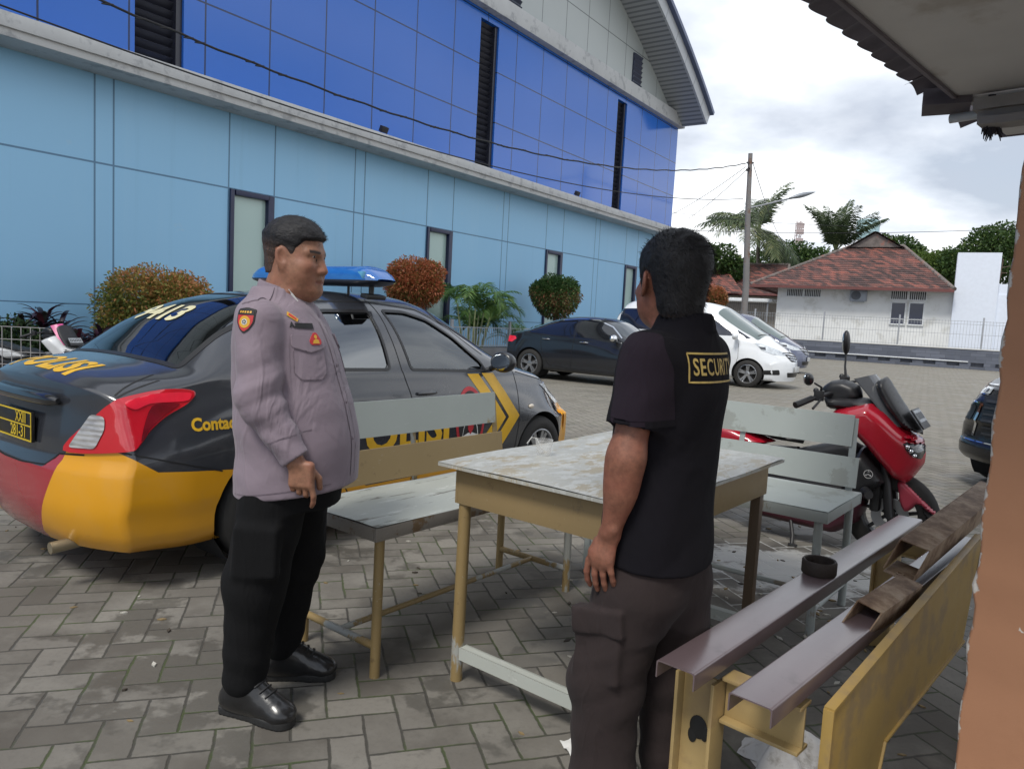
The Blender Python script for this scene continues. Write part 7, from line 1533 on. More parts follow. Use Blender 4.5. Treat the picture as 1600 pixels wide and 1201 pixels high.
def off_body(P):
    d, _ = head_sdf(P, 1.0, HY, HP, HC, HS); d = smin(d, sd_cone(P, (.012, 0, 1.50), (-.022, 0, 1.36), .066, .078), .03); d = smin(d, sd_stack(P, [(.80, .04, 0, .12, .14), (1.1, .03, 0, .12, .14), (1.3, -.01, 0, .10, .13), (1.42, -.02, 0, .06, .08)]), .04)
    for S_, E_, W_, sg in ((SH_R, EL_R, WR_R, -1), (SH_L, EL_L, WR_L, 1)):
        d = smin(d, sd_cone(P, S_, E_, .055, .045), .04); d = smin(d, sd_cone(P, E_, W_, .045, .029, ((0, 1, 0), 1.15)), .02); d = hand(P, d, W_, sg)
    for sg, K, A in ((-1, (-.036, -.116, .46), (-.06, -.126, .10)), (1, (.002, .128, .48), (-.045, .145, .10))): d = smin(d, sd_cone(P, (.02, sg * .09, .85), K, .09, .06), .04); d = smin(d, sd_cone(P, K, (A[0], A[1], .2), .06, .03), .03)
    return d
def off_tint(V):
    _, q = head_sdf(V, 1.0, HY, HP, HC, HS); x, y, z = q.T; ay = np.abs(y); t = np.full(len(V), .5)
    lip = np.exp(-((z + .079) / .0085) ** 2) * (x > .080) * (ay < .026); t += .38 * lip; ear = (ay > .074) & (np.abs(x + .004) < .03); t[ear] += .12
    brow = np.exp(-((z - .018 - .10 * (ay - .03) * (ay < .04)) / .0055) ** 2) * (ay > .012) * (ay < .052) * (x > .055); t -= .5 * brow
    bead = np.exp(-((z + .10) / .03) ** 2) * (x > .05) * .02; return t - bead
sdf_obj('body', off_body, (-.24, -.36, .0), (.24, .36, 1.72), .0038, M_SKIN, of, off_tint)
HAIRLINE = [(.13, .056), (.085, .052), (.060, .046), (.044, .022), (.036, -.004), (.030, -.040), (.014, -.042), (.006, -.010), (-.010, .020), (-.024, .012), (-.032, -.030), (-.044, -.072), (-.16, -.088), (-.16, .2), (.13, .2)]
def hair_sdf(P, chub, yaw, pit, c, s_, line, t_top, t_side, seed, fr=75):
    d, q = head_sdf(P, chub, yaw, pit, c, s_); x, y, z = q.T; xz = np.stack([x - .10 * np.clip(np.abs(y) - .03, 0, .03) * 0, z], 1); s2 = np.where(in_poly(xz, line), 1, -1) * inside_dist(xz, line)
    m_ = smst(s2, -.003, .012); ear = smst(sd_ell(np.stack([x, np.abs(y), z], 1), (-.004, .086, -.014), (.024, .020, .036)), -.002, .006); m_ = m_ * ear
    cr = smin(smin(sd_ell(q, (-.012, 0, .030), (.099, .077, .087)), sd_ell(q, (.030, 0, -.035), (.066, .064, .085)), .03), sd_ell(q, (-.046, 0, -.050), (.050, .056, .062)), .03) * s_; t = m_ * (t_side + (t_top - t_side) * smst(z, .015, .075)) - (1 - m_) * .005
    return cr - t + .0016 * warp(q, fr, seed) * m_
def off_hair(P): return hair_sdf(P, 1.0, HY, HP, HC, HS, HAIRLINE, .0125, .0022, 3)
def off_hair_t(V):
    _, q = head_sdf(V, 1.0, HY, HP, HC, HS); return smst(q[:, 2] + .25 * q[:, 0], -.03, .062)
def hair_mat(nm, scalp):
    s = NT(nm); a = s.n('ShaderNodeAttribute'); a.attribute_name = 'tint'; st = s.noise(230, 4, 0.75, v=s.map(sc=(0.25, 1.0, 0.5)))
    c = s.ramp(st, [(.3, (0.004, 0.004, 0.005)), (.62, (0.016, 0.015, 0.017)), (.85, (0.045, 0.043, 0.046))]); sp = s.step(s.noise(420, 2), .40, .60)
    c = s.mix(s.math('SUBTRACT', 1.0, s.step(a.outputs['Fac'], .05, .95)), c, s.mix(sp, (0.018, 0.014, 0.013), scalp)); s.set(col=c, rough=0.5, spec=0.35); s.bump(st, 0.9, 0.004); return s.m
M_HAIR = hair_mat('black_cropped_hair', (0.105, 0.06, 0.042))
sdf_obj('hair', off_hair, (-.12, -.12, 1.50), (.17, .12, 1.72), .0032, M_HAIR, of, off_hair_t, it=1)
strands(bpy.data.objects['hair'], 5200, .011, .0007, lambda x, y, z: np.array([.9, 0, .25 - 6 * max(0, 1.60 - z)]), 3, bpy.data.objects['hair'], M_HAIR, 1.575)
# eyes
hm = Matrix.Translation(HC) @ Matrix.Rotation(HY, 4, 'Z') @ Matrix.Rotation(HP, 4, 'Y')
def eyes(parent, hm, sc):
    for sg in (-1, 1):
        mb = MB(); c_ = hm @ (Vector((.0765, .031 * sg, -.0085)) * sc); mb.sphere(c_, (.0112 * sc, .0118 * sc, .0062 * sc), 16, 10, rot=hm.to_3x3()); e_ = mb.build('eye', mat('eye_white', (0.42, 0.37, 0.34), 0.2), parent)
        mb = MB(); c_ = hm @ (Vector((.0838, .0325 * sg, -.0085)) * sc); mb.sphere(c_, (.0045 * sc, .0055 * sc, .0052 * sc), 12, 8, rot=hm.to_3x3()); mb.build('iris', mat('dark_iris', (0.012, 0.008, 0.006), 0.1), e_)
eyes(of, hm, HS)
# shirt: torso and sleeves in one garment with folds
def off_shirt(P):
    x, y, z = P.T
    d = sd_stack(P, [(.752, .050, 0, .196, .205), (.80, .056, 0, .200, .207), (.92, .058, 0, .201, .205), (1.05, .040, 0, .196, .200), (1.15, .022, 0, .182, .190), (1.25, .004, 0, .167, .188), (1.33, -.010, 0, .145, .180), (1.38, -.022, 0, .128, .150), (1.42, -.024, 0, .098, .105), (1.47, -.028, 0, .075, .080)])
    d = d + (.10 * np.clip(x, -.05, .3)) * smst(.84 - z, 0, .08) * .0
    tf = .004 * fold(P, (.35, .1, 1), 44, 5) * near(P, (-.12, -.15, .95), .22) + .0035 * fold(P, (-.5, 0, 1), 36, 9) * near(P, (.12, -.2, .85), .2) + .003 * fold(P, (.8, .3, .6), 30, 4) * near(P, (.05, -.18, 1.25), .16)
    d = d - tf; slv = None
    for S_, E_, W_ in ((SH_R, EL_R, WR_R), (SH_L, EL_L, WR_L)):
        a = sd_cone(P, S_, E_, .076, .068); b = sd_cone(P, E_, (W_[0] - .004, W_[1], W_[2] + .012), .066, .049, ((0, 1, 0), 1.18)); q = smin(a, b, .03)
        ef = .0075 * fold(P, (-.45, 0, 1), 62, 2, 5, 1.3) * near(P, (E_[0] + .02, E_[1], E_[2] + .02), .12) + .005 * fold(P, (.75, 0, .7), 55, 7) * near(P, (S_[0] + .03, S_[1], S_[2] - .12), .13) + .004 * fold(P, (.3, 0, 1), 75, 8) * near(P, (W_[0] - .04, W_[1], W_[2] + .06), .09)
        q = q - ef; q = np.maximum(q, (P - np.array([W_[0], W_[1], W_[2]])) @ np.array([.60, 0, -.80]) - .002); slv = q if slv is None else np.minimum(slv, q)
    d = smin(d, slv, .016); d = smax(d, z - 1.452 - .35 * x * 0, .01); d = smax(d, -(z - .766 - .16 * (x - .04)), .006)
    nk = sd_cone(P, (.05, 0, 1.55), (-.015, 0, 1.36), .075, .068); d = smax(d, -nk, .008)
    op = sd_cone(P, (.155, .0, 1.43), (.115, 0, 1.36), .05, .006); d = smax(d, -op, .01); return d
sh = sdf_obj('shirt', off_shirt, (-.28, -.40, .72), (.32, .40, 1.50), .0046, M_SHIRT, of, it=2)
collar(of, M_SHIRT, (-.010, 0), .070, .066, 1.398, 1.438, .040, 0.0, .42, .034, .046)
dr = Drape(sh); SD = az_frame(90); FRT = az_frame(0)
# placket, hem and seams
dr.line(az_frame(8), [(.002, 1.345), (.004, 1.25), (.006, 1.10), (.008, .95), (.010, .835)], .030, .0022, M_SHIRT, 'placket', of, .02); dr.line(az_frame(8), [(.018, 1.345), (.020, 1.25), (.022, 1.10), (.024, .95), (.026, .835)], .004, .0028, M_SHIRTD, 'seam', of, .02)
for zq in (1.20, 1.08, .96): 
    h = dr.bvh and az_frame(8).cast(dr.bvh, .004, zq, .004); MB().lathe([(0, .002), (.005, .0015), (.006, 0)], 12, Matrix.Translation(h) @ Matrix.Rotation(R(90), 4, 'Y')).build('button', M_SHIRTD, of)
pf = az_frame(42)
def pocket(fr, u0, k=1):
    q = lambda p: [(u0 + k * a, b) for a, b in p][::k]
    pk = dr.decal(fr, rounded(q([(-.060, 1.292), (.052, 1.292), (.052, 1.180), (.030, 1.160), (-.040, 1.160), (-.060, 1.182)]), .012), .0030, M_SHIRT, 'pocket', of, .02, skirt=.006)
    dr.decal(fr, rounded(q([(-.064, 1.300), (.056, 1.300), (.056, 1.262), (-.004, 1.246), (-.064, 1.262)]), .006), .0065, M_SHIRT, 'pocket_flap', pk, .02, skirt=.006)
    dr.line(fr, q([(-.064, 1.2615), (-.004, 1.2455), (.056, 1.2615)])[::k], .003, .0068, M_SHIRTD, 'pocket_seam', pk, .012); dr.line(fr, q([(-.060, 1.25), (-.060, 1.182), (-.040, 1.160), (.030, 1.160), (.052, 1.180), (.052, 1.25)])[::k], .0025, .0034, M_SHIRTD, 'pocket_seam', pk, .012)
pocket(pf, .0); pocket(az_frame(-42), .0, -1)
# badges
M_BK = mat('badge_black', (0.012, 0.012, 0.013), 0.7); M_BR = mat('badge_red', (0.50, 0.03, 0.035), 0.6); M_BY = mat('badge_gold', (0.66, 0.36, 0.03), 0.5); M_BW = mat('badge_white', (0.6, 0.6, 0.58), 0.6)
pfr = az_frame(98); U0, Z0 = .006, 1.340
shield = lambda s_: rounded([(U0 - .031 * s_, Z0 + .034 * s_), (U0, Z0 + .040 * s_), (U0 + .031 * s_, Z0 + .034 * s_), (U0 + .030 * s_, Z0 - .005 * s_), (U0 + .016 * s_, Z0 - .028 * s_), (U0, Z0 - .040 * s_), (U0 - .016 * s_, Z0 - .028 * s_), (U0 - .030 * s_, Z0 - .005 * s_)], .006)
ptch = dr.decal(pfr, shield(1.0), .0025, M_BK, 'sleeve_patch', of, .012, skirt=.003); dr.decal(pfr, [(u, v) for u, v in shield(.86)], .0032, M_BR, 'patch_field', ptch, .012)
dr.decal(pfr, [(U0 - .027, Z0 + .017), (U0 - .026, Z0 + .031), (U0, Z0 + .036), (U0 + .026, Z0 + .031), (U0 + .027, Z0 + .017)], .0038, M_BK, 'patch_band', ptch, .012)
circ = lambda u, v, r_, n=22: [(u + r_ * math.cos(t), v + r_ * math.sin(t)) for t in np.linspace(0, 2 * math.pi, n + 1)[:-1]]
dr.decal(pfr, circ(U0, Z0 - .004, .0185), .0040, M_BY, 'patch_disc', ptch, .012); dr.decal(pfr, circ(U0, Z0 - .004, .0095), .0046, M_BW, 'patch_disc', ptch, .012)
for j in range(5): a = R(90 + 72 * j); dr.decal(pfr, circ(U0 + .0048 * math.cos(a), Z0 - .004 + .0048 * math.sin(a), .0024, 8), .0052, M_BK, 'patch_mark', ptch, .012)
for j in range(5): dr.decal(pfr, [(U0 - .020 + .0083 * j, Z0 + .0225), (U0 - .0145 + .0083 * j, Z0 + .0225), (U0 - .0145 + .0083 * j, Z0 + .0285), (U0 - .020 + .0083 * j, Z0 + .0285)], .0044, M_BY, 'patch_mark', ptch, .012)
tagf = az_frame(42); dr.text(tagf, 'A.', .022, -.054, 1.331, .003, M_BK, 'name_lettering', of, bold=.0012); dr.decal(tagf, [(-.046, 1.322), (.022, 1.320), (.022, 1.338), (-.046, 1.338)], .0028, M_BK, 'name_tape', of, .012)
bd = dr.decal(tagf, rounded([(-.002, 1.268), (.036, 1.268), (.040, 1.280), (.030, 1.296), (.024, 1.306), (.012, 1.306), (.004, 1.296), (-.006, 1.280)], .006), .0090, M_BR, 'chest_badge', of, .012, skirt=.003); dr.decal(tagf, [(.004, 1.272), (.030, 1.272), (.028, 1.282), (.018, 1.287), (.008, 1.282)], .0098, M_BY, 'badge_field', bd, .012); dr.decal(tagf, circ(.017, 1.293, .006, 12), .0098, M_BY, 'badge_field', bd, .012)
cb_ = dr.decal(tagf, [(-.060, 1.372), (-.030, 1.350), (-.036, 1.341), (-.066, 1.360)], .0035, M_BY, 'collar_badge', of, .012, skirt=.002); dr.decal(tagf, [(-.057, 1.367), (-.036, 1.351), (-.039, 1.346), (-.061, 1.361)], .0042, M_BR, 'badge_field', cb_, .012)
mb = MB(); 
for j in range(4): mb.box((.062 - .0085 * j, -.064 - .001 * j, 1.402 + .011 * j), (.011, .004, .009), rotz(R(42)))
mb.bar((.066, -.063, 1.396), (.032, -.072, 1.442), .004, .019, upv=(0.5, -0.3, 0.6)); mb.build('collar_pin', M_BW, of)
# shoulder strap and cuff edge
for sg in (-1, 1):
    TOP = Frame((0, 0, 0), (1, 0, 0), (0, 1, 0)); TOP.N = Vector((0, 0, 1)); q = [(-.055, sg * .085), (-.005, sg * .085), (-.008, sg * .205), (-.032, sg * .215), (-.056, sg * .205)]; q = q[::sg]
    dr.decal(TOP, q, .004, M_SHIRT, 'shoulder_strap', of, .015, skirt=.004)
dr.line(SD, [(.058, .965), (.105, .985), (.165, 1.004)], .004, .0015, M_SHIRTD, 'cuff_seam', of, .012); dr.line(SD, [(-.10, .770), (-.02, .782), (.06, .796), (.14, .810), (.22, .822)], .003, .0015, M_SHIRTD, 'hem_seam', of, .015); dr.line(SD, [(-.13, .93), (-.125, .84), (-.13, .76)], .003, .0015, M_SHIRTD, 'side_seam', of, .015)
def off_trou(P):
    d = sd_stack(P, [(.72, .038, 0, .160, .170), (.85, .046, 0, .164, .172), (.98, .05, 0, .16, .17)]); leg = []
    for sg, H_, K, A in ((-1, (.020, -.088, .80), (-.036, -.116, .46), (-.062, -.126, .135)), (1, (.030, .095, .80), (.002, .128, .48), (-.045, .145, .135))):
        q = smin(sd_cone(P, H_, K, .116, .098), sd_cone(P, K, A, .096, .072), .05)
        q = q - .0045 * fold(P, (.55, .3, 1), 50, 3 + sg, 9, 2.4) * near(P, (K[0], K[1], K[2] - .03), .14) - .005 * fold(P, (.5, .2, 1), 62, 6 + sg, 11, 2.2) * near(P, (A[0], A[1], A[2] + .07), .10) - .004 * fold(P, (.8, .2, .7), 32, 9) * near(P, (H_[0] + .05, H_[1], .68), .18)
        pk = sd_box(P, (H_[0] - .015, sg * .205, .60), (.075, .022, .085), None, .015); q = smin(q, pk, .035); q = np.maximum(q, A[2] - .065 - P[:, 2]); leg.append(q)
    d = smin(d, np.minimum(leg[0], leg[1]), .03); return d
sdf_obj('trousers', off_trou, (-.26, -.36, .08), (.30, .36, 1.0), .0052, M_TROU, of, it=2)
def boot_fn(h, t, zt=.20):
    h, t = np.array(h, float), np.array(t, float); ax = (t - h) / np.linalg.norm(t - h); sd_ = np.array([-ax[1], ax[0], 0]); an = h + ax * .075
    def fn(P):
        d = sd_cone(P, an + v3(0, 0, .08), an + v3(0, 0, zt) - ax * .005, .052, .050); d = smin(d, sd_cone(P, h + ax * .045 + v3(0, 0, .055), t - ax * .055 + v3(0, 0, .042), .047, .043, (sd_, .98)), .03); d = smin(d, sd_cone(P, an + ax * .03 + v3(0, 0, .11), an + ax * .12 + v3(0, 0, .065), .05, .036), .03)
        d = smin(d, sd_ell(P, t - ax * .045 + v3(0, 0, .040), (.050, .050, .034)), .015); f_ = fold(P, ax + v3(0, 0, .4), 120, 4) * near(P, an + ax * .10 + v3(0, 0, .07), .045); return np.maximum(d - .0022 * f_, .018 - P[:, 2])
    def sole(P):
        q = P - (h + t) / 2; u = q @ ax; w_ = q @ sd_; L = np.linalg.norm(t - h) / 2; hw = .036 + .014 * smst(u, -.02, .08) - .012 * smst(u, L - .05, L); d2 = np.maximum(np.abs(w_) - hw, np.abs(u) - L); e_ = np.maximum(np.abs(u) - L + .045, 0); d2 = np.maximum(d2, np.sqrt(e_ ** 2 + w_ ** 2) - .047)
        d = np.maximum(d2, np.maximum(P[:, 2] - .030, -P[:, 2])); gr = (np.abs(((u / .018) % 1) - .5) < .2) & (np.abs(w_) > hw - .008) & (P[:, 2] < .016); return np.where(gr, d + .0012, d)
    return fn, sole
def boots(parent, pairs, mt, zt=.2):
    for h, t in pairs:
        fn, sole = boot_fn(h, t, zt); c = (np.array(h) + np.array(t)) / 2; lo, hi = c - v3(.2, .2, .012), c + v3(.2, .2, zt + .08); b = sdf_obj('boot', fn, lo, hi, .0042, mt, parent, it=1); sdf_obj('sole', sole, lo, hi, .004, M_SOLE, b, it=1)
        ax = (Vector(t) - Vector(h)).normalized(); an = Vector(h) + ax * .05; D_ = Drape(b); mb = MB(); sdv = Vector((-ax.y, ax.x, 0))
        for k in range(5):
            p = an + ax * (.055 + .018 * k) + Vector((0, 0, .145 - .017 * k)); pts = []
            for j in range(9):
                y_ = (j - 4) / 4 * .030; o = p + sdv * y_ + ax * .12 + Vector((0, 0, .12)); hit = D_.bvh.ray_cast(o, (-ax - Vector((0, 0, 1))).normalized()); pts.append(hit[0] + hit[1] * .003 if hit[0] is not None else None)
            pts = [q for q in pts if q is not None]
            if len(pts) > 3: mb.tube(pts, .0032, 6)
        mb.build('laces', mat('boot_lace', (0.02, 0.02, 0.022), 0.6), b)
boots(of, (((-.150, -.105, 0), (.128, -.172, 0)), ((-.125, .125, 0), (.155, .185, 0))), M_BOOT)

# ================================================================ guard
GAZ = -52; gd = thing('person', 'security guard in black polo and brown cargo trousers seen from behind at the table', 'person', (.40, 1.87, 0), R(90 - GAZ), 'men standing at the table')
M_SKG = skin_mat('guard_skin', (0.235, 0.100, 0.064), (0.2, 0.07, 0.055), (0.012, 0.010, 0.010), (0.26, 0.092, 0.062)); M_POLO = cloth_mat('black_polo_knit', (0.0060, 0.0052, 0.0082), 0.95, sheen=0.0, bscale=9, var=0.15, cre=0.35); M_RAGL = cloth_mat('plum_sleeve_knit', (0.015, 0.0098, 0.0165), 0.95, sheen=0.02, bscale=9, cre=0.3)
M_CARG = cloth_mat('faded_brown_cargo', (0.030, 0.0215, 0.021), 0.92, sheen=0.03, bscale=12, worn=(0.042, 0.031, 0.031), cre=0.4)
GC, GY, GP = (.012, .008, 1.505), R(-36), R(2); GSH, GEL, GWR = (-.014, .160, 1.318), (.0, .200, 1.085), (.034, .192, .895)
GSR, GER, GWRr = (-.014, -.160, 1.318), (.04, -.205, 1.09), (.13, -.16, .93)
def ghand(P, d, w_, sg):
    wx, wy, wz = w_; d = smin(d, sd_cone(P, (wx + .006, wy, wz - .012), (wx + .020, wy + sg * .002, wz - .060), .026, .038, ((0, 1, 0), 2.1)), .018); ks = []
    for i, (dx, ln, sp_) in enumerate(((.048, .070, .010), (.029, .080, .002), (.009, .077, -.004), (-.010, .062, -.010))):
        b = (wx + .006 + dx, wy + sg * .003, wz - .078 + .003 * i); ks.append(([b, (b[0] + sp_ * .5, b[1] - sg * .002, b[2] - ln * .45), (b[0] + sp_ * .6, b[1] - sg * .010, b[2] - ln * .78), (b[0] + sp_ * .4, b[1] - sg * .020, b[2] - ln)], .0092 - .0005 * (i == 3)))
    ks.append(([(wx + .040, wy - sg * .008, wz - .030), (wx + .058, wy - sg * .020, wz - .062), (wx + .056, wy - sg * .028, wz - .092)], .0108)); return fingers(P, d, ks, .009, .005)
def gd_body(P):
    d, _ = head_sdf(P, 0.2, GY, GP, GC, .98); d = smin(d, sd_cone(P, (-.008, .0, 1.45), (-.03, 0, 1.33), .056, .062), .03); d = smin(d, sd_stack(P, [(.78, 0, 0, .08, .12), (1.1, 0, 0, .08, .12), (1.3, -.02, 0, .07, .13), (1.38, -.02, 0, .05, .07)]), .04)
    for S_, E_, W_, sg in ((GSH, GEL, GWR, 1), (GSR, GER, GWRr, -1)):
        d = smin(d, sd_cone(P, S_, E_, .050, .037), .03); d = smin(d, sd_cone(P, (E_[0], E_[1], E_[2]), W_, .0385, .0255, ((0, 1, 0), 1.12)), .035); d = smin(d, sd_ell(P, tuple(np.array(E_) * .72 + np.array(W_) * .28), (.040, .037, .075)), .03); d = smin(d, sd_ell(P, (W_[0] - .016, W_[1] + sg * .014, W_[2] + .012), (.010, .009, .011)), .012); d = ghand(P, d, W_, sg)
    for sg in (-1, 1): kx = .076 if sg > 0 else -.018; ax_ = .06 if sg > 0 else -.045; d = smin(d, sd_cone(P, (.005, sg * .08, .80), (kx, sg * .095, .48), .07, .05), .04); d = smin(d, sd_cone(P, (kx, sg * .095, .48), (ax_, sg * .1, .15), .05, .03), .03)
    return d
def gd_tint(V):
    _, q = head_sdf(V, .2, GY, GP, GC, .98); x, y, z = q.T; t = np.full(len(V), .5); t[(np.abs(y) > .074) & (np.abs(x + .004) < .03) & (z > -.06)] += .10
    for i, (dx, ln, sp_) in enumerate(((.048, .070, .010), (.029, .080, .002), (.009, .077, -.004), (-.010, .062, -.010))):
        tip = (GWR[0] + .006 + dx + sp_ * .45, GWR[1] - .010, GWR[2] - .078 + .003 * i - ln * .97); t += .16 * np.exp(-np.sum((V - np.array(tip)) ** 2, 1) / .007 ** 2)
    return t
sdf_obj('body', gd_body, (-.20, -.32, .02), (.24, .32, 1.66), .0038, M_SKG, gd, gd_tint)
GLINE = [(.13, .050), (.085, .046), (.050, .030), (.034, .0), (.028, -.034), (.012, -.036), (.006, -.008), (-.008, .020), (-.024, .012), (-.034, -.040), (-.046, -.098), (-.16, -.112), (-.16, .2), (.13, .2)]
def gd_hair(P): return hair_sdf(P, .2, GY, GP, GC, .98, GLINE, .0135, .0065, 8, 60)
def gd_hair_t(V):
    _, q = head_sdf(V, .2, GY, GP, GC, .98); return .25 + smst(q[:, 2], -.11, -.05)
sdf_obj('hair', gd_hair, (-.16, -.14, 1.36), (.16, .16, 1.66), .0034, M_HAIR, gd, gd_hair_t, it=1)
HG = [q for q in gd.children if q.name.startswith('hair')][0]; strands(HG, 7500, .015, .0008, lambda x, y, z: np.array([-.5, 0, -.8 if z < 1.57 else -.2]), 4, HG, M_HAIR)
eyes(gd, Matrix.Translation(GC) @ Matrix.Rotation(GY, 4, 'Z') @ Matrix.Rotation(GP, 4, 'Y'), .98)
def gd_shirt(P):
    x, y, z = P.T; d = sd_stack(P, [(.79, .006, 0, .130, .176), (.86, .006, 0, .128, .172), (1.0, .004, 0, .120, .166), (1.12, -.002, 0, .120, .162), (1.22, -.012, 0, .120, .166), (1.30, -.018, 0, .108, .165), (1.35, -.024, 0, .088, .138), (1.392, -.027, 0, .070, .092), (1.43, -.026, 0, .062, .066)])
    d = d - .0045 * fold(P, (.25, .45, 1), 30, 3) * near(P, (-.05, .1, .95), .2) - .003 * fold(P, (0, .9, .6), 28, 5) * near(P, (-.1, .03, 1.15), .16); slv = None
    for S_, E_ in ((GSH, GEL), (GSR, GER)):
        S_, E_ = np.array(S_), np.array(E_); en = S_ + (E_ - S_) * .70; q = sd_cone(P, S_, en, .066, .064); q = q - .004 * fold(P, (.5, .1, 1), 60, 7) * near(P, S_ - v3(0, 0, .08), .09); ax = (E_ - S_) / np.linalg.norm(E_ - S_); q = np.maximum(q, (P - en) @ ax); q = smax(q, -np.maximum(sd_cone(P, S_, E_, .058, .056), -((P - en) @ ax + .05)), .003); slv = q if slv is None else np.minimum(slv, q)
    d = smin(d, slv, .045); d = smax(d, -(z - .802 - .08 * x), .005); d = smax(d, -sd_cone(P, (-.008, 0, 1.50), (-.028, 0, 1.36), .060, .058), .006); return d
s2 = sdf_obj('shirt', gd_shirt, (-.18, -.30, .76), (.18, .30, 1.46), .0042, M_POLO, gd, it=2); dg_ = Drape(s2)
collar(gd, M_POLO, (-.024, 0), .060, .058, 1.352, 1.392, .034, 0.0, .3, .02, .04)
LF = az_frame(-98)   # left side of the guard
dg_.decal(LF, rounded([(-.048, 1.376), (.030, 1.376), (.062, 1.30), (.066, 1.165), (-.058, 1.165), (-.062, 1.29)], .02), .0018, M_RAGL, 'sleeve_panel', gd, .015); dg_.line(LF, [(-.060, 1.172), (.0, 1.168), (.066, 1.172)], .016, .0026, M_POLO, 'sleeve_cuff', gd, .012)
BF = az_frame(176); M_GOLD = mat('gold_embroidery', (0.50, 0.36, 0.11), 0.6, var=0.2, scale=60)
dg_.text(BF, 'SECURITY', .055, -.022, 1.300, .0022, M_GOLD, 'back_lettering', gd, bold=.0008, xs=.70, sp=1.12)
fr_pts = [(-.126, 1.333), (.082, 1.333), (.082, 1.267), (-.126, 1.267), (-.126, 1.333)]; dg_.line(BF, fr_pts, .0045, .002, M_GOLD, 'lettering_border', gd, .012)
def gd_trou(P):
    d = sd_stack(P, [(.64, .006, 0, .06, .10), (.72, .004, 0, .108, .150), (.80, .004, 0, .116, .158), (.92, .002, 0, .108, .150)]); leg = []
    for sg, H_, K, A in ((1, (.022, .080, .72), (.076, .092, .48), (.060, .100, .05)), (-1, (-.012, -.080, .72), (-.018, -.098, .46), (-.045, -.10, .05))):
        q = smin(sd_cone(P, H_, K, .098, .090), sd_cone(P, K, A, .088, .082), .05); q = q - .006 * fold(P, (.3, .2, 1), 52, 3 + sg, 6, 1.6) * near(P, (K[0], K[1], K[2]), .14) - .008 * fold(P, (.2, -.2, 1), 60, 8 + sg, 8, 1.4) * near(P, (A[0], A[1], .16), .14) - .0035 * fold(P, (.9, 0, .5), 34, 5) * near(P, (H_[0], H_[1], .66), .15)
        pk = sd_box(P, (H_[0] + .040, sg * .160, .590), (.066, .022, .082), None, .010); q = smin(q, pk, .012); fl = sd_box(P, (H_[0] + .040, sg * .167, .660), (.072, .022, .034), np.array(Matrix.Rotation(R(8), 3, 'Y')), .005); q = smin(q, fl, .003); q = q - .006 * fold(P, (.5, 0, 1), 50, 4) * near(P, (H_[0] + .045, sg * .2, .60), .07); leg.append(q)
    return smin(d, np.minimum(leg[0], leg[1]), .05)
sdf_obj('trousers', gd_trou, (-.20, -.26, .02), (.24, .27, .93), .0046, M_CARG, gd, it=2)
boots(gd, (((-.06, .085, 0), (.20, .125, 0)), ((-.14, -.085, 0), (.115, -.135, 0))), M_BOOT, .16)
# ---------------------------------------------------------------- motor scooters, local frame: x ahead, y left, z up, rear axle behind the origin
def pillow(poly, hw, r_=0.05, step=0.018, p=0.5, yc=0.0, one=0):
    """closed shell from a side outline (x,z); half width hw(x,z), rounded towards the outline"""
    poly = rounded(poly, 0.018, 3); bm = bmesh.new(); bm.faces.new([bm.verts.new((u, v, 0)) for u, v in densify(poly, step)]); Q = np.array(poly)
    for ax in (0, 1):
        lo, hi = Q[:, ax].min(), Q[:, ax].max(); k = int((hi - lo) / step)
        for i in range(1, k + 1):
            pco = [0, 0, 0]; pco[ax] = lo + (hi - lo) * i / (k + 1); no = [0, 0, 0]; no[ax] = 1; bmesh.ops.bisect_plane(bm, geom=bm.verts[:] + bm.edges[:] + bm.faces[:], plane_co=pco, plane_no=no, dist=1e-5)
    bm.verts.index_update(); V = np.array([q.co[:2] for q in bm.verts]); d = inside_dist(V, poly); f = np.clip(d / r_, 0, 1); f = (1 - (1 - f) ** 2) ** p; w_ = np.array([hw(a, b) for a, b in V]) * f
    F = [tuple(q.index for q in fc.verts) for fc in bm.faces]; bm.free(); n = len(V); mb = MB()
    if one == 0: mb.add([(a, yc + ww, b) for (a, b), ww in zip(V, w_)], F).add([(a, yc - ww, b) for (a, b), ww in zip(V, w_)], [tuple(reversed(q)) for q in F])
    else: mb.add([(a, yc + one * ww, b) for (a, b), ww in zip(V, w_)], F).add([(a, yc, b) for a, b in V], [tuple(reversed(q)) for q in F])
    return mb
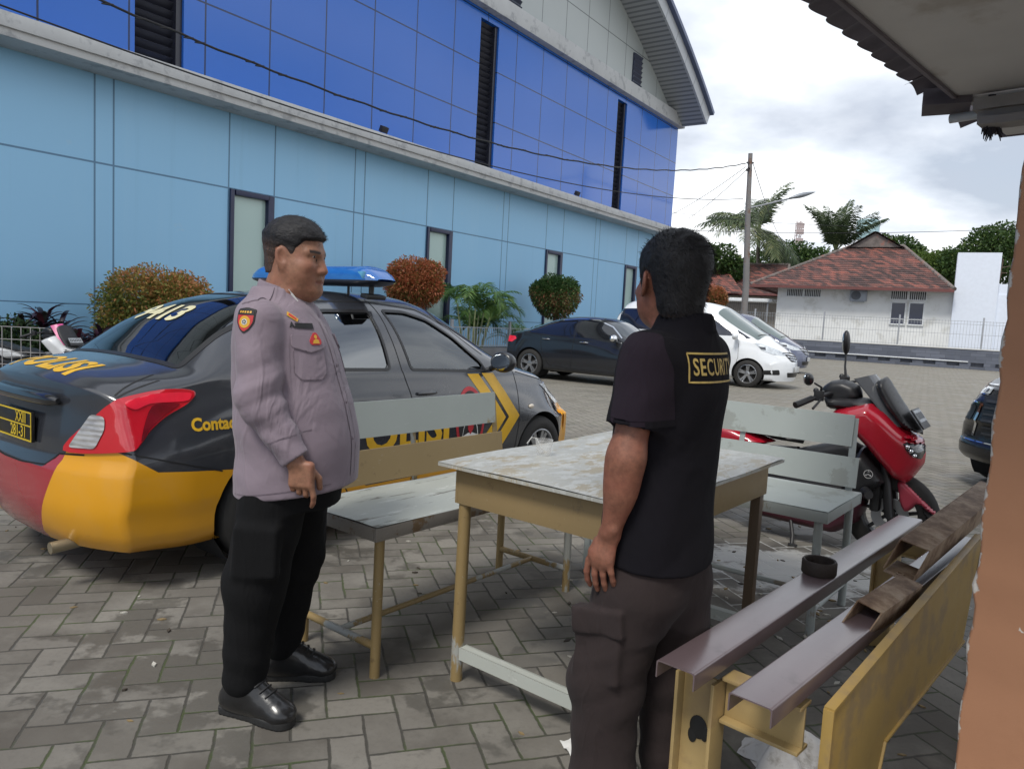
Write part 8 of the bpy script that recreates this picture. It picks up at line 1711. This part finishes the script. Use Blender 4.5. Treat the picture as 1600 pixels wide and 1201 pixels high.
def scooter(lbl, loc, rz, cmain, cfend, clow, cshield, cscreen, seatm, group, mirrors=True):
    t = thing('motor_scooter', lbl, 'motor scooter', loc, rz, group); FXL, RXL, RW = 1.085, -.25, .275
    blk = M_SBLK
    def sw(nm, x, wd): 
        M = Matrix.Translation((x, 0, RW)) @ Matrix.Rotation(R(90), 4, 'X'); o = bpy.data.objects.new(nm, None); COL.objects.link(o); o.parent = t; h = wd / 2
        MB().lathe([(.165, -h), (.20, -h), (.25, -h * .85), (RW, -h * .25), (RW, h * .25), (.25, h * .85), (.20, h), (.165, h)], 40, M, caps=False).build('tyre', M_TYRE, o, smooth=50)
        mb = MB(); mb.lathe([(.168, -h * .8), (.155, -h * .6), (.155, h * .6), (.168, h * .8)], 40, M, caps=False)
        for k in range(7): a = k * .8976; mb.bar(M @ Vector((.03 * math.cos(a), .03 * math.sin(a), 0)), M @ Vector((.158 * math.cos(a + .25), .158 * math.sin(a + .25), 0)), .022, .03, upv=(0, 1, 0))
        mb.lathe([(.035, -h * .7), (.035, h * .7)], 16, M); mb.build('rim', mat('black_alloy', (0.02, 0.02, 0.022), 0.35), o); MB().lathe([(.11, h * .8), (.11, h * .88), (.05, h * .88), (.05, h * .8)], 28, M, closed=True).build('brake_disc', mat('steel_disc', (0.35, 0.35, 0.36), 0.3, metal=0.9), o)
    sw('wheel', FXL, .10); sw('wheel', RXL, .12)
    # front body
    hwc = lambda x, z: .062 + .175 * max(0, 1 - ((x - .86) / .46) ** 2) * (.75 + .25 * min(1, (z - .45) / .4))
    ck = pillow([(.70, .905), (.80, .945), (.93, .985), (1.02, .93), (1.13, .83), (1.22, .765), (1.245, .69), (1.243, .625), (1.165, .485), (1.12, .50), (1.085, .505), (1.0, .60), (.92, .69), (.80, .80), (.705, .875)], hwc, .07).build('front_cowl', cmain, t, smooth=50)
    for sg in (-1, 1): pillow([(1.10, .77), (1.15, .785), (1.225, .755), (1.243, .70), (1.238, .645), (1.17, .655), (1.13, .70)], lambda x, z: hwc(x, z) * 1.06 + .010, .05, .012, .5, 0, sg).build('headlight_housing', mat('dark_lamp_housing', (0.015, 0.016, 0.018), 0.12, coat=0.8), t)
    for sg in (-1, 1):
        hl = pillow([(1.125, .755), (1.15, .772), (1.19, .745), (1.215, .695), (1.21, .668), (1.18, .675), (1.15, .71)], lambda x, z: hwc(x, z) * 1.06 + .020, .04, .01, .5, 0, sg).build('headlight', mat('scooter_lamp_glass', (0.30, 0.32, 0.34), 0.08, metal=0.5, coat=0.8, var=0.5, scale=30), t)
        for q in range(3): MB().sphere((1.165 + .02 * q, sg * (hwc(1.17 + .02 * q, .7) * 1.06 + .012), .735 - .025 * q), (.014, .010, .012), 12, 8).build('lamp_unit', M_CHROME, hl)
    for sg in (-1, 1): pillow([(1.10, .79), (1.23, .745), (1.248, .72), (1.22, .77), (1.15, .815)], lambda x, z: hwc(x, z) * 1.06 + .024, .03, .012, .5, 0, sg).build('brow_panel', cmain, t)
    # leg shield and side fillet
    for sg in (-1, 1):
        sd_ = pillow([(.90, .70), (.98, .615), (1.075, .495), (1.02, .44), (.93, .38), (.84, .36), (.82, .46), (.84, .60)], lambda x, z: .200, .05, .018, .5, 0, sg).build('leg_shield', cshield, t, smooth=50)
        M = Matrix.Translation((.972, sg * .2020, .540)) @ Matrix.Rotation(R(-90) * sg, 4, 'X'); mb = MB(); mb.lathe([(.0235, 0), (.0235, .002), (.0265, .002), (.0265, 0)], 30, M, closed=True)
        for k in range(3): a = math.pi / 2 + k * 2.0944; mb.bar(M @ Vector((0, 0, .001)), M @ Vector((.021 * math.cos(a), .021 * math.sin(a), .001)), .0028, .0028); mb.bar(M @ Vector((.013 * math.cos(a + .35), .013 * math.sin(a + .35), .001)), M @ Vector((.019 * math.cos(a), .019 * math.sin(a), .001)), .002, .002); mb.bar(M @ Vector((.013 * math.cos(a - .35), .013 * math.sin(a - .35), .001)), M @ Vector((.019 * math.cos(a), .019 * math.sin(a), .001)), .002, .002)
        mb.build('emblem', mat('silver_emblem', (0.6, 0.6, 0.6), 0.3), sd_, smooth=0)
    pillow([(.46, .60), (.80, .72), (.90, .68), (.90, .40), (.30, .36), (.25, .52)], lambda x, z: .10, .05).build('centre_tunnel', blk, t)
    for sg in (-1, 1):
        pillow([(.16, .40), (.86, .40), (.95, .34), (.92, .20), (.78, .095), (.30, .11), (.12, .22)], lambda x, z: .185, .06, .02, .5, 0, sg).build('belly_panel', clow, t, smooth=50); MB().box((.52, sg * .155, .415), (.62, .13, .035)).build('footboard', blk, t, bevel=.012)
    MB().tube([(.96, -.20, .43), (.985, -.235, .42), (1.0, -.27, .425)], [.034, .032, .026], 12).build('foot_peg', blk, t); 
    pillow([(.62, .985), (.80, 1.0), (.93, .99), (1.02, .93), (1.10, .85), (.95, .93), (.80, .90), (.66, .90)], lambda x, z: .135, .04).build('dash_cover', blk, t)
    # windscreen: curved smoked shield on a black carrier, plate in front
    mb = MB()
    def scr(i, j, o=0.0): u = i / 10 * 2 - 1; v = j / 12; x = 1.165 - .215 * v - .03 * v * v - .10 * u * u; z = .845 + .305 * v - .035 * u * u * v; y = u * (.135 - .035 * v) ; return (x + o, y, z + o * .4)
    mb.grid(11, 13, lambda i, j: scr(i, j)); mb.grid(11, 13, lambda i, j: scr(i, j, -.006)); ws = mb.build('windscreen', cscreen, t, smooth=60)
    for sg in (-1, 1): pillow([(.925, 1.10), (.985, 1.145), (1.085, .995), (1.185, .86), (1.225, .80), (1.10, .835), (1.0, .95), (.95, 1.03)], lambda x, z: .150 - .12 * max(0, z - .95), .05, .014, .5, 0, sg).build('screen_carrier', blk, t, smooth=50)
    a, b = Vector((1.155, 0, .955)), Vector((1.235, 0, .845)); nrm = Vector((b.z - a.z, 0, a.x - b.x)).normalized() * -1; pl = MB().bar(a, b, .235, .010, upv=nrm).build('number_plate', blk, t, bevel=.003)
    mb = MB(); mb.bar(a + nrm * .0062 + (b - a) * .08, b + nrm * .0062 - (b - a) * .32, .215, .002, upv=nrm); mb.build('plate_face', mat('plate_pale_grey', (0.30, 0.32, 0.34), 0.4, var=0.3, scale=30), pl); mb = MB()
    dd = (b - a).normalized()
    for k in range(7): p = a + (b - a) * .38 + nrm * .0078 + Vector((0, -.085 + .028 * k, 0)); mb.bar(p - dd * .022, p + dd * .022, .012, .0015, upv=nrm)
    mb.build('plate_lettering', blk, pl, smooth=0)
    # front fender, fork, wheel guard
    pillow([(1.10, .50), (1.145, .515), (1.24, .435), (1.345, .345), (1.335, .315), (1.29, .335), (1.235, .375), (1.20, .33), (1.165, .30), (1.13, .36)], lambda x, z: .072, .025, .014).build('front_fender', cfend, t, smooth=50)
    pillow([(1.235, .385), (1.30, .345), (1.345, .31), (1.36, .27), (1.33, .255), (1.27, .31)], lambda x, z: .068, .02, .014).build('fender_flap', blk, t, smooth=50)
    for sg in (-1, 1): MB().tube([(1.035, sg * .085, .60), (1.06, sg * .085, .47), (1.09, sg * .085, .27)], [.024, .026, .028], 12).build('fork_leg', blk, t)
    MB().tube([(1.03, -.085, .62), (1.05, -.086, .53)], .016, 10).build('fork_tube', M_CHROME, t)
    mb = MB(); mb.box((1.0, 0, .40), (.06, .20, .22)); mb.box((.45, 0, .26), (.62, .20, .20)); mb.box((0, 0, .33), (.5, .16, .22)); mb.build('engine_block', mat('engine_black', (0.014, 0.014, 0.015), 0.6, bump=0.4), t, bevel=.02)
    # rear body and seat
    for sg in (-1, 1):
        pillow([(-.55, .735), (-.30, .755), (.05, .715), (.34, .635), (.20, .58), (-.05, .55), (-.35, .62)], lambda x, z: .150, .05, .02, .5, 0, sg).build('tail_panel', cmain, t, smooth=50); pillow([(-.30, .62), (-.02, .57), (.30, .60), (.50, .62), (.40, .42), (.10, .40), (-.20, .48)], lambda x, z: .152, .06, .02, .5, 0, sg).build('side_panel', blk, t, smooth=50)
    pillow([(-.52, .80), (-.30, .83), (-.12, .79), (.06, .765), (.34, .75), (.50, .70), (.52, .64), (.36, .645), (.06, .70), (-.30, .745), (-.52, .75)], lambda x, z: .145 - .05 * max(0, x - .2), .05).build('seat', seatm, t, smooth=60)
    MB().box((-.60, 0, .74), (.05, .22, .06)).build('tail_light', M_REDB, t, bevel=.02); MB().tube([(-.35, -.16, .30), (-.55, -.18, .34), (-.62, -.18, .36)], [.045, .055, .045], 14).build('silencer', mat('engine_black', (0, 0, 0)), t)
    MB().tube([(.50, -.14, .22), (.555, -.21, .06), (.565, -.25, .0)], [.013, .012, .012], 8).tube([(.545, -.25, .006), (.60, -.25, .006)], .012, 8).build('side_stand', blk, t)
    # bars, grips, levers, mirrors
    mb = MB(); mb.tube([(.72, 0, 1.0), (.68, -.12, 1.005), (.645, -.22, .99), (.60, -.29, .968)], .014, 10); mb.tube([(.72, 0, 1.0), (.70, .12, 1.03), (.68, .22, 1.06), (.665, .27, 1.075)], .014, 10); mb.build('handlebar', blk, t)
    pillow([(.60, 1.03), (.66, 1.085), (.74, 1.10), (.83, 1.07), (.86, .99), (.76, .93), (.66, .935)], lambda x, z: .10, .04).build('bar_cover', blk, t, smooth=60)
    MB().tube([(.615, -.265, .975), (.565, -.335, .942), (.545, -.365, .930)], [.020, .021, .022], 14).build('grip', M_RUB, t); MB().tube([(.665, .26, 1.07), (.66, .33, 1.085), (.655, .38, 1.09)], [.020, .021, .022], 14).build('grip', M_RUB, t)
    for (x, y, z) in ((.645, -.225, .995), (.685, .215, 1.075)): MB().box((x, y, z), (.06, .055, .065), rotz(.3)).sphere((x - .02, y, z + .03), .018, 10, 8).build('switch_gear', blk, t, bevel=.012)
    MB().tube([(.665, -.22, .985), (.66, -.28, .955), (.645, -.335, .918)], [.008, .007, .008], 8).build('brake_lever', blk, t); MB().tube([(.72, .22, 1.07), (.79, .28, 1.09), (.82, .34, 1.10)], [.009, .008, .010], 8).sphere((.82, .34, 1.10), .012, 8, 6).build('brake_lever', blk, t)
    for st, c, sz, tl in () if not mirrors else (([(.655, -.225, 1.0), (.66, -.24, 1.05), (.63, -.29, 1.075)], (.605, -.335, 1.098), (.030, .070, .036), R(-18)), ([(.69, .22, 1.10), (.675, .235, 1.17), (.67, .25, 1.255)], (.662, .262, 1.335), (.026, .055, .085), R(16))):
        MB().tube(st, [.010, .007, .006], 8).build('mirror_stem', blk, t); rot = Matrix.Rotation(tl, 3, 'X') @ Matrix.Rotation(R(10), 3, 'Z'); m_ = MB().sphere(c, sz, 18, 12, rot=rot).build('mirror', blk, t, smooth=60); MB().sphere(Vector(c) + Vector((-sz[0] * .55, 0, 0)), (sz[0] * .5, sz[1] * .86, sz[2] * .84), 18, 12, rot=rot).build('mirror_glass', mat('mirror_glass', (0.5, 0.55, 0.6), 0.03, metal=1.0), m_)
    return t
M_SBLK = mat('satin_black_plastic', (0.014, 0.014, 0.016), 0.42, var=0.15, bump=0.08, bscale=120)
s = NT('gloss_red_paint'); s.set(col=s.mix(s.noise(2, 3), (0.36, 0.008, 0.022), (0.42, 0.012, 0.028)), rough=0.22, coat=0.7, spec=0.5); M_SRED = s.m
scooter('glossy red motor scooter parked behind the grey bench', (1.58, 5.28, 0), R(90 - 127.5), M_SRED, mat('faded_rose_fender', (0.42, 0.045, 0.075), 0.35, coat=0.4), mat('maroon_belly', (0.050, 0.008, 0.016), 0.4), M_SBLK, mat('smoked_screen', (0.085, 0.09, 0.10), 0.10, coat=0.7, spec=0.8), mat('black_seat_vinyl', (0.012, 0.012, 0.013), 0.55, bump=0.3, bscale=200), 'parked motor scooters')
scooter('pink and white motor scooter behind the boot of the police car', (-6.55, 9.75, 0), R(90 - 108), mat('white_scooter_paint', (0.62, 0.63, 0.64), 0.25, coat=0.5), mat('pink_fender', (0.55, 0.05, 0.20), 0.3, coat=0.5), mat('pink_fender', (0, 0, 0)), M_SBLK, mat('pink_screen', (0.60, 0.07, 0.26), 0.25, coat=0.5), mat('black_seat_vinyl', (0, 0, 0)), 'parked motor scooters', False).scale = (.86, .86, .86)
